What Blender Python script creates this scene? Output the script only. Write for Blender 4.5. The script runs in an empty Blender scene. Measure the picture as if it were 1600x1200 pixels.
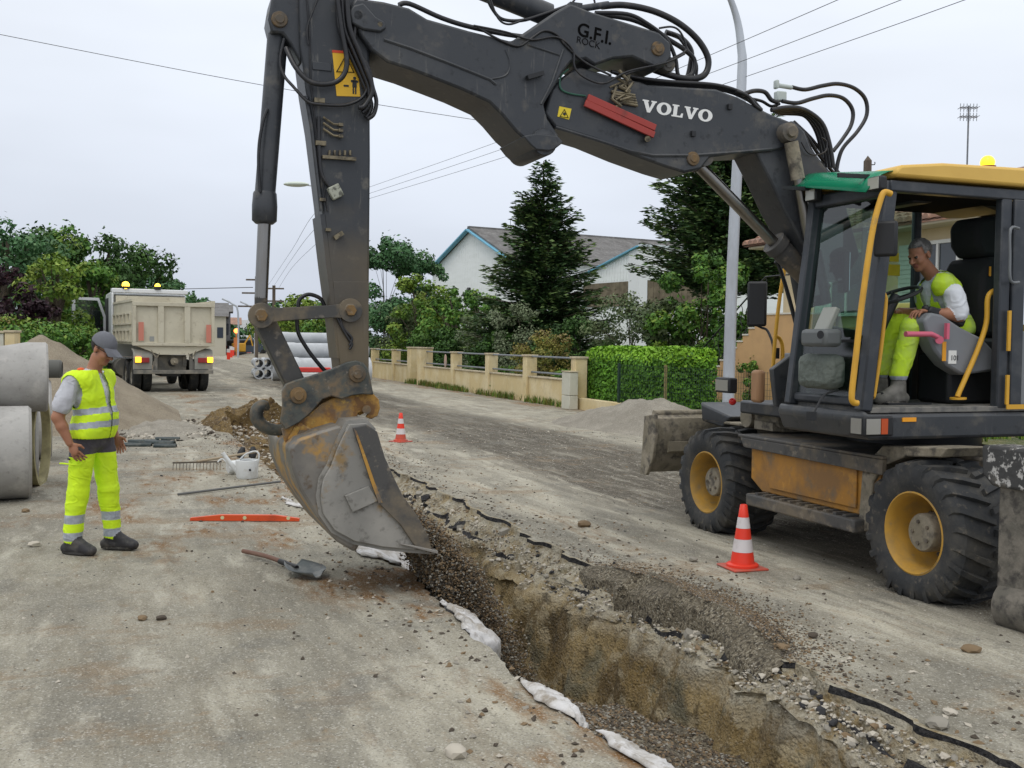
import bpy, bmesh, math, random
import numpy as np
from mathutils import Vector, Matrix, Euler

# ------------------------------------------------------------------ camera, sky, sun, exposure
SC = bpy.context.scene
COL = SC.collection
F_PX = 1655.0                      # focal length in pixels of the 1600 px wide photograph
CAM_H = 1.75
PITCH = math.atan(65.2 / F_PX)
ROLL = 0.012
FWD = Vector((0, math.cos(PITCH), -math.sin(PITCH)))
_up0 = Vector((0, math.sin(PITCH), math.cos(PITCH)))
RIGHT = (Vector((1, 0, 0)) * math.cos(ROLL) + _up0 * math.sin(ROLL)).normalized()
UP = (_up0 * math.cos(ROLL) - Vector((1, 0, 0)) * math.sin(ROLL)).normalized()
cd = bpy.data.cameras.new('camera')
cam = bpy.data.objects.new('camera', cd)
COL.objects.link(cam)
cd.sensor_width = 36
cd.lens = 36 * F_PX / 1600
cd.clip_start = 0.05
cd.clip_end = 3000
cam.matrix_world = Matrix((( RIGHT.x, UP.x, -FWD.x, 0), (RIGHT.y, UP.y, -FWD.y, 0), (RIGHT.z, UP.z, -FWD.z, CAM_H), (0, 0, 0, 1)))
SC.camera = cam

SUN_EL, SUN_ROT = math.radians(58), math.radians(200)
w = bpy.data.worlds.new('World'); SC.world = w; w.use_nodes = True
nt = w.node_tree; nt.nodes.clear()
sky = nt.nodes.new('ShaderNodeTexSky'); sky.sky_type = 'NISHITA'; sky.sun_disc = False
sky.sun_elevation = SUN_EL; sky.sun_rotation = SUN_ROT; sky.dust_density = 4; sky.air_density = 1.0
tc = nt.nodes.new('ShaderNodeTexCoord')
sep = nt.nodes.new('ShaderNodeSeparateXYZ'); nt.links.new(tc.outputs['Generated'], sep.inputs[0])
ramp = nt.nodes.new('ShaderNodeValToRGB'); nt.links.new(sep.outputs['Z'], ramp.inputs[0])
e = ramp.color_ramp.elements                      # overcast layer: slightly darker and bluer near the horizon
e[0].position = 0.0; e[0].color = (6.9, 7.5, 8.7, 1)
e[1].position = 0.27; e[1].color = (10.0, 10.6, 11.6, 1)
e2 = ramp.color_ramp.elements.new(0.8); e2.color = (14.0, 14.2, 14.4, 1)      # an overcast sky is brightest overhead
nz = nt.nodes.new('ShaderNodeTexNoise'); nz.inputs['Scale'].default_value = 1.6; nz.inputs['Detail'].default_value = 4
mp = nt.nodes.new('ShaderNodeMapping'); mp.inputs['Scale'].default_value = (1, 1, 3.5)
nt.links.new(tc.outputs['Generated'], mp.inputs[0]); nt.links.new(mp.outputs[0], nz.inputs[0])
cr = nt.nodes.new('ShaderNodeMapRange'); nt.links.new(nz.outputs[0], cr.inputs[0])
cr.inputs[1].default_value = 0.3; cr.inputs[2].default_value = 0.7; cr.inputs[3].default_value = 0.87; cr.inputs[4].default_value = 1.10
mul = nt.nodes.new('ShaderNodeVectorMath'); mul.operation = 'SCALE'
nt.links.new(ramp.outputs[0], mul.inputs[0]); nt.links.new(cr.outputs[0], mul.inputs['Scale'])
mix = nt.nodes.new('ShaderNodeMix'); mix.data_type = 'RGBA'; mix.inputs[0].default_value = 0.93
nt.links.new(sky.outputs[0], mix.inputs[6]); nt.links.new(mul.outputs[0], mix.inputs[7])
bg = nt.nodes.new('ShaderNodeBackground'); bg.inputs[1].default_value = 0.1
out = nt.nodes.new('ShaderNodeOutputWorld')
nt.links.new(mix.outputs[2], bg.inputs[0]); nt.links.new(bg.outputs[0], out.inputs[0])

sl = bpy.data.lights.new('sun', 'SUN'); sl.energy = 0.8; sl.angle = math.radians(22); sl.color = (1, 0.96, 0.9)
so = bpy.data.objects.new('sun', sl); COL.objects.link(so)
sd = Vector((math.sin(SUN_ROT) * math.cos(SUN_EL), math.cos(SUN_ROT) * math.cos(SUN_EL), math.sin(SUN_EL)))
so.rotation_euler = sd.to_track_quat('Z', 'Y').to_euler()
so.location = (0, 0, 30)
vs = SC.view_settings
SC.display_settings.display_device = 'sRGB'
vs.view_transform = 'Standard'; vs.look = 'None'; vs.exposure = -0.15; vs.gamma = 1; vs.use_curve_mapping = False
SC.cycles.max_bounces = 6

# ------------------------------------------------------------------ where things stand
rnd = random.Random(7)
R = math.radians
SD = Vector((-0.3486, 0.9373, 0)); SN = Vector((0.9373, 0.3486, 0))     # along / across the street
STREET = math.atan2(SD.y, SD.x)
def S(s, n, z=0.0): return SD * s + SN * n + Vector((0, 0, z))
def ray(px, py): return FWD + RIGHT * ((px - 800) / F_PX) + UP * ((600 - py) / F_PX)
def G(px, py, z=0.0):                                # point of the plane at height z
    d = ray(px, py); t = (z - CAM_H) / d.z
    return Vector((0, 0, CAM_H)) + d * t
def P(px, py, depth):                                # point at a distance along +Y
    d = ray(px, py); return Vector((0, 0, CAM_H)) + d * (depth / d.y)

# ------------------------------------------------------------------ numpy noise
def _hash(ix, iy, iz, seed):
    h = (ix.astype(np.int64) * 374761393 + iy.astype(np.int64) * 668265263 + iz.astype(np.int64) * 2147483647 + seed * 144269504) & 0xffffffff
    h = ((h ^ (h >> 13)) * 1274126177) & 0xffffffff
    return ((h ^ (h >> 16)) & 0xffff) / 65535.0
def vn(x, y, z=None, seed=0):
    x = np.asarray(x, float); y = np.asarray(y, float) + 0 * x; z = (0 * x if z is None else np.asarray(z, float) + 0 * x)
    ix, iy, iz = np.floor(x), np.floor(y), np.floor(z)
    fx, fy, fz = x - ix, y - iy, z - iz
    fx, fy, fz = (f * f * (3 - 2 * f) for f in (fx, fy, fz))
    r = 0
    for a in (0, 1):
        for b in (0, 1):
            for c in (0, 1):
                r = r + _hash(ix + a, iy + b, iz + c, seed) * (fx if a else 1 - fx) * (fy if b else 1 - fy) * (fz if c else 1 - fz)
    return r * 2 - 1
def fbm(x, y, z=None, seed=0, o=4):
    r = 0; a = 1.0; t = 0
    for i in range(o):
        k = 2 ** i
        r = r + a * vn(np.asarray(x) * k + 17.3 * i, np.asarray(y) * k, None if z is None else np.asarray(z) * k, seed + i); t += a; a *= 0.5
    return r / t

# ------------------------------------------------------------------ materials
MATS = {}
def mat(name, col, rough=0.6, metal=0.0, layers=(), bump=None, spec=0.4, emit=None, alpha=None, trans=0.0, aniso=None, sheen=0, coat=0, grad=None):
    """layers: (colour, noise scale, lo, hi[, strength, stretch]) mixed over the base by thresholded noise"""
    if name in MATS: return MATS[name]
    m = bpy.data.materials.new(name); m.use_nodes = True; MATS[name] = m
    n, l = m.node_tree.nodes, m.node_tree.links
    b = n['Principled BSDF']
    b.inputs['Roughness'].default_value = rough; b.inputs['Metallic'].default_value = metal
    b.inputs['Specular IOR Level'].default_value = spec
    if coat: b.inputs['Coat Weight'].default_value = coat
    if trans: b.inputs['Transmission Weight'].default_value = trans
    if emit: b.inputs['Emission Color'].default_value = (*emit[0], 1); b.inputs['Emission Strength'].default_value = emit[1]
    if alpha is not None: b.inputs['Alpha'].default_value = alpha
    tc = n.new('ShaderNodeTexCoord'); co = tc.outputs['Object']
    cur = None
    for i, L in enumerate(layers):
        c2, sc, lo, hi = L[:4]; st = L[4] if len(L) > 4 else 1.0; sx = L[5] if len(L) > 5 else None
        nz = n.new('ShaderNodeTexNoise'); nz.inputs['Scale'].default_value = sc; nz.inputs['Detail'].default_value = 5; nz.inputs['Roughness'].default_value = 0.62
        mp = n.new('ShaderNodeMapping'); l.new(co, mp.inputs[0]); mp.inputs['Location'].default_value = (i * 3.7, i * 1.9, 0)
        if sx: mp.inputs['Scale'].default_value = sx
        l.new(mp.outputs[0], nz.inputs[0])
        mr = n.new('ShaderNodeMapRange'); l.new(nz.outputs[0], mr.inputs[0])
        mr.inputs[1].default_value = lo; mr.inputs[2].default_value = hi; mr.inputs[4].default_value = st
        mx = n.new('ShaderNodeMix'); mx.data_type = 'RGBA'; l.new(mr.outputs[0], mx.inputs[0])
        if cur is None: mx.inputs[6].default_value = (*col, 1)
        else: l.new(cur, mx.inputs[6])
        mx.inputs[7].default_value = (*c2, 1); cur = mx.outputs[2]
    if grad:                                          # (colour, z low, z high, noise scale): caked dirt that fades out upwards, with a ragged border
        sp_ = n.new('ShaderNodeSeparateXYZ'); l.new(co, sp_.inputs[0]); gz = n.new('ShaderNodeTexNoise'); gz.inputs['Scale'].default_value = grad[3]; gz.inputs['Detail'].default_value = 5; l.new(co, gz.inputs[0])
        ad = n.new('ShaderNodeMath'); ad.operation = 'MULTIPLY_ADD'; ad.inputs[1].default_value = (grad[2] - grad[1]) * 1.6; l.new(gz.outputs[0], ad.inputs[0]); l.new(sp_.outputs[2], ad.inputs[2])
        mr = n.new('ShaderNodeMapRange'); l.new(ad.outputs[0], mr.inputs[0]); off = (grad[2] - grad[1]) * .8
        mr.inputs[1].default_value = grad[1] + off; mr.inputs[2].default_value = grad[2] + off; mr.inputs[3].default_value = .85; mr.inputs[4].default_value = 0
        mx = n.new('ShaderNodeMix'); mx.data_type = 'RGBA'; l.new(mr.outputs[0], mx.inputs[0])
        if cur is None: mx.inputs[6].default_value = (*col, 1)
        else: l.new(cur, mx.inputs[6])
        mx.inputs[7].default_value = (*grad[0], 1); cur = mx.outputs[2]
    if cur is None: b.inputs['Base Color'].default_value = (*col, 1)
    else: l.new(cur, b.inputs['Base Color'])
    if bump:
        nz = n.new('ShaderNodeTexNoise'); nz.inputs['Scale'].default_value = bump[0]; nz.inputs['Detail'].default_value = 6
        l.new(co, nz.inputs[0])
        bp = n.new('ShaderNodeBump'); bp.inputs['Strength'].default_value = bump[1]; bp.inputs['Distance'].default_value = bump[2] if len(bump) > 2 else 0.01
        l.new(nz.outputs[0], bp.inputs['Height']); l.new(bp.outputs[0], b.inputs['Normal'])
    return m

# ------------------------------------------------------------------ mesh building
def tag(o, label=None, cat=None, group=None, kind=None):
    if label: o['label'] = label
    if cat: o['category'] = cat
    if group: o['group'] = group
    if kind: o['kind'] = kind
    return o
def empty(name, loc, rz=0.0, label=None, cat=None, group=None):
    o = bpy.data.objects.new(name, None); o.empty_display_size = 0.3; o.location = loc; o.rotation_euler = (0, 0, rz)
    COL.objects.link(o); return tag(o, label, cat, group)
def mesh_obj(name, V, Fc, mats, parent=None, smooth=None, bevel=0, mi=None):
    me = bpy.data.meshes.new(name)
    me.from_pydata([tuple(v) for v in V] if not isinstance(V, np.ndarray) else V.tolist(), [], Fc if not isinstance(Fc, np.ndarray) else Fc.tolist())
    if not isinstance(mats, (list, tuple)): mats = [mats]
    for m in mats: me.materials.append(m)
    if mi is not None: me.polygons.foreach_set('material_index', np.asarray(mi, dtype=np.int32))
    if smooth is not None:
        me.shade_smooth()
        if smooth < 180: me.set_sharp_from_angle(angle=R(smooth))
    me.update()
    o = bpy.data.objects.new(name, me); COL.objects.link(o)
    if parent is not None: o.parent = parent
    if bevel:
        b = o.modifiers.new('bevel', 'BEVEL'); b.width = bevel; b.segments = 2; b.limit_method = 'ANGLE'; b.angle_limit = R(35)
        b.harden_normals = False
    return o
def frame_from(d, up=Vector((0, 0, 1))):
    d = d.normalized()
    if abs(d.dot(up)) > 0.98: up = Vector((0, 1, 0))
    x = up.cross(d).normalized(); y = d.cross(x)
    return x, y
class MB:
    def __init__(s, T=None): s.v = []; s.f = []; s.m = []; s.T = T
    def add(s, V, Fc, mi=0):
        b = len(s.v); T = s.T
        s.v += [T @ Vector(p) if T is not None else Vector(p) for p in V]
        s.f += [tuple(i + b for i in q) for q in Fc]; s.m += [mi] * len(Fc); return s
    def box(s, c, d, Rm=None, mi=0):
        V = []
        for x in (-.5, .5):
            for y in (-.5, .5):
                for z in (-.5, .5):
                    p = Vector((x * d[0], y * d[1], z * d[2]))
                    V.append((Rm @ p if Rm is not None else p) + Vector(c))
        return s.add(V, [(0, 1, 3, 2), (4, 6, 7, 5), (0, 4, 5, 1), (2, 3, 7, 6), (0, 2, 6, 4), (1, 5, 7, 3)], mi)
    def bb(s, x0, x1, y0, y1, z0, z1, mi=0): return s.box(((x0+x1)/2, (y0+y1)/2, (z0+z1)/2), (x1-x0, y1-y0, z1-z0), None, mi)
    def bar(s, p0, p1, w, h, mi=0, up=Vector((0, 0, 1))):
        p0, p1 = Vector(p0), Vector(p1); d = p1 - p0; x, y = frame_from(d, up); z = d.normalized()
        Rm = Matrix((x, y, z)).transposed()
        return s.box((p0 + p1) / 2, (w, h, d.length), Rm, mi)
    def tube(s, pts, r, n=8, mi=0, caps=True, closed=False):
        pts = [Vector(p) for p in pts]; k = len(pts); rr = r if isinstance(r, (list, tuple)) else [r] * k
        V = []; x = None
        for i, p in enumerate(pts):
            a = pts[max(i-1, 0)]; b = pts[min(i+1, k-1)]
            if closed: a = pts[i-1]; b = pts[(i+1) % k]
            d = (b - a).normalized() if (b - a).length > 1e-9 else Vector((0, 0, 1))
            if x is None: x, y = frame_from(d)
            else:
                x = (x - d * x.dot(d)); x = x.normalized() if x.length > 1e-6 else frame_from(d)[0]; y = d.cross(x)
            for j in range(n):
                t = 2 * math.pi * j / n; V.append(p + (x * math.cos(t) + y * math.sin(t)) * rr[i])
        Fc = []
        for i in range(k if closed else k - 1):
            a = i * n; b = ((i + 1) % k) * n
            for j in range(n): Fc.append((a + j, a + (j+1) % n, b + (j+1) % n, b + j))
        if caps and not closed: Fc.append(tuple(range(n-1, -1, -1))); Fc.append(tuple((k-1)*n + j for j in range(n)))
        return s.add(V, Fc, mi)
    def cyl(s, p0, p1, r, r1=None, n=20, mi=0, caps=True): return s.tube([p0, p1], [r, r if r1 is None else r1], n, mi, caps)
    def prism(s, pts, y0, y1, mi=0):                  # outline in x,z pushed from y0 to y1
        k = len(pts)
        a = sum(pts[i][0] * pts[(i+1) % k][1] - pts[(i+1) % k][0] * pts[i][1] for i in range(k))
        if a > 0: pts = pts[::-1]
        if y0 > y1: y0, y1 = y1, y0
        V = [(p[0], y0, p[1]) for p in pts] + [(p[0], y1, p[1]) for p in pts]
        Fc = [tuple(range(k))[::-1], tuple(range(k, 2*k))] + [(i, (i+1) % k, (i+1) % k + k, i + k) for i in range(k)]
        return s.add(V, Fc, mi)
    def poly(s, pts, mi=0): return s.add(pts, [tuple(range(len(pts)))], mi)
    def lathe(s, prof, n=24, o=(0, 0, 0), ax=(0, 0, 1), mi=0, arc=2*math.pi):
        o = Vector(o); ax = Vector(ax).normalized(); x, y = frame_from(ax)
        V = []
        for r, z in prof:
            for j in range(n):
                t = arc * j / n; V.append(o + ax * z + (x * math.cos(t) + y * math.sin(t)) * r)
        Fc = []
        for i in range(len(prof) - 1):
            for j in range(n): Fc.append((i*n + j, i*n + (j+1) % n, (i+1)*n + (j+1) % n, (i+1)*n + j))
        return s.add(V, Fc, mi)
    def ball(s, c, r, n=12, m=8, mi=0, sc=(1, 1, 1)):
        V = [Vector(c) + Vector((0, 0, -r*sc[2]))]; Fc = []
        for i in range(1, m):
            a = -math.pi/2 + math.pi * i / m
            for j in range(n):
                t = 2*math.pi*j/n; V.append(Vector(c) + Vector((math.cos(t)*math.cos(a)*r*sc[0], math.sin(t)*math.cos(a)*r*sc[1], math.sin(a)*r*sc[2])))
        V.append(Vector(c) + Vector((0, 0, r*sc[2]))); L = len(V) - 1
        for j in range(n):
            Fc.append((0, 1 + (j+1) % n, 1 + j)); Fc.append((L, 1 + (m-2)*n + j, 1 + (m-2)*n + (j+1) % n))
        for i in range(m - 2):
            for j in range(n): Fc.append((1+i*n+j, 1+i*n+(j+1) % n, 1+(i+1)*n+(j+1) % n, 1+(i+1)*n+j))
        return s.add(V, Fc, mi)
    def build(s, name, mats, parent=None, smooth=40, bevel=0):
        return mesh_obj(name, s.v, s.f, mats, parent, smooth, bevel, s.m)
def spline(pts, k=6):                                 # Catmull-Rom through the points
    pts = [Vector(p) for p in pts]; o = []
    for i in range(len(pts) - 1):
        p0 = pts[max(i-1, 0)]; p1 = pts[i]; p2 = pts[i+1]; p3 = pts[min(i+2, len(pts)-1)]
        for j in range(k):
            t = j / k
            o.append(0.5 * ((2*p1) + (p2-p0)*t + (2*p0-5*p1+4*p2-p3)*t*t + (3*p1-p0-3*p2+p3)*t**3))
    o.append(pts[-1]); return o
def copy_tree(o, parent=None):
    c = o.copy(); COL.objects.link(c); c.parent = parent
    for ch in [x for x in o.children]: copy_tree(ch, c)
    return c
ROCK_V = None
def scatter(name, pts, sizes, mats, mi=None, flat=0.6, seed=0, parent=None, sides=1):
    """many small angular stones as one mesh: deformed octahedra (8 faces) or 6-sided lumps"""
    rg = np.random.RandomState(seed); N = len(pts)
    if sides == 1:
        base = np.array([[1, 0, 0], [0, 1, 0], [-1, 0, 0], [0, -1, 0], [0, 0, 1], [0, 0, -1]], float)
        fc = np.array([[0, 1, 4], [1, 2, 4], [2, 3, 4], [3, 0, 4], [1, 0, 5], [2, 1, 5], [3, 2, 5], [0, 3, 5]])
    else:
        bm = bmesh.new(); bmesh.ops.create_icosphere(bm, subdivisions=1, radius=1)
        base = np.array([v.co[:] for v in bm.verts]); fc = np.array([[v.index for v in f.verts] for f in bm.faces]); bm.free()
    K = len(base)
    V = base[None] * (1 + 0.35 * rg.uniform(-1, 1, (N, K, 1)))
    V = V * np.stack([rg.uniform(.7, 1.3, N), rg.uniform(.7, 1.2, N), rg.uniform(flat * .7, flat * 1.3, N)], 1)[:, None]
    a = rg.uniform(0, 6.28, N); t = rg.uniform(-.6, .6, N)
    c, s_ = np.cos(t), np.sin(t); x = V[..., 0] * c[:, None] + V[..., 2] * s_[:, None]; z = -V[..., 0] * s_[:, None] + V[..., 2] * c[:, None]
    y = V[..., 1]; c, s_ = np.cos(a), np.sin(a)
    V = np.stack([x * c[:, None] - y * s_[:, None], x * s_[:, None] + y * c[:, None], z], -1)
    V = V * np.asarray(sizes)[:, None, None] + np.asarray(pts)[:, None]
    Fc = fc[None] + (np.arange(N) * K)[:, None, None]
    m = None
    if isinstance(mats, (list, tuple)) and len(mats) > 1:
        m = (rg.randint(0, len(mats), N) if mi is None else np.asarray(mi)); m = np.repeat(m, len(fc))
    o = mesh_obj(name, V.reshape(-1, 3), Fc.reshape(-1, 3), mats, parent, None, 0, m)
    return tag(o, kind='stuff')
# ================================================================== the ground, with the trench cut into it
def nL(s): return 2.03 - .14 * sm((np.asarray(s) - 7.8) / .9) - .18 * sm((np.asarray(s) - 10.4) / 1.2) + .3 * sm((np.asarray(s) - 18) / 3) + 0.05 * vn(s * 1.3, 3.1, None, 5) + 0.045 * vn(s * 5.1, 1.7, None, 6) + 0.02 * vn(s * 16, 1.7, None, 8)
def nR(s): return 3.50 + 0.05 * vn(s * 0.9, 7.7, None, 15) + 0.05 * vn(s * 3.1, 9.7, None, 16) + 0.05 * vn(np.floor(s * 4.3 + .4 * vn(s * 3, 1.)) * 3.3, 2.2, None, 18)
T_END = 22.5
def sm(x): x = np.clip(x, 0, 1); return x * x * (3 - 2 * x)
def ground_z(s, n):
    """gentle relief of the surface outside the trench"""
    s = np.asarray(s, float); n = np.asarray(n, float)
    z = 0.012 * fbm(s * 0.5, n * 0.5, None, 31) + 0.006 * fbm(s * 2.5, n * 3.1, None, 32)
    z = z - 0.07 * sm((n - 4.6) / 1.6) * sm((17 - s) / 6) * sm((13 - n) / 2)      # the carriageway the digger stands on lies a little lower
    z = z + 0.16 * sm((n - 12.2) / 1.2)                                            # gardens
    z = z + 0.10 * sm((-9.0 - n) / 2.0)
    z = z * sm(1.5 - np.abs(s - 60) / 120)
    return z
s_ax = np.concatenate([np.arange(-6, 2.4, .3), np.arange(2.4, 9, .035), np.arange(9, 14, .06), np.arange(14, 26, .1), np.arange(26, 60, .8), np.arange(60, 160, 5), np.arange(160, 1200, 80)])
n_l = np.concatenate([-np.arange(1200, 100, -100), -np.arange(100, 20, -5.), -np.arange(20, 8, -.6), -np.arange(8, 1.2, -.14), -np.arange(1.2, -1.35, -.05), np.arange(1.4, 1.93, .04)])
n_r = np.concatenate([np.arange(3.62, 5.2, .05), np.arange(5.2, 13.6, .12), np.arange(13.6, 22, .6), np.arange(22, 100, 5.), np.arange(100, 1200, 100)])
Sg = s_ax
PZ, PN, PK = [], [], []                                # columns: arrays over s
for n0 in n_l:
    PN.append(Sg * 0 + n0); PK.append(0)
open_ = sm((T_END - Sg) / 0.9) * sm((Sg + 4) / 1.0)    # trench closes at both ends
lo, hi = nL(Sg), nR(Sg)
mid = 2.75
def put(n, z, k, nn=0.0, zn=0.0, sd=0):
    n = mid + (n - mid) * (0.15 + 0.85 * open_)
    PN.append(n + nn * fbm(Sg * 2.2, n * 0 + sd * .37, None, 40 + 0) * open_ + nn * .5 * fbm(Sg * 9, n * 0 + sd * .61, None, 47)); PZ.append(((z + zn * fbm(Sg * 3, n * 0 + sd * .5, None, 41)) * open_, k)); PK.append(k)
LW = len(PN)
put(lo, Sg * 0 + 0.0, 0)
put(lo + .012, Sg * 0 - .045, 1)
for i, t in enumerate(np.linspace(0.04, 1, 18)):
    put(lo + .02 + .16 * t, -.05 - 1.75 * t + 0 * Sg, 2, .05, .02, i)
for i, t in enumerate(np.linspace(0.1, .9, 6)): put(lo + .2 + (2.74 - lo - .2) * t, -1.8 + 0 * Sg, 2, .03, .08, 20 + i)
wide_ = sm((Sg - 6.3) / 2.0)
slope_w = 0.27 + .10 * wide_ + .07 * fbm(Sg * 1.1, Sg * 0, None, 51) + .10 * fbm(Sg * 4, Sg * 0 + 3, None, 52)
slope_d = 0.19 + .15 * wide_ + .05 * fbm(Sg * .8, Sg * 0 + 5, None, 53)
N3 = 26
for i, t in enumerate(np.linspace(0, 1, N3)):
    put(2.75 + (hi - slope_w - 2.75) * t ** 1.15, -1.8 + (1.8 - slope_d) * t + 0 * Sg, 2, .055, .02, 30 + i * .8)
N4 = 16
for i, t in enumerate(np.linspace(0.05, 1, N4)):
    bulge = .07 * math.sin(math.pi * t)
    put(hi - slope_w * (1 - t) - .012, -slope_d + (slope_d - .06) * (t ** .8) + bulge * 0 + 0 * Sg, 5 if 6 <= i <= 6 else 3, .05 * (1 - t) + .012, .06 * (1 - t ** 3) + .01, 60 + i * 1.7)
put(hi - .006 + .012 * vn(Sg * 14, 8.8), Sg * 0 - .032 - .012 * vn(Sg * 6, 3.3), 4)
put(hi, Sg * 0 + 0.0, 4)
for n0 in (.03, .07): put(hi + n0, Sg * 0, 0)
RW = len(PN)
for n0 in n_r: PN.append(Sg * 0 + n0); PK.append(0)
PN = np.array(PN); Zt = np.zeros_like(PN)
Zt[LW:RW] = np.array([z for z, k in PZ])
Zg = ground_z(Sg[None] + 0 * PN, PN)
Zt = Zt + Zg
# lumps on the broken walls
Wm = np.zeros_like(PN); Wm[LW + 2:RW - 4] = 1
SS = Sg[None] + 0 * PN
Zt += Wm * .03 * fbm(SS * 12, PN * 14, Zt * 12, 70, 3) * open_[None]
SSd = SS + Wm * .03 * fbm(SS * 10, PN * 9, Zt * 11, 71, 3)
XY = SSd[..., None] * np.array([SD.x, SD.y]) + PN[..., None] * np.array([SN.x, SN.y])
V = np.concatenate([XY, Zt[..., None]], -1)
nc, ns = PN.shape
idx = np.arange(nc * ns).reshape(nc, ns)
q = np.stack([idx[:-1, :-1], idx[1:, :-1], idx[1:, 1:], idx[:-1, 1:]], -1).reshape(-1, 4)
colk = np.array(PK); fk = np.maximum(colk[:-1], 0)
fmat = np.zeros((nc - 1, ns - 1), int)
for j in range(LW, RW - 1):
    a, b = PK[j], PK[j + 1]
    if j == LW: fmat[j] = 2                           # thin black edge on the left
    elif 4 in (a, b) and j >= RW - 5 and not (a == 0 and b == 0): fmat[j] = 2 if (a, b) == (4, 4) else 1
    elif 5 in (a,) : fmat[j] = 2
    elif a in (1, 2, 3, 5): fmat[j] = 1
opm = (open_[:-1] > .12)
fmat[LW:RW - 1] *= opm[None].astype(int)
blk = (vn(Sg[:-1] * 2.4, 5.5, None, 77) > -.1 - .5 * (Sg[:-1] < 6)); blk2 = (vn(Sg[:-1] * 1.6, 9.5, None, 79) > -.2)
for j in range(LW, RW - 1):
    if fmat[j].max() == 2: fmat[j] = np.where((blk if j > RW - 6 else (blk2 if j > LW + 2 else blk)), fmat[j], np.minimum(fmat[j], 1))

# masks: r bare soil, g dark damp track plus painted shade under the digger, b pale dust, a garden green
n_, s_ = PN, SS
st = fbm(s_ * .35, n_ * 2.2, None, 81); st2 = fbm(s_ * 1.2, n_ * 3.0, None, 82); st3 = fbm(s_ * 3, n_ * 9, None, 83)
soil = np.zeros_like(n_)
near_edge = np.exp(-np.clip(2.0 - n_, 0, 9) / .45) * (n_ < 2.1)
soil += np.clip(near_edge * 1.1 * (.1 + 1.5 * st2 + .6 * st3), 0, 1)
soil += np.clip(np.exp(-((s_ - 11.5) / 4.5) ** 2) * np.exp(-((n_ - .6) / 1.6) ** 2) * (.12 + 1.1 * st2), 0, .75)
soil += np.clip(np.exp(-np.clip(n_ - 3.5, 0, 9) / .9) * (n_ > 3.4) * (.12 + 1.2 * st), 0, .8)
soil += ((n_ > 10.6) & (n_ < 11.6)) * np.clip(.5 + st2, 0, 1) * .7
dark = 1.35 * np.exp(-((n_ - 6.6 - .35 * fbm(s_ * .12, s_ * 0, None, 84)) / 1.45) ** 4) * sm((s_ - 8) / 4) * sm((60 - s_) / 20) * np.clip(.8 + .8 * st, 0, 1)
dark += 1.3 * np.exp(-((n_ - 7.7) / 2.0) ** 4) * sm((13.5 - s_) / 2) * sm((s_ - 0) / 2) * np.clip(.95 + 1.1 * st2 + .4 * st, 0, 1)  # damp ground, deepened to paint in the shadow beneath the digger
dark += sm((7.2 - s_) / 1.5) * np.exp(-((n_ - 6.9) / 1.6) ** 4) * .7
dark += .5 * np.clip(fbm(s_ * .25, n_ * 1.1, None, 88) - .15, 0, 1) * (s_ > 18)
dust = np.clip(st * 2.0 + .25, 0, 1) * ((n_ > 3.5) & (n_ < 5.6)) + np.clip(st2 * 1.3 - .1, 0, 1) * ((n_ > 8.3) & (n_ < 11.2)) * .9 + ((n_ > 8.2) & (n_ < 10.8)) * .45
dust += np.clip(fbm(s_ * .8, n_ * 2.0, None, 85) - .25, 0, 1) * ((n_ < 2) & (n_ > -3))
dust += .25 * sm((n_ + 1.5) / 3) * (n_ < 2.1) 
nb_ = n_ - .105 * np.clip(s_ - 25, 0, 400)
garden = ((nb_ > 12.3) | (nb_ < -10.5 + 6 * sm((s_ - 25) / 15))).astype(float)
msk = np.stack([np.clip(soil, 0, 1), np.clip(dark, 0, 1), np.clip(dust, 0, 1), np.clip(garden, 0, 1)], -1)

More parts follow.
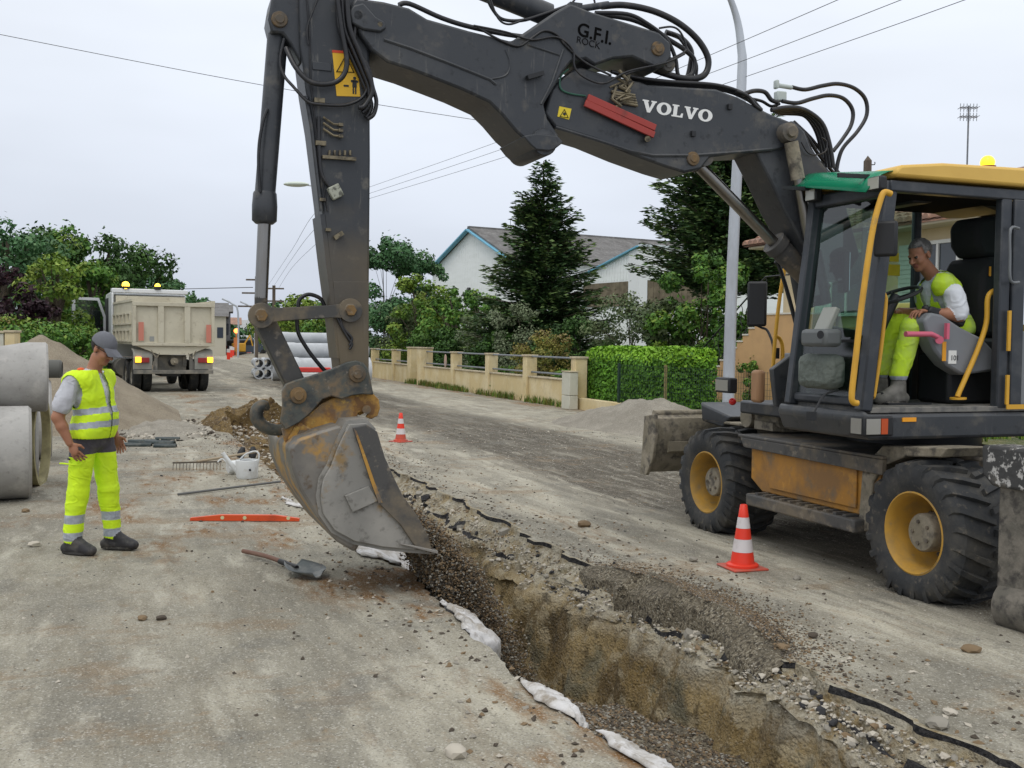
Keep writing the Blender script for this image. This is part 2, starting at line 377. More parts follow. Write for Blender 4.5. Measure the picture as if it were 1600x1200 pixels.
def ground_mat(name, kind):
    m = bpy.data.materials.new(name); m.use_nodes = True
    n, l = m.node_tree.nodes, m.node_tree.links; b = n['Principled BSDF']
    b.inputs['Roughness'].default_value = .92; b.inputs['Specular IOR Level'].default_value = .25
    tc = n.new('ShaderNodeTexCoord')
    mp = n.new('ShaderNodeMapping'); l.new(tc.outputs['Object'], mp.inputs[0]); mp.inputs['Rotation'].default_value = (0, 0, -STREET)
    co = mp.outputs[0]
    def noise(sc, det=5, stretch=None, w=0, rough=.6):
        x = n.new('ShaderNodeTexNoise'); x.inputs['Scale'].default_value = sc; x.inputs['Detail'].default_value = det; x.inputs['Roughness'].default_value = rough
        mm = n.new('ShaderNodeMapping'); l.new(co, mm.inputs[0]); mm.inputs['Location'].default_value = (w * 5.3, w * 2.1, w)
        if stretch: mm.inputs['Scale'].default_value = stretch
        l.new(mm.outputs[0], x.inputs[0]); return x.outputs[0]
    def rng(x, lo, hi, a=0., z=1.):
        r = n.new('ShaderNodeMapRange'); l.new(x, r.inputs[0])
        for i, v in enumerate((lo, hi, a, z)): r.inputs[i + 1].default_value = v
        return r.outputs[0]
    def mixc(f, a, c):
        x = n.new('ShaderNodeMix'); x.data_type = 'RGBA'
        if isinstance(f, float): x.inputs[0].default_value = f
        else: l.new(f, x.inputs[0])
        for i, v in ((6, a), (7, c)):
            if isinstance(v, tuple): x.inputs[i].default_value = (*v, 1)
            else: l.new(v, x.inputs[i])
        return x.outputs[2]
    def math_(op, a, c):
        x = n.new('ShaderNodeMath'); x.operation = op
        for i, v in ((0, a), (1, c)):
            if isinstance(v, (int, float)): x.inputs[i].default_value = v
            else: l.new(v, x.inputs[i])
        return x.outputs[0]
    at = n.new('ShaderNodeAttribute'); at.attribute_name = 'mask'
    sp = n.new('ShaderNodeSeparateColor'); l.new(at.outputs['Color'], sp.inputs[0])
    fine = noise(75, 3, None, 1, .7); fine2 = noise(230, 2, None, 2, .7); medm = noise(6, 6, None, 3)
    vor = n.new('ShaderNodeTexVoronoi'); vor.inputs['Scale'].default_value = 46; l.new(co, vor.inputs[0])
    vor2 = n.new('ShaderNodeTexVoronoi'); vor2.inputs['Scale'].default_value = 115; l.new(co, vor2.inputs[0])
    vsep = n.new('ShaderNodeSeparateColor'); l.new(vor2.outputs['Color'], vsep.inputs[0])
    if kind == 'top':
        c = mixc(rng(noise(.8, 6, (1, 1.6, 1), 4), .43, .57), (.200, .186, .148), (.300, .278, .220))
        c = mixc(rng(noise(2.6, 7, (.6, 1.8, 1), 5), .5, .68, 0, .75), c, (.175, .152, .108))
        c = mixc(rng(noise(1.7, 7, (.5, 1.7, 1), 6), .56, .66, 0, .8), c, (.43, .405, .33))
        c = mixc(math_('MULTIPLY', sp.outputs[2], rng(noise(3.5, 6, (.5, 3, 1), 7), .3, .6)), c, (.52, .485, .385))
        c = mixc(math_('MULTIPLY', sp.outputs[1], rng(noise(3, 6, (.35, 2, 1), 8), .28, .5)), c, (.070, .058, .040))
        c = mixc(rng(math_('MULTIPLY', sp.outputs[0], rng(noise(7, 6, (.6, 1.5, 1), 9), .3, .6)), .1, .5), c, (.20, .105, .035))
        c = mixc(rng(medm, .62, .72, 0, .5), c, (.27, .18, .09))
        c = mixc(at.outputs['Alpha'], c, mixc(rng(noise(3, 5), .4, .6), (.035, .075, .015), (.11, .12, .035)))
    elif kind == 'wall':
        c = mixc(rng(noise(1.5, 6, (1, 1, .8), 4), .38, .62), (.20, .138, .055), (.33, .25, .125))
        c = mixc(rng(noise(2.4, 7, (1, 1, .8), 5), .50, .58, 0, .75), c, (.10, .068, .030))
        c = mixc(rng(noise(7, 7, (1, 1, .45), 25), .56, .64, 0, .75), c, (.06, .043, .02))
        c = mixc(rng(noise(4, 6, (1, 1, 1.6), 26), .55, .60, 0, .7), c, (.36, .30, .19))
        c = mixc(rng(noise(3.2, 6, (1, 1, .5), 6), .56, .64, 0, .8), c, (.38, .33, .22))
        c = mixc(rng(noise(2.1, 5, None, 8), .58, .66, 0, .7), c, (.12, .12, .085))
        sz = n.new('ShaderNodeSeparateXYZ'); l.new(tc.outputs['Object'], sz.inputs[0])
        c = mixc(math_('MULTIPLY', rng(sz.outputs[2], -.34, -.16), rng(noise(9, 6, None, 11), .35, .6)), c, (.42, .385, .30))   # broken road base
    else:
        c = mixc(rng(noise(25, 5), .4, .7), (.012, .012, .014), (.05, .048, .048))
    if kind == 'top':
        c = mixc(rng(noise(.9, 8, (1.6, .8, 1), 15, .7), .56, .63, 0, .55), c, (.225, .155, .085))
        c = mixc(rng(noise(1.3, 8, (1.2, .9, 1), 16, .7), .57, .64, 0, .5), c, (.15, .145, .125))
        c = mixc(rng(noise(17, 6, (.7, 1.3, 1), 13, .75), .55, .68, 0, .40), c, (.125, .112, .085))
        c = mixc(rng(noise(11, 6, (.6, 1.4, 1), 14, .75), .57, .66, 0, .6), c, (.47, .44, .36))
    # grit: light and dark chips
    KS = {'wall': .35, 'black': .12, 'top': 1.0}[kind]
    c = mixc(rng(vsep.outputs[0], .82, .97, 0, .40 * KS), c, (.62, .60, .54))
    c = mixc(rng(vsep.outputs[1], .80, .96, 0, .45 * KS), c, (.09, .08, .065))
    c = mixc(rng(fine, .52, .72, 0, .45 * KS), c, (.12, .105, .08))
    c = mixc(rng(fine2, .55, .75, 0, .35 * KS), c, (.60, .58, .52))
    l.new(c, b.inputs['Base Color'])
    hsum = math_('ADD', math_('MULTIPLY', fine, .5), math_('ADD', math_('MULTIPLY', rng(vor.outputs['Distance'], 0, .6, 1, 0), .35), math_('MULTIPLY', medm, 1.6 if kind != 'wall' else 3.0)))
    bp = n.new('ShaderNodeBump'); bp.inputs['Strength'].default_value = .9; bp.inputs['Distance'].default_value = .012 if kind == 'top' else .03
    l.new(hsum, bp.inputs['Height']); l.new(bp.outputs[0], b.inputs['Normal'])
    return m
g_mats = [ground_mat('dusty asphalt and grit', 'top'), ground_mat('cut clay', 'wall'), ground_mat('black asphalt edge', 'black')]
ground = mesh_obj('ground', V.reshape(-1, 3), q, g_mats, None, 60, 0, fmat.reshape(-1))
ca = ground.data.color_attributes.new('mask', 'FLOAT_COLOR', 'POINT')
ca.data.foreach_set('color', msk.reshape(-1).astype(np.float32))
tag(ground, kind='structure')

# ------------------------------------------------------------------ fill, stones, heaps
m_grav = mat('river gravel', (.135, .112, .075), .9, layers=[((.27, .235, .17), 46, .50, .56), ((.045, .036, .024), 38, .52, .58), ((.42, .39, .31), 60, .60, .64), ((.10, .085, .06), 5, .45, .6, .5)], bump=(60, 1.0, .03))
gm = [mat('pebble brown', (.20, .14, .08), .9), mat('pebble grey', (.27, .25, .21), .9), mat('pebble dark', (.075, .06, .045), .9), mat('pebble pale', (.46, .42, .35), .9)]
sf = np.arange(2.2, 7.0, .05); nf = np.arange(2.0, 3.42, .04)
sf2, nf2 = np.meshgrid(sf, nf, indexing='ij')
def fill_z(s, n):
    z = -.12 - .33 * (n - 2.1) / 1.0 - .10 * fbm(s * 1.3, n * 2, None, 91) + .01 * (5 - s)
    z = z - .05 * (5.8 - s) * (n - 2.1)
    ridge = 5.6 + .35 * np.sin(n * 2.0) + .1 * fbm(s * 0 + 3, n * 3, None, 92)
    return z - np.clip(s - ridge, 0, 2) * 1.25
zf = fill_z(sf2, nf2) + .015 * fbm(sf2 * 9, nf2 * 9, None, 93)
Vf = [S(a, b, c) for a, b, c in zip(sf2.ravel(), nf2.ravel(), zf.ravel())]
ni, nj = sf2.shape; ii = np.arange(ni * nj).reshape(ni, nj)
qf = np.stack([ii[:-1, :-1], ii[:-1, 1:], ii[1:, 1:], ii[1:, :-1]], -1).reshape(-1, 4)
fill = tag(mesh_obj('gravel_fill', Vf, qf, m_grav, None, 60), 'brown gravel filling the near end of the trench', 'gravel', kind='stuff')
rg = np.random.RandomState(3)
def SV(s, n, z): return np.stack([SD.x * s + SN.x * n, SD.y * s + SN.y * n, z], -1)
N = 14000
gm2 = [gm[0], gm[2], mat('wet brown pebble', (.12, .088, .05), .7), gm[1], gm[0], gm[2]]
a, b = rg.uniform(2.6, 6.7, N), rg.uniform(2.08, 3.3, N)
pebbles = scatter('gravel_pebbles', SV(a, b, fill_z(a, b) + rg.uniform(0, .012, N)), rg.uniform(.005, .013, N), gm2, seed=4)
tag(pebbles, 'loose pebbles over the gravel filling the trench', 'gravel')
def heap(name, label, cx, cs, rx, rs, h, m, seed=0, lump=.1, pw=1.3, res=64, rough=.02, kind='stuff'):
    """a heap on the ground: centre (s=cs, n=cx)"""
    u = np.linspace(-1, 1, res); A, B = np.meshgrid(u, u, indexing='ij')
    r = np.sqrt(A ** 2 + B ** 2); ang = np.arctan2(B, A)
    rr = r / (1 + .16 * vn(np.cos(ang) * 1.7, np.sin(ang) * 1.7, None, seed))
    H = h * np.clip(1 - rr, 0, 1) ** (1 / pw) if pw > 1.5 else h * (np.clip(1 - rr, 0, 1) ** pw)
    H = H * (1 + lump * 2 * fbm(A * 3, B * 3, None, seed + 1)) + rough * fbm(A * 14, B * 14, None, seed + 2) * (H > 0.004)
    s_, n_ = cs + A * rs, cx + B * rx
    z = ground_z(s_, n_) + H - .012 - .3 * np.clip(rr - 1, 0, 1)
    dn = nR(s_) - n_                                                 # past the lip it slides a little way down the trench side
    inside = (s_ < T_END - .6) & (dn > 0) & (n_ > 2.0)
    z = np.where(inside, z * .8 - .7 * dn - 14 * np.clip(dn - .13 - .06 * vn(s_ * 3, 4., None, 7), 0, 9), z)
    ii = np.arange(res * res).reshape(res, res)
    qf = np.stack([ii[:-1, :-1], ii[:-1, 1:], ii[1:, 1:], ii[1:, :-1]], -1).reshape(-1, 4)
    return tag(mesh_obj(name, SV(s_, n_, z).reshape(-1, 3), qf, m, None, 70), label, 'heap', kind=kind)
m_sand = mat('beige gravel', (.20, .165, .115), .95, layers=[((.27, .23, .165), 1.5, .4, .6), ((.17, .13, .09), 40, .5, .65), ((.5, .46, .38), 90, .55, .7)], bump=(50, .8, .02))
m_greyp = mat('grey gravel', (.225, .205, .165), .95, layers=[((.30, .275, .225), 1.6, .42, .6), ((.19, .17, .14), 35, .5, .65), ((.52, .49, .43), 80, .55, .7)], bump=(50, .8, .02))
m_soil = mat('stony brown soil', (.10, .064, .024), .95, layers=[((.17, .115, .045), 2.5, .42, .6), ((.05, .03, .014), 8, .5, .65), ((.44, .40, .33), 22, .6, .68)], bump=(14, 1, .05))
o = G(100, 663); a, b = o.dot(SD), o.dot(SN)
heap('gravel_heap', 'tall beige gravel heap behind the standing worker and pipes', b - .5, a + 1.2, 2.75, 4.1, 1.75, m_sand, 3, .05, 1.0, 80, .05)
o = G(925, 672); heap('gravel_heap', 'low grey gravel heap spread against the hedge wall', o.dot(SN) + 1.5, o.dot(SD) + .1, 1.7, 3.0, .74, m_greyp, 9, .16, 1.0, 80, .04)
o = G(1062, 945); heap('gravel_heap', 'small brown gravel heap at the lip of the trench', o.dot(SN) - .12, o.dot(SD) + .05, .52, 1.35, .16, m_grav, 13, .2, .8, 64, .003)
ha = o.dot(SD); hb = o.dot(SN)
N = 26000; a = ha + rg.normal(0, .62, N); b = hb - .05 + rg.normal(0, .25, N)
hz = .155 * np.clip(1 - np.sqrt(((a - ha - .05) / 1.35) ** 2 + ((b - hb + .12) / .52) ** 2), 0, 1) ** .8
k = b > nR(a) + .01
tag(scatter('heap_pebbles', SV(a, b, ground_z(a, b) + hz * 1.0 + .002)[k], rg.uniform(.004, .011, N)[k], gm2, seed=5), 'pebbles strewn over the small heap by the trench', 'gravel')
# stony spoil bank that carries the far end of the trench
o = G(378, 668)
heap('soil_bank', 'stony brown soil bank at the far end of the trench', o.dot(SN) + .45, o.dot(SD) + .6, 1.25, 2.0, .50, m_soil, 23, .3, .6, 80, .09)
# the far half of the trench, already backfilled with brown stony soil
a2, b2 = np.meshgrid(np.arange(11.8, 22.6, .07), np.linspace(1.6, 3.62, 44), indexing='ij')
zb = -1.7 + 1.5 * sm((a2 - 12.0) / 2.2) + .12 * sm((a2 - 14) / 5) + .22 * sm((b2 - 2.3) / .8) * sm((a2 - 15.5) / 2) - .5 * np.clip(b2 - 3.1, 0, 1) * sm((16 - a2) / 2) + .16 * fbm(a2 * 1.4, b2 * 1.8, None, 191) + .07 * fbm(a2 * 6, b2 * 6, None, 192)
ii = np.arange(a2.size).reshape(a2.shape)
tag(mesh_obj('soil_backfill', SV(a2, b2, zb).reshape(-1, 3), np.stack([ii[:-1, :-1], ii[:-1, 1:], ii[1:, 1:], ii[1:, :-1]], -1).reshape(-1, 4), m_soil, None, 70), 'brown stony soil backfilled in the far half of the trench', 'soil', kind='stuff')
N = 650; a = rg.uniform(12.0, 22, N); b = rg.uniform(2.0, 3.5, N)
zq = -1.7 + 1.5 * sm((a - 12.0) / 2.2) + .12 * sm((a - 14) / 5) + .22 * sm((b - 2.3) / .8) * sm((a - 15.5) / 2) + .16 * fbm(a * 1.4, b * 1.8, None, 191) + .03
tag(scatter('soil_stones', SV(a, b, zq), rg.uniform(.02, .055, N) * rg.uniform(.4, 1.2, N), [gm[3], gm[3], gm[1], gm[0]], seed=6, sides=2), 'pale stones in the brown backfill of the trench', 'stones')
o = G(255, 672)
heap('rubble_heap', 'pale rubble spread left of the trench end', o.dot(SN), o.dot(SD), 1.0, 2.3, .16, m_greyp, 39, .3, .8, 60, .05)
N = 1300; a = o.dot(SD) + rg.normal(0, .9, N); b = np.minimum(o.dot(SN) + rg.normal(0, .5, N), 1.62)
tag(scatter('rubble_stones', SV(a, b, .03 + 0 * a), rg.uniform(.012, .05, N), [gm[3], gm[1], gm[2], gm[3]], seed=7, sides=2), 'grey and white rubble stones left of the trench end', 'stones')

# stones on the broken shoulder, along the edges and strewn on the road
def prof_lookup(a, t):
    """a point on the right shoulder: t 0 at the foot of the slope, 1 at the lip"""
    i = np.clip(np.searchsorted(Sg, a) - 1, 0, len(Sg) - 1); j = (RW - 4 - N4 + (t * (N4 - 1)).astype(int))
    return PN[j, i], Zt[j, i], SSd[j, i]
N = 5600; a = 3 + 10 * rg.uniform(0, 1, N) ** 1.7; t = rg.uniform(.15, .98, N); b, z, a2 = prof_lookup(a, t)
sz = np.where(rg.uniform(0, 1, N) < .08, rg.uniform(.012, .028, N), rg.uniform(.004, .012, N))
mm = [gm[3], gm[1], gm[3], gm[1], gm[3], gm[0], gm[3], gm[1], mat('asphalt crumb', (.03, .03, .032), .85)]
tag(scatter('rubble_stones', SV(a2, b + rg.normal(0, .012, N), z + sz * .3), sz, mm, seed=8, sides=2), 'rubble stones on the broken right shoulder of the trench', 'stones')
N = 12; a = rg.uniform(3.2, 13, N); t = rg.uniform(.3, .95, N); b, z, a2 = prof_lookup(a, t)
where_ = ['near the digger wheel', 'beside the brown heap', 'before the bucket', 'by the cut wall']
mbs = [MB(), MB()]
for k in range(N):
    mb = mbs[k % 2]; mb.T = (Matrix.Translation(S(a2[k], b[k], z[k] + .02)) @ Euler((rnd.uniform(-.5, .5), rnd.uniform(-.5, .5), rnd.uniform(0, 6))).to_matrix().to_4x4())
    r0 = rnd.uniform(.05, .11); kk = rnd.randint(5, 7); th = rnd.uniform(.015, .03)
    pts = [(r0 * rnd.uniform(.6, 1.2) * math.cos(6.283 * i / kk), r0 * rnd.uniform(.5, 1) * math.sin(6.283 * i / kk)) for i in range(kk)]
    V_ = [(x, y, -th) for x, y in pts] + [(x * .93, y * .93, th) for x, y in pts]
    mb.add(V_, [tuple(range(kk))[::-1], tuple(range(kk, 2 * kk))] + [(i, (i + 1) % kk, (i + 1) % kk + kk, i + kk) for i in range(kk)], 0)
for k in (0, 1): tag(mbs[k].build('broken_asphalt', [[g_mats[2], gm[1]][k]], None, None), ['black broken pieces of road surface on the right shoulder', 'grey broken pieces of road base on the right shoulder'][k], 'rubble', kind='stuff')
N = 8000
a = rg.uniform(2.4, 20, N); b = np.concatenate([rg.uniform(-5.5, 1.95, N // 2), rg.uniform(3.6, 10.5, N - N // 2)])
sz = rg.uniform(.003, .010, N) * np.where(rg.uniform(0, 1, N) < .02, 2.4, 1) * (.6 + a * .06)
tag(scatter('road_grit', SV(a, b, ground_z(a, b) + sz * .1), sz, mm, seed=9), 'loose grit and chippings strewn over the road', 'grit')
N = 2600
a = rg.uniform(2.6, 20, N); b = np.where(rg.uniform(0, 1, N) < .5, 1.98 - rg.exponential(.35, N), 3.55 + rg.exponential(.4, N))
sz = rg.uniform(.006, .02, N)
tag(scatter('edge_stones', SV(a, b, ground_z(a, b) + sz * .2), sz, [gm[0], gm[1], gm[3], gm[2]], seed=10), 'small stones and crumbs along both lips of the trench', 'grit')
# a clod or stone here and there that can be told apart
for px, py, r0, m_, lb in [(1222, 1014, .035, gm[0], 'brown clod on the road right of the trench'), (912, 822, .06, gm[0], 'brown clod lying right of the trench, beyond the gravel'),
        (1485, 1116, .03, gm[3], 'white stone near the broken asphalt edge'), (1465, 1135, .05, gm[1], 'pale broken slab at the right trench edge'),
        (712, 1181, .05, gm[3], 'white stone on the near ground left of the trench'), (40, 800, .04, gm[0], 'reddish stone in front of the lower pipe'),
        (54, 853, .045, gm[3], 'pale stone on the ground left of the worker'), (1517, 1018, .045, gm[0], 'ochre clod in front of the rear wheel'),
        (252, 968, .03, gm[2], 'dark stone alone on the bare ground'), (1270, 995, .03, gm[2], 'black crumb on the road'), (222, 968, .03, gm[0], 'small brown stone on the left ground'),
        (1245, 905, .03, gm[1], 'grey stone near the large cone'), (1083, 876, .035, gm[1], 'flat grey stone before the large cone')]:
    p = G(px, py); r0 *= 1.0
    bm = bmesh.new(); bmesh.ops.create_icosphere(bm, subdivisions=2, radius=1)
    V_ = [(v.co.x * 1.2 * r0 * (1 + .3 * vn(v.co.x * 2 + px, v.co.y * 2, v.co.z * 2, 3)), v.co.y * r0 * (1 + .3 * vn(v.co.y * 2, v.co.x * 2 + px, v.co.z * 2, 5)), (v.co.z * .6 + .35) * r0) for v in bm.verts]
    F_ = [[v.index for v in f.verts] for f in bm.faces]; bm.free()
    o = mesh_obj('stone', V_, F_, m_, None, 30); o.location = p; o.rotation_euler = (0, 0, px * 1.0); tag(o, lb, 'stone')

# white geotextile bulging along the left side of the trench
m_geo = mat('white geotextile', (.60, .59, .58), .85, layers=[((.36, .33, .28), 4, .45, .62, .85), ((.24, .20, .15), 11, .52, .66, .8)], bump=(30, .4, .02))
def cloth_tube(name, lab, s0, s1, n0, z0, r, seed, squash=1.0):
    k = 70; m = 28; V_ = []; 
    for i in range(k):
        t = i / (k - 1); s = s0 + (s1 - s0) * t
        e_ = math.sin(math.pi * min(max(t, .0), 1)) ** .35
        for j in range(m):
            a = 2 * math.pi * j / m
            rr = r * e_ * (1 + .22 * float(fbm(s * 2.6, math.cos(a) * 1.5, math.sin(a) * 1.5, seed)) + .10 * float(fbm(s * 9, math.cos(a) * 5, math.sin(a) * 5, seed + 2)))
            V_.append(S(s, n0 + .05 * float(vn(s * .9, 2., None, seed)) + rr * math.cos(a), z0 + .05 * float(vn(s * 1.1, 5., None, seed)) + squash * rr * math.sin(a)))
    Fc = [(i*m+j, i*m+(j+1) % m, (i+1)*m+(j+1) % m, (i+1)*m+j) for i in range(k-1) for j in range(m)]
    return tag(mesh_obj(name, V_, Fc, m_geo, None, 70), lab, 'fabric')
def cloth_sheet(lab, s0, s1, out, drop, seed, lip=.05):
    """crumpled fabric draped from the left lip into the trench"""
    k, m = 60, 26; V_ = []
    for i in range(k):
        t = i / (k - 1); s = s0 + (s1 - s0) * t; e_ = math.sin(math.pi * t) ** .5
        l0 = float(nL(np.array(s))) + .012; st_ = lip * (.4 + .9 * abs(float(vn(s * 4, seed * 1.3)))) * e_
        for j in range(m):
            v_ = j / (m - 1)
            if v_ < .25: n_, z_ = l0 - st_ * (1 - v_ / .25), .012 + .02 * math.sin(math.pi * v_ / .25) * e_
            else:
                w_ = (v_ - .25) / .75; n_ = l0 + out * e_ * math.sin(w_ * math.pi * .62) / .93; z_ = .012 - drop * w_ ** 1.5 * (.35 + .65 * e_) - (1 - e_) * .12 * w_
            cr = .030 * float(fbm(s * 5, v_ * 3.5, None, seed)) + .018 * (1 - 2 * abs(float(fbm(s * 9 + v_ * 5, v_ * 6 - s * 3, None, seed + 3))))
            V_.append(S(s + .02 * math.sin(9 * v_ + seed), n_ + cr * min(1, v_ * 4), z_ + cr * min(1, v_ * 3) * .8))
    Fc = [(i*m+j, i*m+j+1, (i+1)*m+j+1, (i+1)*m+j) for i in range(k-1) for j in range(m-1)]
    o = mesh_obj('geotextile', V_, Fc, m_geo, None, 70); o.modifiers.new('thickness', 'SOLIDIFY').thickness = .004
    return tag(o, lab, 'fabric')
cloth_sheet('white fabric hanging over the trench lip below the bucket', 8.0, 11.9, .60, .55, 3)
cloth_sheet('white fabric fold showing just beyond the gravel fill', 6.05, 6.75, .24, .35, 5, .03)
cloth_sheet('dirty fabric fold at the left lip beside the gravel fill', 4.45, 5.05, .12, .16, 12, .10)
cloth_sheet('white fabric at the nearest part of the left trench lip', 3.3, 4.25, .22, .30, 8, .04)
# ================================================================== plants
def leaf_quads(C, N_, size, rg, up=0.35, asp=0.6):
    """a folded leaf-sized face at each point, facing roughly along the given normal"""
    n = len(C)
    nn = N_ + rg.normal(0, .55, (n, 3)) + np.array([0, 0, up]); nn /= np.linalg.norm(nn, axis=1)[:, None]
    t = rg.normal(0, 1, (n, 3)); a = np.cross(nn, t); a /= np.linalg.norm(a, axis=1)[:, None]; b = np.cross(nn, a)
    sz = np.asarray(size)[:, None] * rg.uniform(.6, 1.35, (n, 1))
    V = np.stack([C - a * sz * .5, C + b * sz * .5 * asp, C + a * sz * .5, C - b * sz * .5 * asp], 1)
    return V
def foliage(name, Vq, mats, mi, parent):
    k = len(Vq); Fc = np.arange(k * 4).reshape(k, 4)
    return mesh_obj(name, Vq.reshape(-1, 3), Fc, mats, parent, None, 0, mi)
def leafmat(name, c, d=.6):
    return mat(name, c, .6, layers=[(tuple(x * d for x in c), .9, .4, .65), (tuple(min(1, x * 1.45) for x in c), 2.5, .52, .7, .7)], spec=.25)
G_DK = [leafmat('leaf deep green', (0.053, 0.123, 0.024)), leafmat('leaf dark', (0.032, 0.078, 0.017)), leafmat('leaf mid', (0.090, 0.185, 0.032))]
G_MD = [leafmat('leaf fresh green', (0.098, 0.219, 0.030)), leafmat('leaf dark green', (0.056, 0.138, 0.026)), leafmat('leaf yellow green', (0.168, 0.257, 0.035))]
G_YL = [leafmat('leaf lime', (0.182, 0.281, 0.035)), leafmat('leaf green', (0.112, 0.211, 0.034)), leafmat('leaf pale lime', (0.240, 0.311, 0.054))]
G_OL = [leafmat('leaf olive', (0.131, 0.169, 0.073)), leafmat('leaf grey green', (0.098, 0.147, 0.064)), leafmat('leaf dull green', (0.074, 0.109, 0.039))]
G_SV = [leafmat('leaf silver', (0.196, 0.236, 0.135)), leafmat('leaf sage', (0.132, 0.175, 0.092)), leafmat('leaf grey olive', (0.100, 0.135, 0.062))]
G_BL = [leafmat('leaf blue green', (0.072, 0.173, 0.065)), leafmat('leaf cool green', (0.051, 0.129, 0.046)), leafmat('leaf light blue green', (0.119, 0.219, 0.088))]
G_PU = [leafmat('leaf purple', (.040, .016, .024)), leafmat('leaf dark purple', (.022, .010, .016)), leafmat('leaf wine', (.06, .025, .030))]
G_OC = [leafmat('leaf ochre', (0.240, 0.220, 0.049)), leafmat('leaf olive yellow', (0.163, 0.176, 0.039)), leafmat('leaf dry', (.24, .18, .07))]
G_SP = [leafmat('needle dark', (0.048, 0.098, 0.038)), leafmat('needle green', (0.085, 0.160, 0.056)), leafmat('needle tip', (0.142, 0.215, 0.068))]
m_bark = mat('bark', (.10, .08, .055), .9, layers=[((.05, .04, .03), 12, .45, .6, 1, (1, 1, .2))], bump=(20, 1, .03))
def tree(name, label, base, H, r, mats, n=6000, leaf=.16, seed=1, trunk=.25, low=.2, group=None, cat='tree', blobs=26, squash=.8, spike=0.0, wisp=.25):
    """trunk with limbs and a crown of many leaf-sized faces set in uneven clumps"""
    rg = np.random.RandomState(seed); rr = random.Random(seed)
    root = empty(name, base, 0, label, cat, group)
    zc0 = H * low
    tb = MB(); th = H * (low + .35)
    if trunk:
        tb.tube(spline([(0, 0, -.1), (rr.uniform(-.1, .1), 0, th * .4), (rr.uniform(-.25, .25), rr.uniform(-.2, .2), th), (rr.uniform(-.3, .3), 0, H * .85)], 3), [trunk * (1 - .075 * i) for i in range(10)], 7)
    cs = []
    for i in range(blobs):
        z = zc0 + (H - zc0) * (rr.random() ** .8) * .9; f = 1 - abs((z - zc0) / (H - zc0) - .38) ** 1.7 * 1.5
        a = rr.uniform(0, 6.283); d = r * max(.15, f) * math.sqrt(rr.uniform(.15, 1)) * .8
        br = r * rr.uniform(.20, .42) * (1 - .4 * (z / H) ** 2)
        if spike and z > H * .6: br *= .7
        cs.append((math.cos(a) * d, math.sin(a) * d, min(z, H - br * .8), br))
        if i < 4: cs[-1] = (math.cos(a) * r * .25 * i, math.sin(a) * r * .25 * i, H * (1 - .03 * i) - br * .7, br * (.8 - .0 * i))
        if trunk and i % 2 == 0:
            z0 = max(th * .45, z * .55); tb.tube(spline([(0, 0, z0), (math.cos(a) * d * .5, math.sin(a) * d * .5, (z0 + z) / 2 + .1), (math.cos(a) * d, math.sin(a) * d, z)], 2), [trunk * .4, trunk * .3, trunk * .25, trunk * .18, trunk * .1], 5)
    if trunk: tb.build('trunk', m_bark, root, 60)
    cs = np.array(cs); w = cs[:, 3] ** 2; w /= w.sum()
    k = rg.choice(len(cs), n, p=w)
    d = rg.normal(0, 1, (n, 3)); d /= np.linalg.norm(d, axis=1)[:, None]
    rad = cs[k, 3] * (rg.uniform(.45, 1, n) ** .6) * (1 + wisp * fbm(d[:, 0] * 2.5 + k, d[:, 1] * 2.5, d[:, 2] * 2.5, seed)) 
    ext = rg.uniform(0, 1, n) < .06; rad = np.where(ext, rad * rg.uniform(1.0, 1.18, n), rad)
    C = cs[k, :3] + d * rad[:, None] * np.array([1, 1, squash])
    if spike:
        up = (rg.uniform(0, 1, n) < .10) & (fbm(C[:, 0] * 3, C[:, 1] * 3, None, seed) > .1); C[up, 2] += np.minimum(rg.exponential(spike * .6, up.sum()), .4)
    C[:, 2] = np.maximum(C[:, 2], .03)
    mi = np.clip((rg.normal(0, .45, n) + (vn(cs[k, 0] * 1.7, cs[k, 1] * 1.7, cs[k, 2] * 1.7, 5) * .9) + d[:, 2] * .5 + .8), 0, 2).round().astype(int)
    order = np.array([1, 0, 2])                       # dark, main and light tone, leaning dark under each clump and light on top
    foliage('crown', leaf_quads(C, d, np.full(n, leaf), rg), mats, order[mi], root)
    return root
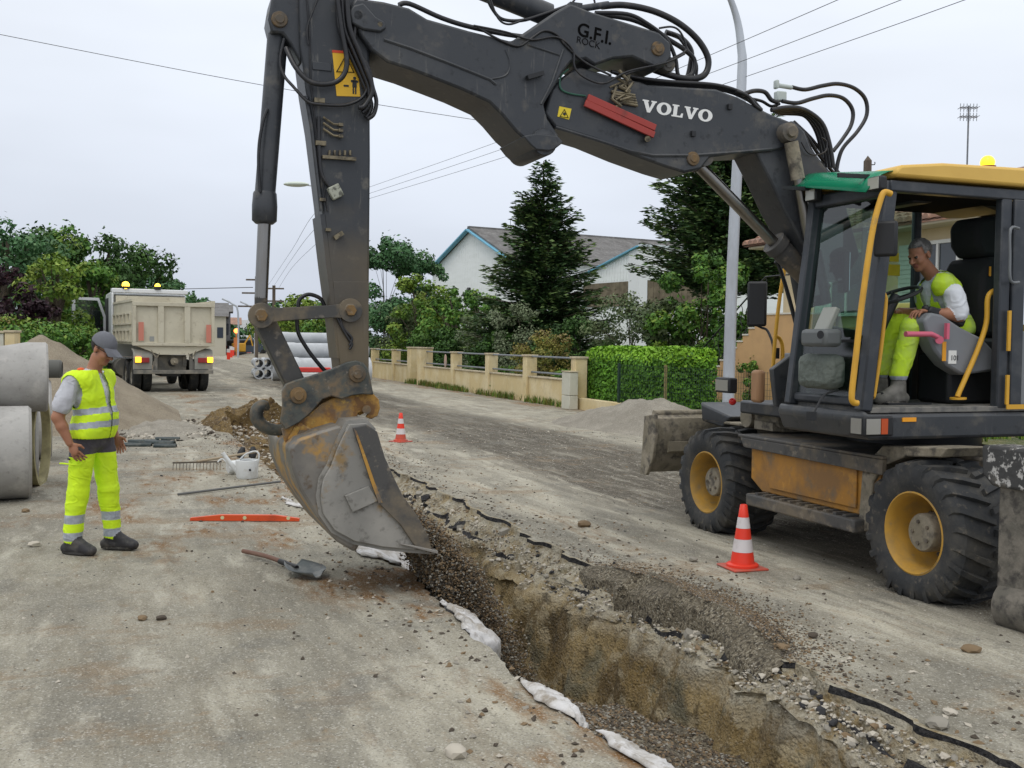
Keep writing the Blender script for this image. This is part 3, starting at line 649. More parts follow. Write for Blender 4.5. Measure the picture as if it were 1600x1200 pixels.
def spruce(name, label, base, H, r, seed=1, levels=40, per=12, z0=.04, group=None, droop=.25, spray=.32, pw=.8, gaps=.0):
    rg = np.random.RandomState(seed); rr = random.Random(seed)
    root = empty(name, base, 0, label, 'conifer', group)
    tb = MB(); tb.tube([(0, 0, -.1), (0, 0, H * .5), (0, 0, H)], [.16 + H * .012, .1 + H * .005, .015], 8)
    Cs, Ds, Ms, Ls = [], [], [], []
    for i in range(levels):
        t = (i + rr.uniform(-.3, .3)) / levels; z = H * (z0 + (1 - z0) * t)
        L0 = r * (1 - t) ** pw + .12
        for j in range(per if t < .8 else 6):
            a = rr.uniform(0, 6.283); L = L0 * rr.uniform(.62, 1.12)
            if rr.random() < gaps: continue
            ca, sa = math.cos(a), math.sin(a); rise = (.35 * t - droop) * L
            pts = []
            m = max(3, int(L / .14))
            for q in range(1, m + 1):
                u = q / m; x = L * u; pts.append((ca * x, sa * x, z + rise * u + .28 * L * u * u * (.5 + .6 * t)))
            if L > .5: tb.tube([(0, 0, z), pts[len(pts) // 2], pts[-1]], [.035, .02, .008], 4, 0, False)
            for q, p in enumerate(pts):
                u = (q + 1) / m; wd = spray * (1.2 - u) * (1 + L * .45) + .07
                kk = int(5 + 6 * wd)
                for e_ in range(kk):
                    s_ = rr.uniform(-1, 1) * wd; fx = rr.uniform(-.08, .10)
                    Cs.append((p[0] - sa * s_ + ca * fx, p[1] + ca * s_ + sa * fx, p[2] - abs(s_) * .25 + rr.uniform(-.08, .05)))
                    dd = (ca * .9 - sa * np.sign(s_) * .7, sa * .9 + ca * np.sign(s_) * .7, rr.uniform(-.25, .35)); Ds.append(dd)
                    Ms.append(2 if (u > .8 and rr.random() < .55) else (1 if rr.random() < .45 else 0)); Ls.append(rr.uniform(.15, .30))
    tb.build('trunk', m_bark, root, 60)
    C = np.array(Cs); D = np.array(Ds); D /= np.linalg.norm(D, axis=1)[:, None]; L = np.array(Ls)[:, None]
    t = np.cross(D, rg.normal(0, 1, C.shape) * .5 + np.array([0, 0, 1.])); t /= np.linalg.norm(t, axis=1)[:, None]
    V = np.stack([C - D * L * .5, C + t * L * .20, C + D * L * .6, C - t * L * .20], 1)
    foliage('crown', V, G_SP, Ms, root)
    return root
def gp(px, depth, z=None):                            # ground point under column px at a distance
    p = P(px, 535, depth); s, n = p.dot(SD), p.dot(SN)
    return Vector((p.x, p.y, float(ground_z(s, n)) if z is None else z))
def hgt(px, py, depth): return P(px, py, depth).z

# left side of the street
lt = [('dense_tree', 'broad dark tree at the left edge with open top twigs', 8, 338, 40, 3.0, G_BL, 7000, .19, .35),
      ('dense_tree', 'spiky-topped dark tree, second from the left edge', 62, 352, 47, 3.0, G_DK, 7000, .22, .5),
      ('dense_tree', 'pointed-top green tree left of the truck door', 108, 350, 50, 2.6, G_MD, 7000, .22, .7),
      ('dense_tree', 'tall rounded green tree above the truck cab', 166, 362, 54, 3.8, G_DK, 10000, .24, .2),
      ('dense_tree', 'sloping-crowned green tree behind the truck body', 212, 392, 58, 3.0, G_DK, 7000, .25, .2),
      ('dense_tree', 'smaller round tree above the truck cab beacons', 247, 424, 72, 2.8, G_BL, 4500, .30, .2),
      ('dense_tree', 'last low tree of the left row, right of the truck cab', 280, 452, 84, 3.0, G_BL, 3500, .34, .1),
      ('dense_tree', 'yellow-green tree in front of the dark left row', 86, 392, 38, 2.0, G_YL, 6000, .17, .15),
      ('dense_tree', 'mid green tree filling the row behind the open truck door', 140, 410, 44, 2.3, G_MD, 7000, .19, .1),
      ('dense_tree', 'dark tree filling the row left of the truck cab', 185, 430, 46, 1.9, G_DK, 6000, .20, .1),
      ('purple_tree', 'dark purple-leaved tree at the left edge', -22, 400, 33, 2.0, G_PU, 6500, .16, .2),
      ('purple_shrub', 'dark purple shrub under the yellow-green tree', 52, 462, 35, 1.4, G_PU, 6000, .15, .1)]
for i, (nm, lb, px, py, Z, r, ms, n_, lf, sp_) in enumerate(lt):
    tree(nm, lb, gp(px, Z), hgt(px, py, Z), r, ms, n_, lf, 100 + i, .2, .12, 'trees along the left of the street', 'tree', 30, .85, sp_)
sh = [(-5, 492, 30, 1.5), (28, 490, 30, 1.5), (62, 494, 29, 1.5), (98, 500, 29, 1.3), (128, 505, 30, 1.1)]
for i, (px, py, Z, r) in enumerate(sh):
    tree('verge_shrub', ['rounded shrub behind the concrete pipes, at the left edge', 'yellowish shrub behind the tan pillar', 'grassy green shrub behind the beige heap', 'green shrub under the open truck door', 'low green shrub beside the cream truck', 'lowest shrub next to the truck wheels'][i],
         gp(px, Z), hgt(px, py, Z), r, [G_OC, G_YL, G_MD, G_MD, G_MD, G_OL][i] if i < 1 else [G_OL, G_YL, G_MD, G_MD, G_MD, G_OL][i], 3500, .11, 130 + i, .05, .02, 'shrubs on the left verge', 'shrub', 18)

# right side
rt = [('garden_tree', 'blue-green tree with open crown right of the digger stick', 603, 372, 58, 3.0, G_BL, 15000, .20, .35, .05),
      ('garden_tree', 'blue-green tree before the white gable', 668, 412, 60, 2.6, G_BL, 9000, .22, .3, .05),
      ('garden_tree', 'bright green tree between the stick and the warehouse', 650, 432, 50, 2.0, G_YL, 6000, .18, .2, .1),
      ('garden_tree', 'yellow-green tree below the white gable', 708, 452, 49, 2.1, G_MD, 6000, .18, .2, .1),
      ('garden_tree', 'green tree left of the tall spruce', 755, 462, 47, 1.9, G_MD, 5000, .17, .2, .1),
      ('garden_tree', 'pale green tree beyond the bucket linkage', 470, 462, 88, 4.2, G_YL, 6000, .34, .2, .1),
      ('garden_tree', 'grey-green tree far down the street', 438, 470, 120, 3.4, G_BL, 2500, .4, .2, .1),
      ('garden_tree', 'light green tree behind the digger link', 512, 470, 76, 3.0, G_MD, 5000, .3, .2, .1),
      ('leafy_bush', 'large leafy green bush left of the street lamp pole', 1095, 400, 31, 1.75, G_MD, 11000, .14, .35, .05),
      ('leafy_bush', 'leafy green bush right of the street lamp pole', 1152, 440, 30, 1.1, G_MD, 5000, .14, .2, .05),
      ('olive_bush', 'wispy olive-green bush behind the clipped hedge', 985, 462, 33, 1.9, G_OL, 9000, .10, .3, .05),
      ('olive_bush', 'grey-green bush left of the lamp pole behind the hedge', 1045, 470, 32, 1.4, G_OL, 6000, .11, .3, .05),
      ('olive_bush', 'soft olive bush right of the digger stick', 598, 474, 61, 2.9, G_OL, 9000, .17, .2, .03),
      ('olive_bush', 'dull olive bush above the gate pillars', 650, 474, 55, 2.5, G_OL, 9000, .15, .2, .03),
      ('silver_bush', 'silver-leaved bush above the fence, left one', 748, 492, 43, 1.6, G_SV, 6000, .10, .25, .03),
      ('silver_bush', 'taller silver-leaved bush in front of the spruce', 812, 478, 38, 1.3, G_SV, 6500, .10, .35, .03),
      ('ochre_bush', 'yellow-brown bush behind the fence pillars', 848, 516, 34, 1.3, G_OC, 6000, .09, .15, .03),
      ('dark_bush', 'dark green bush under the spruce, beside the hedge', 905, 500, 36, 1.6, G_DK, 7000, .14, .2, .02),
      ('dark_bush', 'dark green shrub behind the third fence bay', 700, 515, 47, 1.7, G_DK, 6000, .14, .1, .02),
      ('dark_bush', 'dark green shrub between the silver bushes', 780, 520, 40, 1.4, G_DK, 5000, .13, .1, .02),
      ('dark_bush', 'dark shrub behind the far gate pillar', 560, 500, 72, 2.6, G_DK, 6000, .16, .1, .02),
      ('low_shrub', 'low leafy shrub showing through the fence by the hedge', 880, 575, 31, .8, G_MD, 2500, .09, .05, .02),
      ('low_shrub', 'low leafy shrub showing through the middle fence bay', 800, 570, 35, .9, G_MD, 2500, .10, .05, .02),
      ('low_shrub', 'low leafy shrub showing through the fence near the gate', 735, 566, 40, .8, G_MD, 2500, .10, .05, .02),
      ('low_shrub', 'small green shrub at the foot of the house stairs', 1180, 572, 27, .5, G_MD, 1500, .08, .1, .02)]
for i, (nm, lb, px, py, Z, r, ms, n_, lf, sp_, tk) in enumerate(rt):
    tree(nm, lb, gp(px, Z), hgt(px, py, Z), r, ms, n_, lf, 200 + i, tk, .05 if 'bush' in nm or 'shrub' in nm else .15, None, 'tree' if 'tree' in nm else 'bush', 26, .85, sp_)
spruce('spruce_tree', 'tall dark spruce in front of the warehouse', gp(846, 41), hgt(846, 258, 41), 3.35, 5, 42, 14, .03, None, .22, .40, .85)
spruce('cedar_tree', 'big dark conifer behind the digger boom and lamp pole', gp(1140, 38), hgt(1140, 205, 38), 3.4, 8, 34, 14, .40, None, .05, .50, .40, .06)

# clipped hedge: dense leaves over a box with a dark core
hs0, hs1, hn0, hn1, hz = 21.2, 26.0, 11.75, 12.9, 1.62
hr = empty('clipped_hedge', S((hs0 + hs1) / 2, (hn0 + hn1) / 2, .1), 0, 'bright green clipped box-shaped hedge by the lamp pole', 'hedge')
rg = np.random.RandomState(77); n_ = 24000
face = rg.choice(4, n_, p=[.5, .32, .12, .06]); u, v_ = rg.uniform(0, 1, n_), rg.uniform(0, 1, n_)
sA = np.where(face == 2, hs0, np.where(face == 3, hs1, hs0 + (hs1 - hs0) * u)); nA = np.where(face == 0, hn0, hn0 + (hn1 - hn0) * (v_ if True else 0)); zA = np.where(face == 1, hz, .12 + (hz - .12) * v_)
nA = np.where(face == 0, hn0, np.where(face == 1, hn0 + (hn1 - hn0) * v_, hn0 + (hn1 - hn0) * u))
bul = .07 * fbm(sA * 1.6, zA * 2.2 + nA, None, 9) + rg.uniform(-.10, .05, n_)
nrm = np.array([[-SN.x, -SN.y, 0], [0, 0, 1], [-SD.x, -SD.y, 0], [SD.x, SD.y, 0]])[face]
rc = np.clip(1 - (hz - zA) / .25, 0, 1) * np.clip(1 - (nA - hn0) / .25, 0, 1) * .1
Cc = SV(sA, nA, zA) + nrm * bul[:, None] - np.array([-SN.x, -SN.y, .8]) * rc[:, None] - np.array(hr.location)
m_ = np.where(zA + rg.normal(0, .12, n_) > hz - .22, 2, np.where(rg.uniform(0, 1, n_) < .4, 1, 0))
HG = [leafmat('hedge leaf', (0.115, 0.277, 0.022), .5), leafmat('hedge leaf dark', (0.063, 0.166, 0.019)), leafmat('hedge leaf young', (0.208, 0.407, 0.029), .75)]  # darker tone strewn at random, young tone along the top
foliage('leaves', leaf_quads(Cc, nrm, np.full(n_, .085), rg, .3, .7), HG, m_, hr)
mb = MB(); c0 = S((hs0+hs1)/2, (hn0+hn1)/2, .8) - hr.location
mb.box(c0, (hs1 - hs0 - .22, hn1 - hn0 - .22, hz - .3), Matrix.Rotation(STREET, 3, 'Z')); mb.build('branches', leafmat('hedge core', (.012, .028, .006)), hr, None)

# ================================================================== garden wall with pillars and rails
m_crm = mat('cream render', (.62, .50, .27), .9, layers=[((.70, .60, .38), 1.3, .45, .65), ((.34, .28, .18), 3.5, .58, .72, .6, (1, 1, .35)), ((.50, .42, .27), 14, .55, .7, .5)], bump=(25, .4, .01))
m_cap = mat('stone coping', (.50, .43, .30), .9, layers=[((.26, .23, .18), 5, .5, .68, .8)], bump=(20, .5, .01))
m_rail = mat('grey painted rail', (.16, .18, .20), .5, layers=[((.28, .27, .26), 8, .5, .7)])
RZ = Matrix.Rotation(STREET, 4, 'Z')
def T_at(p, rz=STREET): return Matrix.Translation(p) @ Matrix.Rotation(rz, 4, 'Z')
def street_thing(name, s, n, z, label, cat, group=None):
    o = empty(name, S(s, n, z), STREET, label, cat, group); return o   # local x runs along the street, local y to its left
WN = 11.5
gw = street_thing('garden_wall', 26.3, WN, 0, 'cream rendered garden wall with grey rails and capped pillars', 'wall')
def px_to_s(px, n):
    d = ray(px, 560); k = n / (d.x * SN.x + d.y * SN.y); return (d * k).dot(SD)
pil = [px_to_s(x, WN) - 26.3 for x in (905, 828, 768, 713, 664)]
pil2 = [px_to_s(x, WN) - 26.3 for x in (648, 619, 586)]
s_end = px_to_s(560, WN) - 26.3
def wall_run(x0, x1, zt=.72):
    k = max(1, round((x1 - x0) / 1.7))
    for i in range(k):                                 # rendered panels with open joints
        a = x0 + (x1 - x0) * i / k; b = x0 + (x1 - x0) * (i + 1) / k
        mb = MB(); mb.bb(a + .012, b - .012, -.09, .09, -.05, zt); mb.build('wall_panel', m_crm, gw, 30, .008)
    mb = MB(); mb.bb(x0, x1, -.13, .13, zt + .003, zt + .05); mb.build('coping', m_cap, gw, 30, .01)
    for z in (zt + .16, zt + .62):
        mb = MB(); mb.tube([(x0, 0, z), (x1, 0, z)], .028, 8); mb.build('rail', m_rail, gw, 60)
def pillar(x, w=.32, h=1.38):
    mb = MB(); mb.bb(x - w/2, x + w/2, -w/2 - .01, w/2 + .01, -.05, h - .05); p = mb.build('pillar', m_crm, gw, 30, .012)
    mb = MB(); mb.bb(x - w/2 - .03, x + w/2 + .03, -w/2 - .04, w/2 + .04, h - .047, h + .01); mb.build('cap', m_cap, p, 30, .012)
for i, x in enumerate(pil): pillar(x, .32 if i < 4 else .5, 1.38 if i < 4 else 1.5)
for i, x in enumerate(pil2): pillar(x, .5 if i == 0 else .32, 1.5 if i == 0 else 1.38)
allx = sorted(pil); 
for a, b in zip(allx[:-1], allx[1:]): wall_run(a + .17, b - .17)
wall_run(pil2[0] + .26, pil2[1] - .17); wall_run(pil2[1] + .17, pil2[2] - .17); wall_run(pil2[2] + .17, s_end)
mb = MB(); mb.tube([(pil[4] + .25, -.2, 1.05), (pil[4] + .5, -.15, 1.25), (pil[4] + .8, -.1, 1.3)], .012, 6); mb.build('gate_latch', m_rail, gw)
# oval plate hung on the rail
mb = MB(); mb.lathe([(0, -.012), (.16, -.012), (.17, 0), (.16, .012), (0, .012)], 20, (0, 0, 0), (0, 1, 0))
o = mb.build('round_sign', mat('faded pink plate', (.50, .33, .26), .7, layers=[((.36, .30, .25), 8, .45, .6)]), None, 40)
o.location = S(px_to_s(696, WN - .12), WN - .12, 1.03); o.rotation_euler = (0, 0, STREET); o.scale = (.9, 1, 1.45); tag(o, 'faded oval plate hanging on the garden fence rail', 'sign')
# meter box
mx = street_thing('meter_cabinet', px_to_s(891, WN - .3), WN - .3, 0, 'pale grey utility meter cabinet beside the last fence pillar', 'cabinet')
m_mx = mat('pale cabinet plastic', (.56, .55, .46), .6, layers=[((.42, .40, .33), 4, .5, .7, .6)])
mb = MB(); mb.bb(-.27, .27, -.12, .12, 0, .36); mb.build('base', m_mx, mx, 30, .012)
mb = MB(); mb.bb(-.27, .27, -.12, .12, .372, .98); mb.build('door', m_mx, mx, 30, .012)
mb = MB(); mb.bb(-.29, .29, -.14, .14, .985, 1.01); mb.build('lid', m_cap, mx, 30, .006)
# low wall and wire fence before the hedge
lw = street_thing('low_wall', 23, WN, 0, 'low cream wall under the clipped hedge', 'wall')
for i in range(6):
    mb = MB(); mb.bb(-8 + i * 1.86, -8 + (i + 1) * 1.86 - .02, -.1, .1, -.08, .30); mb.build('wall_panel', m_crm, lw, 30, .01)
wf = street_thing('wire_fence', 20.5, WN, .3, 'green wire mesh fence in front of the hedge', 'fence')
m_wire = mat('dark green wire', (.02, .05, .035), .5); m_post = mat('old ochre post', (.23, .19, .08), .8)
for x in (-4.2, -2.0, .55, 2.9): mb = MB(); mb.bb(x - .025, x + .025, -.025, .025, 0, .98); mb.build('post', m_post if x == .55 else m_wire, wf)
mb = MB()
for i in range(9): mb.bar((-4.2, .03, .05 + i * .11), (2.9, .03, .05 + i * .11), .005, .005)
for i in range(80): mb.bar((-4.2 + i * .09, .036, .02), (-4.2 + i * .09, .036, .95), .005, .005)
tag(mb.build('wire_mesh', m_wire, wf, None), kind='stuff')
# weeds at the foot of the wall
def tufts(name, label, pts, h, mats, seed, blades=14, wd=.008):
    rg = random.Random(seed); V, Fc, mi = [], [], []
    for p in pts:
        for b in range(blades):
            a = rg.uniform(0, 6.28); hh = h * rg.uniform(.4, 1.2); l = hh * rg.uniform(.1, .6); q = Vector(p) + Vector((rg.gauss(0, .05), rg.gauss(0, .05), 0))
            d = Vector((math.cos(a), math.sin(a), 0)); t = Vector((-d.y, d.x, 0)) * wd
            k = len(V); V += [q - t, q + t, q + d * l * .4 + t * .7 + Vector((0, 0, hh * .6)), q + d * l * .4 - t * .7 + Vector((0, 0, hh * .6)), q + d * l + Vector((0, 0, hh))]
            Fc += [(k, k+1, k+2, k+3), (k+3, k+2, k+4)]; m = rg.randrange(len(mats)); mi += [m, m]
    return tag(mesh_obj(name, V, Fc, mats, None, None, 0, mi), label, 'weeds', kind='stuff')
rr = random.Random(4)
tufts('weeds', 'weeds growing along the foot of the garden wall', [S(px_to_s(rr.choice([rr.uniform(640, 720), rr.uniform(640, 880)]), 11.3), 11.3 + rr.gauss(0, .07), 0) for _ in range(150)], .22, G_MD + G_OC, 5, 16, .012)
tufts('lawn_grass', 'rough grass beside the house beyond the lamp pole', [S(rr.uniform(14, 26), rr.uniform(12.6, 16), .15) for _ in range(900)], .16, G_MD + G_YL, 6, 12, .014)
tufts('verge_grass', 'tall grass on the left verge behind the heap', [S(rr.uniform(22, 34), rr.uniform(-8.5, -3.5) , 0.0) for _ in range(700)], .5, G_MD + G_OC, 7, 12, .02)

# ================================================================== buildings
m_wht = mat('white profiled sheet', (.84, .87, .86), .5, layers=[((.76, .79, .77), 1.2, .45, .65, .6, (.4, .4, 3))])
m_blu = mat('blue edge trim', (.16, .42, .58), .5); m_rof = mat('grey fibre roof', (.17, .165, .16), .9, layers=[((.11, .105, .10), 1.2, .4, .65), ((.26, .25, .24), 5, .55, .7)], bump=(6, .5, .05))
m_brn = mat('brown cladding', (.20, .165, .11), .8, layers=[((.13, .105, .07), 2, .4, .6)])
A0 = P(737, 358, 70); rd = Vector((.86, .51, 0)).normalized(); gd = Vector((rd.y, -rd.x, 0))          # ridge and gable directions
wh = empty('warehouse', Vector((A0.x, A0.y, 0)), math.atan2(rd.y, rd.x), 'white gabled warehouse with grey roof behind the spruce', 'building')
zr, ze, hw, LN = A0.z, A0.z - 2.35, 5.6, 26            # local x along the ridge, local y to the left (away)
mb = MB(); mb.add([(0, -hw, -.2), (0, hw, -.2), (0, hw, ze - .06), (0, 0, zr - .06), (0, -hw, ze - .06), (LN, -hw, -.2), (LN, hw, -.2), (LN, hw, ze - .06), (LN, 0, zr - .06), (LN, -hw, ze - .06)],
    [(0, 1, 2, 3, 4), (9, 8, 7, 6, 5), (0, 4, 9, 5), (1, 6, 7, 2)]); mb.build('wall', m_wht, wh, None)
mb = MB()
for i in range(38):
    y = -hw + .15 + i * .3; zt = zr - .12 - abs(y) * (zr - ze) / hw; mb.bb(-.012, -.002, y - .04, y + .04, 0, zt)
tag(mb.build('sheet_rib', m_wht, wh, None), kind='stuff')
for sg in (-1, 1):
    mb = MB(); o1 = .25
    nrm = Vector((0, sg * (zr - ze), hw)).normalized() * .12
    a, b = Vector((-o1, 0, zr)), Vector((-o1, sg * (hw + .4), ze - .4 * (zr - ze) / hw)); c, d = b + Vector((LN + .5, 0, 0)), a + Vector((LN + .5, 0, 0))
    mb.add([a, b, c, d, a + nrm, b + nrm, c + nrm, d + nrm], [(0, 1, 2, 3), (7, 6, 5, 4), (0, 4, 5, 1), (3, 2, 6, 7), (1, 5, 6, 2), (0, 3, 7, 4)]); mb.build('roof', m_rof, wh, None)
    mb = MB(); mb.bar(a + Vector((-.05, 0, -.05)), b + Vector((-.05, 0, -.05)), .08, .32, 0, Vector((1, 0, 0))); mb.build('edge_trim', m_blu, wh, None)
mb = MB(); mb.bar((-.25, 0, zr + .12), (LN, 0, zr + .12), .3, .12); mb.build('ridge_cap', m_rof, wh, None)
mb = MB(); mb.tube([(3.0, -.6, zr - .3), (3.0, -.6, zr + 2.1)], .03, 5); mb.tube([(2.6, -.6, zr + .1), (3.4, -.6, zr + .1)], .03, 5); mb.tube([(2.6, -.6, zr + .1), (2.6, -.6, zr + .7)], .02, 5); mb.tube([(3.4, -.6, zr + .1), (3.4, -.6, zr + .7)], .02, 5); mb.build('aerial', m_rail, wh)
mb = MB(); mb.bar((-.3, .2, 4.9), (-.04, .2, 5.3), .3, .12); mb.bar((-.55, .15, 4.75), (-.3, .2, 4.95), .34, .06); mb.build('wall_lamp', mat('dark lamp', (.03, .03, .03), .5), wh)
B0 = P(1000, 385, 58)
ax = empty('warehouse_annex', Vector((B0.x, B0.y, 0)), math.atan2(rd.y, rd.x), 'lower white annex with brown cladding bands and blue roof edge', 'building')
zt, zl, wA, LA = B0.z, B0.z - 1.35, 5.4, 14
mb = MB(); mb.add([(0, 0, -.2), (0, wA, -.2), (0, wA, zl), (0, 0, zt), (LA, 0, -.2), (LA, wA, -.2), (LA, wA, zl), (LA, 0, zt)], [(0, 1, 2, 3), (7, 6, 5, 4), (0, 3, 7, 4), (1, 5, 6, 2), (3, 2, 6, 7)]); mb.build('wall', m_wht, ax, None)
mb = MB()
for i in range(20):
    if i > 2: mb.bb(-.035, -.002, .1 + i * .27, .16 + i * .27, 5.3, zt - .12 - (.13 + i * .27) * (zt - zl) / wA)
for i in range(3, 48): mb.bb(.1 + i * .28, .17 + i * .28, -.035, -.002, 5.3, zt - .2)
tag(mb.build('sheet_rib', m_wht, ax, None), kind='stuff')
for i in range(11):
    mb = MB(); mb.bb(-.05, -.003, .95 + i * .4, 1.33 + i * .4, 3.85, 5.2); mb.build('cladding_board', m_brn, ax, None)
for i in range(13):
    mb = MB(); mb.bb(.55 + i * .4, .93 + i * .4, -.05, -.003, 3.85, 5.25); mb.build('cladding_board', m_brn, ax, None)
mb = MB(); mb.bb(-.08, .5, -.06, -.036, -.1, zt); mb.bb(-.08, -.04, -.035, .9, -.1, zt - .1); mb.build('corner_pier', mat('white panel', (.78, .80, .80), .5), ax, None)
mb = MB(); mb.bar((-.09, 0, zt), (-.09, wA, zl), .08, .3, 0, Vector((1, 0, 0))); mb.build('edge_trim', m_blu, ax, None)
mb = MB(); mb.bb(-.1, LA, -.12, 0.05, zt + .002, zt + .14); mb.build('roof_edge', mat('pale trim', (.62, .68, .70), .5), ax, None)

# house with outside stairs
m_hs = mat('cream house render', (.66, .55, .36), .9, layers=[((.60, .49, .31), 1.5, .4, .65)], bump=(30, .3, .01))
m_hs2 = mat('apricot render', (.58, .36, .17), .9, layers=[((.50, .31, .15), 2, .4, .65)], bump=(30, .3, .01))
m_tile = mat('clay roof tile', (.34, .19, .13), .85, layers=[((.22, .14, .11), 2.5, .42, .62), ((.44, .30, .22), 5, .55, .7)])
hsn = street_thing('house', 23.7, 16.4, 0, 'cream two-storey house with tiled roof and outside stairs behind the cab', 'house')
# local x along the street (0 = far corner, negative towards us), local y = street side positive
mb = MB(); mb.bb(-14, 0, -8, 0, 0, 4.3); mb.build('wall', m_hs, hsn, None)
mb = MB(); mb.bb(-14.02, .02, .001, .03, 0, 2.2); mb.build('plinth', m_hs2, hsn, None)
mb = MB(); mb.bb(-14.5, .75, -8, .62, 4.30, 4.36); mb.build('eaves', mat('cream soffit', (.62, .56, .44), .8), hsn, None, .02)
rp = math.radians(19)
mb = MB(); L = 6.0
def rfp(x, t, h=0): return Vector((x, .72 - t * math.cos(rp), 4.37 + t * math.sin(rp) + h))
mb.add([rfp(-14.6, 0), rfp(.85, 0), rfp(.85, L), rfp(-14.6, L)], [(0, 1, 2, 3)])
mb.add([rfp(.85, 0), rfp(.85, L), (.85, -8, 4.37)], [(0, 1, 2)])
mb.build('roof', m_tile, hsn, None)
mb = MB()
for i in range(62):                                   # barrel tiles of the roof, course by course
    x = -14.5 + i * .25
    for t in range(9):
        a, b = rfp(x, t * .42 - .02, .05), rfp(x, t * .42 + .44, .02)
        V_ = []; 
        for p, rr_ in ((a, .115), (b, .095)):
            for q_ in range(5):
                th = math.pi * q_ / 4; V_.append(p + Vector((math.cos(th) * rr_, 0, math.sin(th) * rr_)))
        mb.add(V_, [(q_, q_ + 1, q_ + 6, q_ + 5) for q_ in range(4)] + [(0, 1, 2, 3, 4)])
tag(mb.build('tiles', m_tile, hsn, 60), kind='stuff')
m_shut = mat('white green shutter', (.58, .64, .56), .6)
for x0 in (-6.2, -9.6, -3.2):
    wn = MB(); wn.bb(x0, x0 + 1.1, .002, .05, 2.55, 3.95); wn = wn.build('window', mat('window glass', (.05, .06, .07), .1, spec=.6), hsn, None)
    mb = MB()
    for a, b, c, d in ((x0 - .08, x0, 2.47, 4.03), (x0 + 1.1, x0 + 1.18, 2.47, 4.03), (x0, x0 + 1.1, 3.952, 4.03), (x0, x0 + 1.1, 2.47, 2.548), (x0 + .52, x0 + .58, 2.55, 3.95)): mb.bb(a, b, .03, .09, c, d)
    mb.build('frame', mat('white paint', (.75, .75, .72), .5), wn, None)
    for sx in (x0 - .68, x0 + 1.2):
        mb = MB(); mb.bb(sx, sx + .55, .032, .07, 2.5, 4.0)
        for k in range(14): mb.bb(sx + .05, sx + .5, .071, .085, 2.56 + k * .1, 2.62 + k * .1)
        mb.build('shutter', m_shut, hsn, None)
# stairs rise towards us along the front wall
NST = 15
for i in range(NST):
    x = 3.0 - i * .27; z = .17 * (i + 1)
    mb = MB(); mb.bb(x - .29, x, .10, 1.22, z - .04, z); mb.build('stair_tread', mat('white stair edge', (.66, .62, .54), .8), hsn, None)
mb = MB(); pr = [(3.0, 0)] 
for i in range(NST): x = 3.0 - i * .27; z = .17 * (i + 1) - .043; pr += [(x, z), (x - .27, z)]
xe = 3.0 - NST * .27; ztop = .17 * NST
pr += [(xe - 1.3, ztop - .043), (xe - 1.3, 0)]
mb.prism(pr, .12, 1.2); mb.build('stair_block', m_hs2, hsn, None)
mb = MB(); mb.bb(xe - 1.3, xe - .005, .10, 1.22, ztop - .04, ztop); mb.build('landing', mat('white stair edge', (.66, .62, .54), .8), hsn, None)
m_iron = mat('black wrought iron', (.012, .012, .014), .5, spec=.5)
for i in range(0, NST):
    x = 3.0 - i * .27 - .13; z = .17 * (i + 1); mb = MB()
    pts = [(x + .05 * math.sin(k * 1.26), 1.16, z + k * .09) for k in range(11)]
    mb.tube(pts, .011, 5); mb.build('baluster', m_iron, hsn)
mb = MB(); mb.tube([(3.0, 1.16, .17 + .92), (xe + .14, 1.16, ztop + .92), (xe - 1.25, 1.16, ztop + .92)], .022, 6); mb.tube([(3.0, 1.16, .17 + .1), (xe + .14, 1.16, ztop + .1)], .014, 6); mb.build('handrail', m_iron, hsn)
# TV aerial on a mast and the pole behind
am = empty('tv_aerial', P(1507, 400, 26) * 1, 0, 'television aerial on a thin mast above the cab', 'aerial')
am.location.z = 5.2
zz = P(1507, 165, 26).z - 5.2
mb = MB(); mb.tube([(0, 0, 0), (0, 0, zz)], .022, 6); mb.build('mast', m_rail, am)
mb = MB()
for k, hh in enumerate((0, -.22)):
    mb.tube([(-.22, 0, zz - .05 + hh), (.22, 0, zz - .05 + hh)], .012, 5)
    for q_ in range(6): mb.tube([(-.2 + q_ * .08, -.16, zz - .05 + hh), (-.2 + q_ * .08, .16, zz - .05 + hh)], .008, 4); mb.tube([(-.2 + q_ * .08, 0, zz - .15 + hh), (-.2 + q_ * .08, 0, zz + .05 + hh)], .008, 4)
mb.build('elements', m_rail, am)
wp = P(1356, 243, 24)
wpo = empty('wooden_pole', Vector((wp.x, wp.y, 0)), 0, 'weathered wooden utility pole end behind the green visor', 'pole')
m_wood = mat('weathered wood', (.16, .13, .10), .9, layers=[((.09, .07, .055), 6, .4, .6, 1, (1, 1, .15))])
mb = MB(); mb.bb(-.07, .07, -.07, .07, 0, wp.z - .12); mb.add([(-.07, -.07, wp.z-.12), (.07, -.07, wp.z-.12), (.07, .07, wp.z-.12), (-.07, .07, wp.z-.12), (0, 0, wp.z)], [(0, 1, 4), (1, 2, 4), (2, 3, 4), (3, 0, 4)]); mb.build('post', m_wood, wpo, None)
mb = MB(); mb.tube(spline([(.07, 0, wp.z - .2), (.16, 0, wp.z - .2), (.16, 0, wp.z - .14)], 2), .012, 5); mb.tube(spline([(-.07, 0, wp.z - .4), (-.2, 0, wp.z - .38), (-.32, 0, wp.z - .55)], 3), .012, 5); mb.build('bracket', m_iron, wpo)

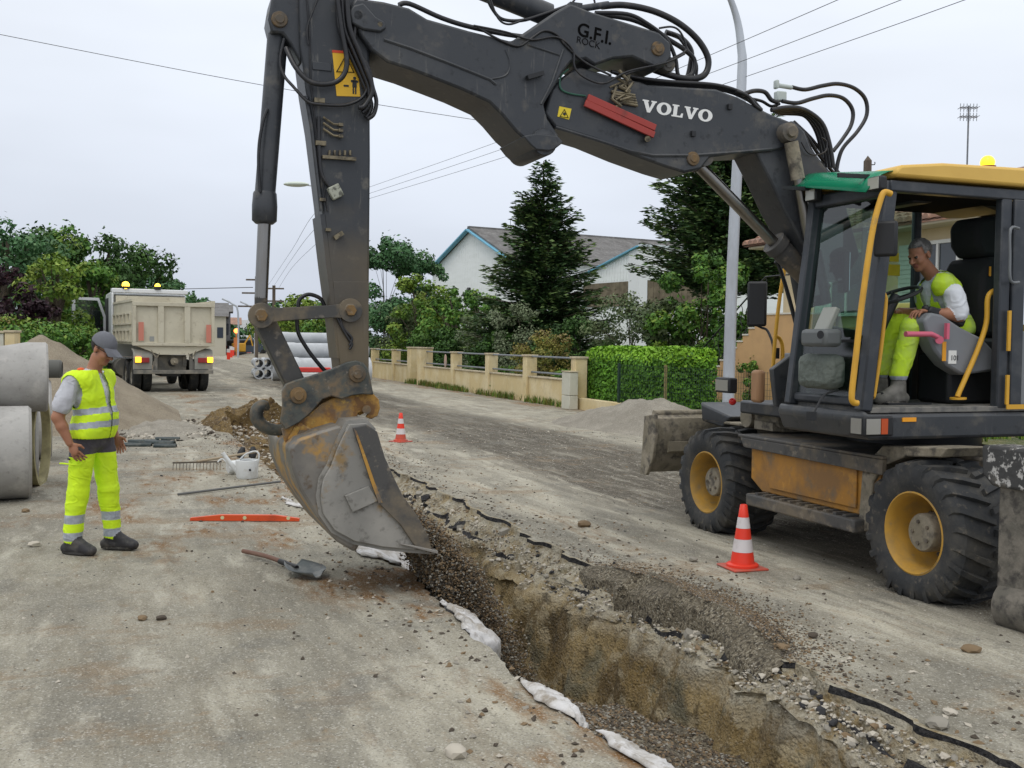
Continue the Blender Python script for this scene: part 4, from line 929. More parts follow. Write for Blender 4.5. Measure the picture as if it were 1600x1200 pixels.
# far end of the street
def block(name, label, px0, px1, top, Z, dep, m, roof=None, windows=0, z0=0):
    a, b = P(px0, top, Z), P(px1, top, Z); c = (a + b) / 2
    o = empty(name, Vector((c.x, c.y, 0)), R(15), label, 'building'); wd = (b - a).length; h = c.z
    mb = MB(); mb.bb(-wd/2, wd/2, 0, dep, 0, h); mb.build('wall', m, o, None)
    if roof:
        mb = MB(); rh = roof[1]; mb.add([(-wd/2-.3, -.3, h), (wd/2+.3, -.3, h), (wd/2+.3, dep+.3, h), (-wd/2-.3, dep+.3, h), (-wd/2-.3, dep/2, h+rh), (wd/2+.3, dep/2, h+rh)], [(0, 1, 5, 4), (2, 3, 4, 5), (0, 4, 3), (1, 2, 5), (3, 2, 1, 0)]); mb.build('roof', roof[0], o, None)
    for i in range(windows):
        x = -wd/2 + wd * (i + .5) / windows; mb = MB(); mb.bb(x - wd*.22/windows*1.2, x + wd*.22/windows*1.2, -.04, -.002, h * .45, h * .72); mb.build('window', mat('far window', (.04, .05, .07), .2), o, None)
    return o
m_fg = mat('far grey wall', (.25, .25, .26), .8, layers=[((.20, .20, .21), .6, .4, .6)]); m_fc = mat('far cream wall', (.50, .47, .38), .8); m_fw = mat('far white wall', (.70, .71, .72), .7)
block('far_building', 'grey-roofed cream building right behind the truck body', 300, 352, 494, 110, 12, m_fc, (m_rof, 1.6), 3)
block('far_building', 'dark grey house far down the street', 348, 360, 487, 120, 8, m_fg, (m_rof, .9), 1)
block('far_building', 'white house with dark windows at the end of the street', 372, 396, 500, 150, 8, m_fw, None, 3)
block('far_building', 'low pale house beside the white one at the street end', 355, 374, 507, 140, 8, m_fc, (m_tile, 1.0), 2)
block('far_building', 'small white building behind the digger linkage', 398, 416, 509, 150, 8, m_fw, (m_rof, .8), 2)
for i, (px, Z, h, r, lb) in enumerate([(345, 170, 500, 6, 'round distant tree behind the grey houses'), (385, 190, 503, 7, 'distant tree above the white house'), (410, 160, 498, 5, 'distant tree left of the digger linkage'), (318, 130, 478, 5, 'dark tree on the skyline right of the truck'), (455, 140, 498, 6, 'distant tree behind the pipe stack'), (330, 220, 503, 9, 'wide distant tree at the road end')]):
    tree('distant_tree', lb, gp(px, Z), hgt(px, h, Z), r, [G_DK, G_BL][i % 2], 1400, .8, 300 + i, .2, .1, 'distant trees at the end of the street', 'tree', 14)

# ================================================================== lamps, poles, wires
m_galv = mat('galvanised steel', (.50, .53, .57), .45, .35, layers=[((.42, .44, .47), 4, .4, .6, 1, (1, 1, .3))])
lb_ = gp(1139, 15.8, 0)
lp = empty('street_lamp', lb_, 0, 'tall galvanised street lamp pole between the hedge and the digger', 'street lamp')
pts = [(0, 0, 0), (.03, 0, 3), (.11, 0, 5.6), (.09, 0, 6.15), (.0, -.02, 6.6), (-.2, -.08, 7.0), (-.6, -.2, 7.45), (-1.3, -.45, 7.8), (-1.9, -.7, 7.9)]
sp = spline([Vector(p) for p in pts], 4)
mb = MB(); mb.tube(sp, [.095 - .055 * min(1, i / 20) for i in range(len(sp))], 14); mb.build('pole', m_galv, lp, 60)
mb = MB(); mb.box((-2.15, -.8, 7.9), (.6, .25, .12), Matrix.Rotation(R(20), 3, 'Z')); mb.build('lamp_head', m_galv, lp, 40, .04)
mb = MB(); mb.lathe([(.0, .02), (.16, .02), (.16, .0), (.11, -.02)], 14, (0, 0, .02)); mb.build('base_flange', m_galv, lp)
P2 = gp(538, 31, 0)
l2 = empty('street_lamp', P2, 0, 'street lamp reaching out left of the digger stick', 'street lamp')
z2 = P(470, 288, 31).z
mb = MB(); mb.tube([(0, 0, 0), (0, 0, z2 + .3)], [.12, .08], 10); mb.build('pole', m_wood, l2)
mb = MB(); mb.tube(spline([(0, 0, z2 - .35), (-.5, 0, z2 - .12), (-1.1, 0, z2 - .02)], 4), .025, 6); mb.build('arm', m_galv, l2)
mb = MB(); mb.ball((-1.42, 0, z2 + .0), .38, 12, 8, 0, (1, .5, .2)); mb.build('lamp_head', mat('pale lamp glass', (.6, .66, .58), .3), l2, 60)
def far_pole(name, label, px, py, Z, arms, r=.13, m=None, armw=1.6):
    p = P(px, py, Z); o = empty(name, Vector((p.x, p.y, 0)), 0, label, 'utility pole', 'poles down the street')
    mb = MB(); mb.tube([(0, 0, 0), (0, 0, p.z)], r, 6); mb.build('pole', m or m_wood, o)
    for k in range(arms): mb = MB(); mb.bar((-armw * .5 - .3 * k, 0, p.z - .25 - 1.0 * k), (armw * .5, 0, p.z - .25 - 1.0 * k), .12, .12); mb.build('crossarm', m_wood, o)
    return p
pw1 = far_pole('utility_pole', 'far utility pole with two crossarms seen right of the bucket rod', 428, 446, 85, 3)
pw0 = far_pole('utility_pole', 'far utility pole hidden by the bucket rod', 401, 432, 80, 3)
for px, py, Z, lb in [(372, 472, 100, 'far curved street lamp over the houses'), (398, 476, 110, 'farthest curved street lamp by the bucket rod')]:
    p = P(px, py, Z); o = empty('street_lamp', Vector((p.x, p.y, 0)), 0, lb, 'street lamp', 'far street lamps')
    mb = MB(); mb.tube(spline([(0, 0, 0), (0, 0, p.z - 1), (-.5, 0, p.z - .2), (-1.5, 0, p.z + .3)], 4), .09, 6); mb.build('pole', m_galv, o)
def wire(label, pts, r=.006):
    mb = MB(); mb.tube(spline(pts, 10), r, 4, 0, False); tag(mb.build('overhead_wire', mat('cable', (.05, .05, .055), .6), None), label, 'wire')
wire('long overhead wire crossing the whole sky', [P(-60, 42, 22), P(410, 133, 24), P(800, 196, 26), P(1250, 262, 28), P(1400, 275, 24)], .0065)
top2 = Vector((P2.x, P2.y, z2 + .2))
for i, (px, py, q, w1) in enumerate([(1320, -5, 292, 0), (1415, -3, 302, 1), (1515, -3, 310, 2)]):
    wire(['upper', 'middle', 'lower'][i] + ' of three wires rising to the top right', [P(578, q, 30), P(830, 205 + (i - 1) * 15 + 12, 22), P(px, py, 12), P(px + 400, py - 190, 8.5)], .0045)
    wire(['upper', 'middle', 'lower'][i] + ' of three wires falling to the far pole', [P(578, q, 30), P(495, 330 + i * 25, 42), P(455, 392 + i * 14, 60), pw1 + Vector((-.6 + .5 * i, 0, -.2))], .009)
wire('thin wire behind the truck towards the far pole', [P(260, 452, 100), P(395, 449, 82)], .03)
# ================================================================== wheeled excavator
EX = Vector((3.50, 9.20, -0.07)); UA = R(200)
ex = empty('excavator', EX, 0, 'dark grey and yellow wheeled excavator tipping gravel into the trench', 'excavator')
UF = Vector((math.cos(UA), math.sin(UA), 0)); UL = Vector((-UF.y, UF.x, 0))
def U(px, py, y):                                      # where a sight line meets the upright plane y = const of the upper carriage
    d = ray(px, py); o = Vector((0, 0, CAM_H)) - EX; t = (y - o.dot(UL)) / d.dot(UL); q_ = o + d * t
    return Vector((q_.dot(UF), y, q_.z))
def Uxz(pts, y): return [(lambda p: (p.x, p.z))(U(a, b, y)) for a, b in pts]
def part(mb, name, m, parent=None, ang=None, smooth=40, bevel=0, label=None):
    o = mb.build(name, m, parent or ex, smooth, bevel)
    if parent is None: o.rotation_euler = (0, 0, UA if ang is None else ang)
    if label: o['label'] = label
    return o
LOW = STREET
m_gry = mat('dark grey machine paint', (.036, .040, .046), .40, layers=[((.062, .064, .066), 2.2, .45, .66, .8), ((.14, .125, .10), 6, .57, .72, .5), ((.13, .125, .115), 22, .62, .70, .5, (1, 1, .12)), ((.016, .017, .02), 14, .58, .68, .7)], bump=(60, .08, .005), spec=.45)
m_gryd = mat('muddy grey paint', (.075, .073, .070), .65, layers=[((.17, .14, .10), 3, .45, .62), ((.26, .22, .165), 10, .56, .7, .8), ((.03, .03, .032), 6, .58, .68, .6)], bump=(40, .4, .006))
m_rust = mat('rusty worn paint', (.095, .080, .062), .75, layers=[((.20, .12, .045), 2.6, .45, .6), ((.05, .05, .048), 7, .52, .66), ((.27, .24, .19), 16, .60, .72, .7)], bump=(50, .4, .004))
m_yel = mat('machine yellow', (.66, .36, .035), .45, layers=[((.50, .26, .03), 3, .5, .7, .7), ((.30, .20, .08), 12, .62, .75, .6)], spec=.4)
m_yelr = mat('roof yellow', (.72, .46, .10), .4, layers=[((.62, .38, .08), 2, .45, .7, .6)], spec=.4)
m_yeld = mat('dirty orange panel', (.42, .20, .035), .6, layers=[((.26, .14, .05), 3, .42, .6), ((.16, .13, .09), 5, .54, .7, .9), ((.55, .28, .05), 8, .6, .7, .6)], bump=(30, .3, .005))
m_chr = mat('chromed rod', (.26, .25, .235), .28, 1.0, layers=[((.22, .19, .15), 14, .5, .7, .6, (1, 1, .2))])
m_hose = mat('black rubber hose', (.014, .014, .016), .38, layers=[((.05, .045, .042), 14, .55, .7, .7)], spec=.5)
m_tyre = mat('tyre rubber', (.030, .032, .034), .75, layers=[((.075, .070, .060), 4, .45, .65, .9), ((.17, .145, .11), 14, .58, .72, .75)], bump=(50, .4, .008))
m_brs = mat('brass fitting', (.22, .185, .12), .45, .5, layers=[((.07, .06, .045), 20, .45, .65)])
m_blk = mat('black plastic', (.018, .019, .021), .5)
m_mud = mat('dried grey mud', (.21, .185, .135), .9, layers=[((.29, .255, .195), 5, .45, .6), ((.10, .09, .075), 10, .5, .65)], bump=(30, .7, .01))
m_mudd = mat('dark mud', (.13, .12, .10), .9, layers=[((.20, .18, .15), 5, .45, .6), ((.06, .055, .05), 10, .5, .65)], bump=(30, .7, .01))
m_steel = mat('scraped bucket steel', (.24, .232, .212), .55, .15, layers=[((.33, .315, .285), 2.5, .42, .65), ((.28, .17, .05), 4, .60, .7, .8), ((.08, .072, .06), 14, .55, .7, .7)], bump=(30, .2, .004))
m_ears = mat('orange worn bracket', (.44, .24, .05), .65, layers=[((.20, .10, .035), 7, .45, .58), ((.14, .12, .10), 4, .50, .62, .95), ((.52, .33, .08), 15, .58, .68)], bump=(40, .4, .005))
m_amb = mat('amber beacon', (.9, .45, .02), .3, emit=((1.0, .55, .03), 2.2))
def glassmat(name, tint, refl=.10, rough=.02):
    m = bpy.data.materials.new(name); m.use_nodes = True; n, l = m.node_tree.nodes, m.node_tree.links; n.clear()
    o = n.new('ShaderNodeOutputMaterial'); mx = n.new('ShaderNodeMixShader'); t = n.new('ShaderNodeBsdfTransparent'); g = n.new('ShaderNodeBsdfGlossy'); f = n.new('ShaderNodeFresnel')
    f.inputs[0].default_value = 1.45; t.inputs[0].default_value = (*tint, 1); g.inputs['Roughness'].default_value = rough
    a = n.new('ShaderNodeMath'); a.operation = 'ADD'; a.inputs[1].default_value = refl; l.new(f.outputs[0], a.inputs[0])
    l.new(a.outputs[0], mx.inputs[0]); l.new(t.outputs[0], mx.inputs[1]); l.new(g.outputs[0], mx.inputs[2]); l.new(mx.outputs[0], o.inputs[0]); return m
m_gls = glassmat('tinted cab glass', (.40, .58, .50), .05); m_gls2 = glassmat('dusty lower glass', (.42, .56, .48), .06, .25)
m_vis = mat('green acrylic', (.004, .26, .13), .25, alpha=.82, spec=.5)

# ---- undercarriage (local x towards the dozer blade, local y towards the trench)
mb = MB(); mb.bb(-2.15, 2.0, -.45, .45, .55, 1.0); mb.bb(-1.7, -1.15, -.78, .78, .36, .62); mb.bb(1.15, 1.7, -.78, .78, .36, .62); mb.cyl((0, 0, .3), (0, 0, .56), .3); part(mb, 'chassis', m_gryd, None, LOW, 30, .02)
mb = MB(); mb.cyl((0, 0, 1.0), (0, 0, 1.17), .55, None, 40); part(mb, 'slew_ring', m_blk, None, LOW)
def wheel(x, sy):
    ya, yb = (.70, 1.24) if sy > 0 else (-.70, -1.24)
    ax = 1 if sy > 0 else -1
    hub = MB(); prof = [(.0, .20), (.155, .20), (.16, .17), (.16, -.1), (.2, -.12), (.2, -.3)]
    w_ = MB(); yc = (ya + yb) / 2; hw_ = .27
    # tyre body
    prof = [(.285, -.25), (.33, -.275), (.40, -.285), (.455, -.27), (.487, -.235), (.492, 0), (.487, .235), (.455, .27), (.40, .285), (.33, .275), (.285, .25), (.275, .2)]
    tyre = MB(); tyre.lathe(prof, 56, (x, yc, .505), (0, ax, 0))
    tw = part(tyre, 'wheel', m_tyre, None, LOW, 35)
    # lugs: angled bars round the tread, alternating left and right
    lg = MB(); NL = 22
    for i in range(NL * 2):
        a = math.pi * i / NL; side = 1 if i % 2 else -1
        V_ = []
        for (v, da, r1) in ((.0 * side, 0, .495), (.13 * side, .09, .495), (.262 * side, .20, .472), (.285 * side, .235, .43)):
            for (dr, wd) in ((-.03, .058), (.030, .042)):
                for sg in (-1, 1):
                    aa = a + (da + sg * wd * .95); rr_ = r1 + dr
                    V_.append((x + math.sin(aa) * rr_, yc + v * ax, .505 + math.cos(aa) * rr_))
        F_ = []
        for s_ in range(3):
            k = s_ * 4
            F_ += [(k + 2, k + 3, k + 7, k + 6), (k, k + 2, k + 6, k + 4), (k + 3, k + 1, k + 5, k + 7)]
        F_ += [(12, 14, 15, 13), (0, 1, 3, 2)]
        if side * 1 < 0: F_ = [f[::-1] for f in F_]
        lg.add(V_, F_)
    o = part(lg, 'tread_lugs', m_tyre, tw, None, 30)
    rm = MB(); rm.lathe([(.30, .255), (.286, .262), (.276, .245), (.262, .20), (.262, .06), (.235, .02), (.20, -.05), (.15, -.06), (.1, -.06)], 48, (x, yc, .505), (0, ax, 0)); rim = part(rm, 'rim', mat('dusty wheel yellow', (.50, .28, .045), .6, layers=[((.36, .22, .06), 4, .45, .62), ((.24, .19, .11), 9, .58, .7, .8)]), tw, None, 40)
    hb = MB(); hb.lathe([(.0, .185), (.125, .185), (.137, .17), (.14, -.06)], 28, (x, yc, .505), (0, ax, 0)); part(hb, 'hub', m_mud, tw, None, 40)
    bt = MB()
    for k in range(5):
        a = 1.256 * k; p_ = Vector((x + .08 * math.cos(a), yc + ax * .185, .505 + .08 * math.sin(a))); bt.cyl(p_, p_ + Vector((0, .012 * ax, 0)), .014, None, 6)
    for k in range(10):
        a = .628 * k; p_ = Vector((x + .185 * math.cos(a), yc - ax * .055, .505 + .185 * math.sin(a))); bt.cyl(p_, p_ + Vector((0, .03 * ax, 0)), .016, None, 6)
    part(bt, 'wheel_bolts', m_gryd, tw)
for x in (1.40, -1.42):
    for sy in (1, -1): wheel(x, sy)
# side box, deck plates and steps
mb = MB(); mb.prism([(.78, .95), (-.95, .95), (-.95, .60), (-.80, .52), (.60, .52), (.78, .62)], .5, 1.13); part(mb, 'side_box', m_yeld, None, LOW, 30, .012)
mb = MB(); mb.prism([(.60, .935), (-.70, .935), (-.70, .57), (.45, .57)], 1.134, 1.15); part(mb, 'locker_door', m_yeld, None, LOW, 30, .006)
mb = MB(); mb.prism([(.86, .985), (-1.05, .985), (-1.05, .87), (.80, .90)], 1.155, 1.2); mb.bb(-1.05, .9, .46, 1.2, .987, 1.01); part(mb, 'deck_plate', m_gryd, None, LOW, 30, .006)
mb = MB(); mb.bb(-.82, .66, .98, 1.26, .40, .505); part(mb, 'step', m_gryd, None, LOW, 30, .015)
for i in range(11): mb = MB(); mb.bb(-.70 + i * .12, -.66 + i * .12, 1.02, 1.24, .507, .525); part(mb, 'tread_rib', m_gryd, None, LOW)
mb = MB(); mb.prism([(-.74, .40), (-.78, .90), (-1.0, 1.085), (-1.66, 1.13), (-1.60, 1.06), (-1.25, 1.03), (-1.0, .93), (-.90, .80), (-.88, .42)], .7, 1.16); part(mb, 'mudguard', m_mud, None, LOW, 30, .01)
mb = MB(); mb.bb(.85, 2.25, -.7, .75, 1.02, 1.05); part(mb, 'front_deck', m_mud, None, LOW, 30, .01)
mb = MB(); mb.prism([(.95, 1.055), (2.05, 1.055), (2.05, 1.2), (1.9, 1.24), (1.1, 1.24)], -.65, -.05); part(mb, 'tool_box', m_gry, None, LOW, 30, .02)
mb = MB(); mb.cyl((.82, .75, 1.13), (1.25, .75, 1.13), .075); mb.box((1.02, .75, 1.07), (.3, .2, .08)); mb.cyl((1.3, .86, 1.13), (1.3, .64, 1.13), .1); part(mb, 'deck_cylinder', m_mud, None, LOW, 40, .004)
mb = MB(); mb.prism([(1.75, 1.10), (2.3, 1.2), (2.34, 1.22), (2.3, 1.02), (1.9, .98)], .15, .75); part(mb, 'blade_cover', m_gry, None, LOW, 30, .02)
# dozer blade: curved plate with end plate
pf = [(2.50, 1.08), (2.43, 1.04), (2.40, .90), (2.44, .72), (2.50, .58), (2.60, .46)]
pb = [(x + .035, z + .004) for x, z in pf]
mb = MB(); mb.prism(pf + pb[::-1], -1.22, 1.22); bl = part(mb, 'dozer_blade', m_mud, None, LOW, 35)
mb = MB(); mb.prism([(2.38, 1.09), (2.62, 1.06), (2.66, .70), (2.70, .43), (2.56, .43), (2.42, .62), (2.36, .9)], 1.223, 1.26); part(mb, 'end_plate', m_mud, bl, None, 30, .008); mb = MB(); mb.prism([(2.38, 1.09), (2.62, 1.06), (2.66, .70), (2.70, .43), (2.56, .43), (2.42, .62), (2.36, .9)], -1.26, -1.223); part(mb, 'end_plate', m_mud, bl, None, 30, .008)
mb = MB(); mb.tube([(2.52, -1.2, 1.09), (2.52, 1.2, 1.09)], .035, 10); part(mb, 'top_tube', m_mud, bl)
mb = MB(); mb.prism([(2.36, .80), (2.395, .80), (2.395, .68), (2.36, .70)], -1.1, 1.1); part(mb, 'stiffener', m_mud, bl)
mb = MB(); mb.bar((1.7, .5, .6), (2.42, .62, .72), .12, .16); mb.bar((1.7, -.5, .6), (2.42, -.62, .72), .12, .16); part(mb, 'blade_arm', m_gryd, None, LOW)
# rear outrigger with pad
mb = MB(); mb.bb(-2.45, -2.14, 1.0, 1.18, .25, .98); og = part(mb, 'outrigger', m_mudd, None, LOW, 30, .015)
mb = MB(); mb.prism([(-2.75, 1.2), (-2.02, 1.19), (-2.03, 1.0), (-2.12, .93), (-2.75, .93)], .95, 1.22); part(mb, 'bracket', mat('splashed mud', (.055, .055, .055), .8, layers=[((.20, .18, .15), 5, .5, .65, .7), ((.48, .47, .45), 16, .54, .60)], bump=(30, .6, .01)), og, None, 30, .02)
mb = MB(); mb.cyl((-2.17, 1.08, .16), (-2.75, 1.08, .20), .17, None, 24); mb.cyl((-2.15, 1.08, .16), (-2.17, 1.08, .16), .15); mb.bar((-2.52, 1.10, .95), (-2.52, 1.10, .2), .14, .09); part(mb, 'jack', m_mudd, og, None, 40, .004)

# ---- upper carriage (local x towards the bucket, local y towards the camera)
mb = MB(); mb.bb(-1.9, 1.0, -1.2, .25, 1.18, 1.30); mb.bb(-1.9, .2, .25, 1.2, 1.18, 1.30); part(mb, 'upper_frame', m_gry, None, None, 30, .02)
mb = MB(); mb.prism([(-2.1, 1.31), (-2.1, 2.1), (-1.7, 2.25), (-.62, 2.25), (-.62, 1.31)], -1.22, 1.22); part(mb, 'engine_cover', m_yelr, None, None, 30, .06)
mb = MB(); mb.bb(-.6, .55, -1.22, -.45, 1.31, 1.75); part(mb, 'tank_cover', m_gry, None, None, 30, .04)
mb = MB(); mb.bb(1.12, 1.2, -.72, -.58, 1.31, 1.60); part(mb, 'gas_bottle', mat('apricot paint', (.36, .20, .10), .6), None, None, 30, .03)
# boom foot brackets
mb = MB()
for y in (-.28, .22): mb.prism([(.1, 1.3), (1.25, 1.3), (1.3, 1.62), (1.1, 1.75), (.75, 2.0), (.3, 1.95)], y, y + .06)
part(mb, 'boom_bracket', m_gry, None, None, 30, .01)

# cab shell
CY0, CY1 = .30, 1.25
mb = MB(); mb.prism([(1.54, 1.37), (1.56, 1.30), (1.50, 1.155), (-.6, 1.155), (-.6, 1.34), (1.50, 1.34)], .24, 1.29); part(mb, 'cab_skirt', m_gry, None, None, 30, .03)
mb = MB(); mb.bb(-.58, 1.46, CY0, CY1, 1.345, 1.385); cabf = part(mb, 'cab_floor', mat('dusty cab floor', (.20, .19, .17), .8, layers=[((.10, .10, .10), 8, .45, .6)]), None, None, 30, .005)
m_cab = mat('cab frame grey', (.032, .037, .045), .4, layers=[((.075, .078, .082), 4, .5, .7, .8)], spec=.45)
def pillar_b(p0, p1, w1, w2, nm='cab_pillar', m=None, bev=.012):
    mb = MB(); mb.bar(p0, p1, w1, w2, 0, Vector((1, 0, 0))); return part(mb, nm, m or m_cab, None, None, 30, bev)
pillar_b((1.495, 1.21, 1.36), (1.31, 1.20, 3.0), .085, .10)       # front pillars
pillar_b((1.49, .34, 1.36), (1.30, .34, 3.0), .08, .10)
pillar_b((.27, 1.215, 1.36), (.27, 1.215, 3.0), .07, .10)       # door pillars
pillar_b((-.52, 1.20, 1.36), (-.52, 1.20, 3.0), .08, .10)
pillar_b((-.52, .34, 1.36), (-.52, .34, 3.0), .08, .10)
pillar_b((.30, .32, 1.36), (.30, .32, 3.0), .05, .07)
pillar_b((1.34, 1.21, 2.965), (-.5, 1.21, 2.965), .08, .09, 'door_header')
mb = MB(); mb.bb(1.42, 1.51, .38, 1.16, 1.386, 1.455); part(mb, 'windscreen_sill', m_cab, None, None, 30, .02)
mb = MB(); mb.bar((1.30, .36, 2.95), (1.30, 1.18, 2.95), .09, .10); part(mb, 'windscreen_header', m_cab, None, None, 30, .015)
mb = MB(); mb.bb(-.56, 1.3, CY0 + .01, CY1 - .01, 2.93, 2.99); part(mb, 'headliner', mat('matt black lining', (.012, .012, .013), 1.0, spec=.02), None, None, 30, .01)
mb = MB(); mb.prism([(1.315, 3.025), (1.325, 3.07), (1.28, 3.11), (.9, 3.15), (.1, 3.165), (-.62, 3.14), (-.66, 3.025)], .27, 1.285); roof = part(mb, 'cab_roof', m_yelr, None, None, 30, .035)
mb = MB(); mb.bb(-.5, 1.3, CY0, CY0 + .02, 1.386, 1.95); part(mb, 'cab_side_panel', m_blk, None, None)
mb = MB(); mb.poly([(1.47, .39, 1.47), (1.47, 1.15, 1.47), (1.305, 1.15, 2.9), (1.305, .39, 2.9)]); wsn = part(mb, 'windscreen', m_gls)
mb = MB(); mb.poly([(1.485, .40, 1.45), (1.485, 1.15, 1.45), (1.445, 1.15, 1.86), (1.445, .40, 1.86)]); part(mb, 'lower_windscreen', m_gls2)
mb = MB(); mb.bar((1.45, .39, 1.86), (1.45, 1.15, 1.86), .02, .02); part(mb, 'glass_joint', m_blk)
mb = MB(); mb.poly([(1.30, .315, 1.95), (.30, .315, 1.95), (.30, .315, 2.93), (1.22, .315, 2.93)]); part(mb, 'side_window', m_gls)
# rear quarter with its glass, panel and grab bar
mb = MB(); mb.bb(-.47, .22, 1.20, 1.235, 1.39, 1.95); part(mb, 'rear_side_panel', mat('pale grey panel', (.20, .21, .22), .5), None, None, 30, .01)
mb = MB(); mb.poly([(-.47, 1.22, 2.0), (.22, 1.22, 2.0), (.22, 1.22, 2.9), (-.47, 1.22, 2.9)]); part(mb, 'quarter_window', m_gls)
mb = MB(); mb.bb(.10, .215, 1.238, 1.27, 1.39, 2.93); part(mb, 'door_edge', m_cab, None, None, 30, .01, 'folded-back cab door edge')
mb = MB(); mb.tube(spline([U(1592, 357, 1.30), U(1579, 358, 1.33), U(1578, 400, 1.33), U(1579, 438, 1.33), U(1592, 441, 1.30)], 4), .011, 8); part(mb, 'grab_bar', mat('grey grab bar', (.16, .17, .18), .4))
mb = MB(); mb.bb(-.6, .27, 1.292, 1.302, 1.365, 1.40); mb.bb(.235, .262, 1.27, 1.285, 1.4, 1.62); mb.bb(.235, .262, 1.27, 1.285, 1.8, 2.1); part(mb, 'door_seal', m_yel)
# handrails
def rail(pts, y, r, m=m_yel, nm='handrail', ys=None):
    mb = MB(); P3 = [U(a, b, (ys[i] if ys else y)) for i, (a, b) in enumerate(pts)]; mb.tube(spline(P3, 5), r, 10); part(mb, nm, m, None, None, 60)
rail([(1392, 303), (1381, 301), (1374, 318), (1365, 352), (1357, 400), (1346, 480), (1337, 560), (1331, 615), (1333, 628), (1340, 630)], 1.36, .022)
rail([(1377, 456), (1382, 462), (1383, 478), (1376, 545), (1366, 612), (1364, 620)], 1.18, .018)
rail([(1562, 453), (1550, 456), (1543, 468), (1541, 505), (1528, 545), (1511, 585), (1499, 612), (1496, 620)], 1.12, .02)
mb = MB(); mb.cyl(U(1497, 621, 1.12), U(1497, 624, 1.12), .06); part(mb, 'rail_foot', m_yel)
rail([(1232, 395), (1226, 420), (1219, 460), (1212, 520), (1208, 570), (1206, 606)], -.9, .018)
rail([(1210, 524), (1219, 530), (1223, 550), (1220, 606)], -.95, .018)
# roof gear
mb = MB(); mb.ball(U(1543, 254, .9) + Vector((0, 0, .0)), .055, 14, 10, 0, (1, 1, 1.0)); bc = part(mb, 'beacon', m_amb, None, None, 60)
mb = MB(); p_ = U(1543, 262, .9); mb.cyl(p_ - Vector((0, 0, .04)), p_ + Vector((0, 0, .012)), .062); part(mb, 'beacon_base', mat('beacon base red brown', (.20, .07, .02), .5), bc)
mb = MB(); vc = [U(1237, 291, .22), U(1352, 300, 1.18), U(1402, 266, 1.26), U(1288, 272, .26)]
VV = []
for i in range(7):
    for j in range(5):
        a, b = i / 6, j / 4; p_ = (vc[0] * (1 - a) + vc[1] * a) * (1 - b) + (vc[3] * (1 - a) + vc[2] * a) * b; VV.append(p_ + Vector((0, 0, .05 * math.sin(math.pi * b))))
mb.add(VV, [(i*5+j, (i+1)*5+j, (i+1)*5+j+1, i*5+j+1) for i in range(6) for j in range(4)])
o = part(mb, 'sun_visor', m_vis); sdm = o.modifiers.new('thickness', 'SOLIDIFY'); sdm.thickness = .006
mb = MB()
for y in (.4, 1.08): mb.bar((1.3, y, 3.05), (1.66, y, 3.04), .02, .03)
part(mb, 'visor_bracket', m_blk)
def worklight(px, py, y, nm='work_light'):
    p_ = U(px, py, y); mb = MB(); mb.box(p_, (.07, .13, .10)); b_ = part(mb, nm, m_blk, None, None, 30, .015)
    mb = MB(); mb.box(p_ + Vector((.0375, 0, 0)), (.006, .11, .08)); part(mb, 'lens', mat('lamp lens', (.42, .42, .36), .2, spec=.8), b_)
worklight(1371, 287, 1.22); worklight(1272, 305, .42)
def mirror(c, w_, h, nm='mirror', yaw=0, m=None):
    mb = MB(); Rm = Matrix.Rotation(yaw, 3, 'Z'); mb.box(c, (.05, w_, h), Rm); b_ = part(mb, nm, m or m_blk, None, None, 30, .02)
    mb = MB(); mb.box(c - Rm @ Vector((.027, 0, 0)), (.004, w_ * .86, h * .9), Rm); part(mb, 'mirror_glass', mat('mirror glass', (.5, .55, .6), .05, 1.0), b_)
mirror(U(1384, 373, 1.33), .16, .25, yaw=.7)
mirror(U(1318, 425, .25), .17, .34, yaw=-.35)
pm = U(1183, 475, -1.15); mirror(pm, .18, .42, yaw=.9)
mb = MB(); mb.tube(spline([pm - Vector((0, 0, .2)), U(1190, 512, -1.15), U(1200, 518, -1.1), U(1209, 548, -1.0), U(1208, 606, -.95)], 4), .012, 8); mb.box(U(1212, 552, -.98), (.05, .05, .1)); part(mb, 'mirror_arm', m_blk)
mb = MB(); mb.tube(spline([U(1212, 412, -.4), U(1216, 412, -.4), U(1230, 455, -.35), U(1245, 512, -.3)], 4), .018, 8); part(mb, 'guard_bar', m_blk)
mb = MB(); mb.bb(1.21, 1.3, -1.15, -.9, 1.38, 1.52); hl = part(mb, 'headlight', m_blk, None, None, 30, .015)
mb = MB(); mb.bb(1.301, 1.306, -1.13, -.92, 1.40, 1.50); part(mb, 'lens', mat('headlight glass', (.30, .29, .26), .15, spec=.8), hl)
mb = MB(); mb.ball((1.2, -1.0, 1.30), .035); part(mb, 'marker_lamp', mat('red lens', (.55, .02, .02), .2), None)
mb = MB(); pl = U(1314, 652, 1.295); mb.bb(1.30, 1.56, 1.15, 1.305, 1.185, 1.325); fl = part(mb, 'headlight', m_blk, None, None, 30, .012)
mb = MB(); mb.bb(1.561, 1.567, 1.17, 1.28, 1.20, 1.31); mb.bb(1.42, 1.54, 1.3055, 1.311, 1.20, 1.31); part(mb, 'lens', mat('headlight glass', (.30, .29, .26), .15, spec=.8), fl)
mb = MB(); mb.bb(1.36, 1.415, 1.3055, 1.315, 1.20, 1.31); part(mb, 'indicator', mat('orange red lens', (.5, .08, .02), .25), fl)
mb = MB(); mb.bb(1.10, 1.22, 1.291, 1.300, 1.285, 1.315); part(mb, 'side_reflector', mat('orange reflector', (.85, .35, .02), .3), None)
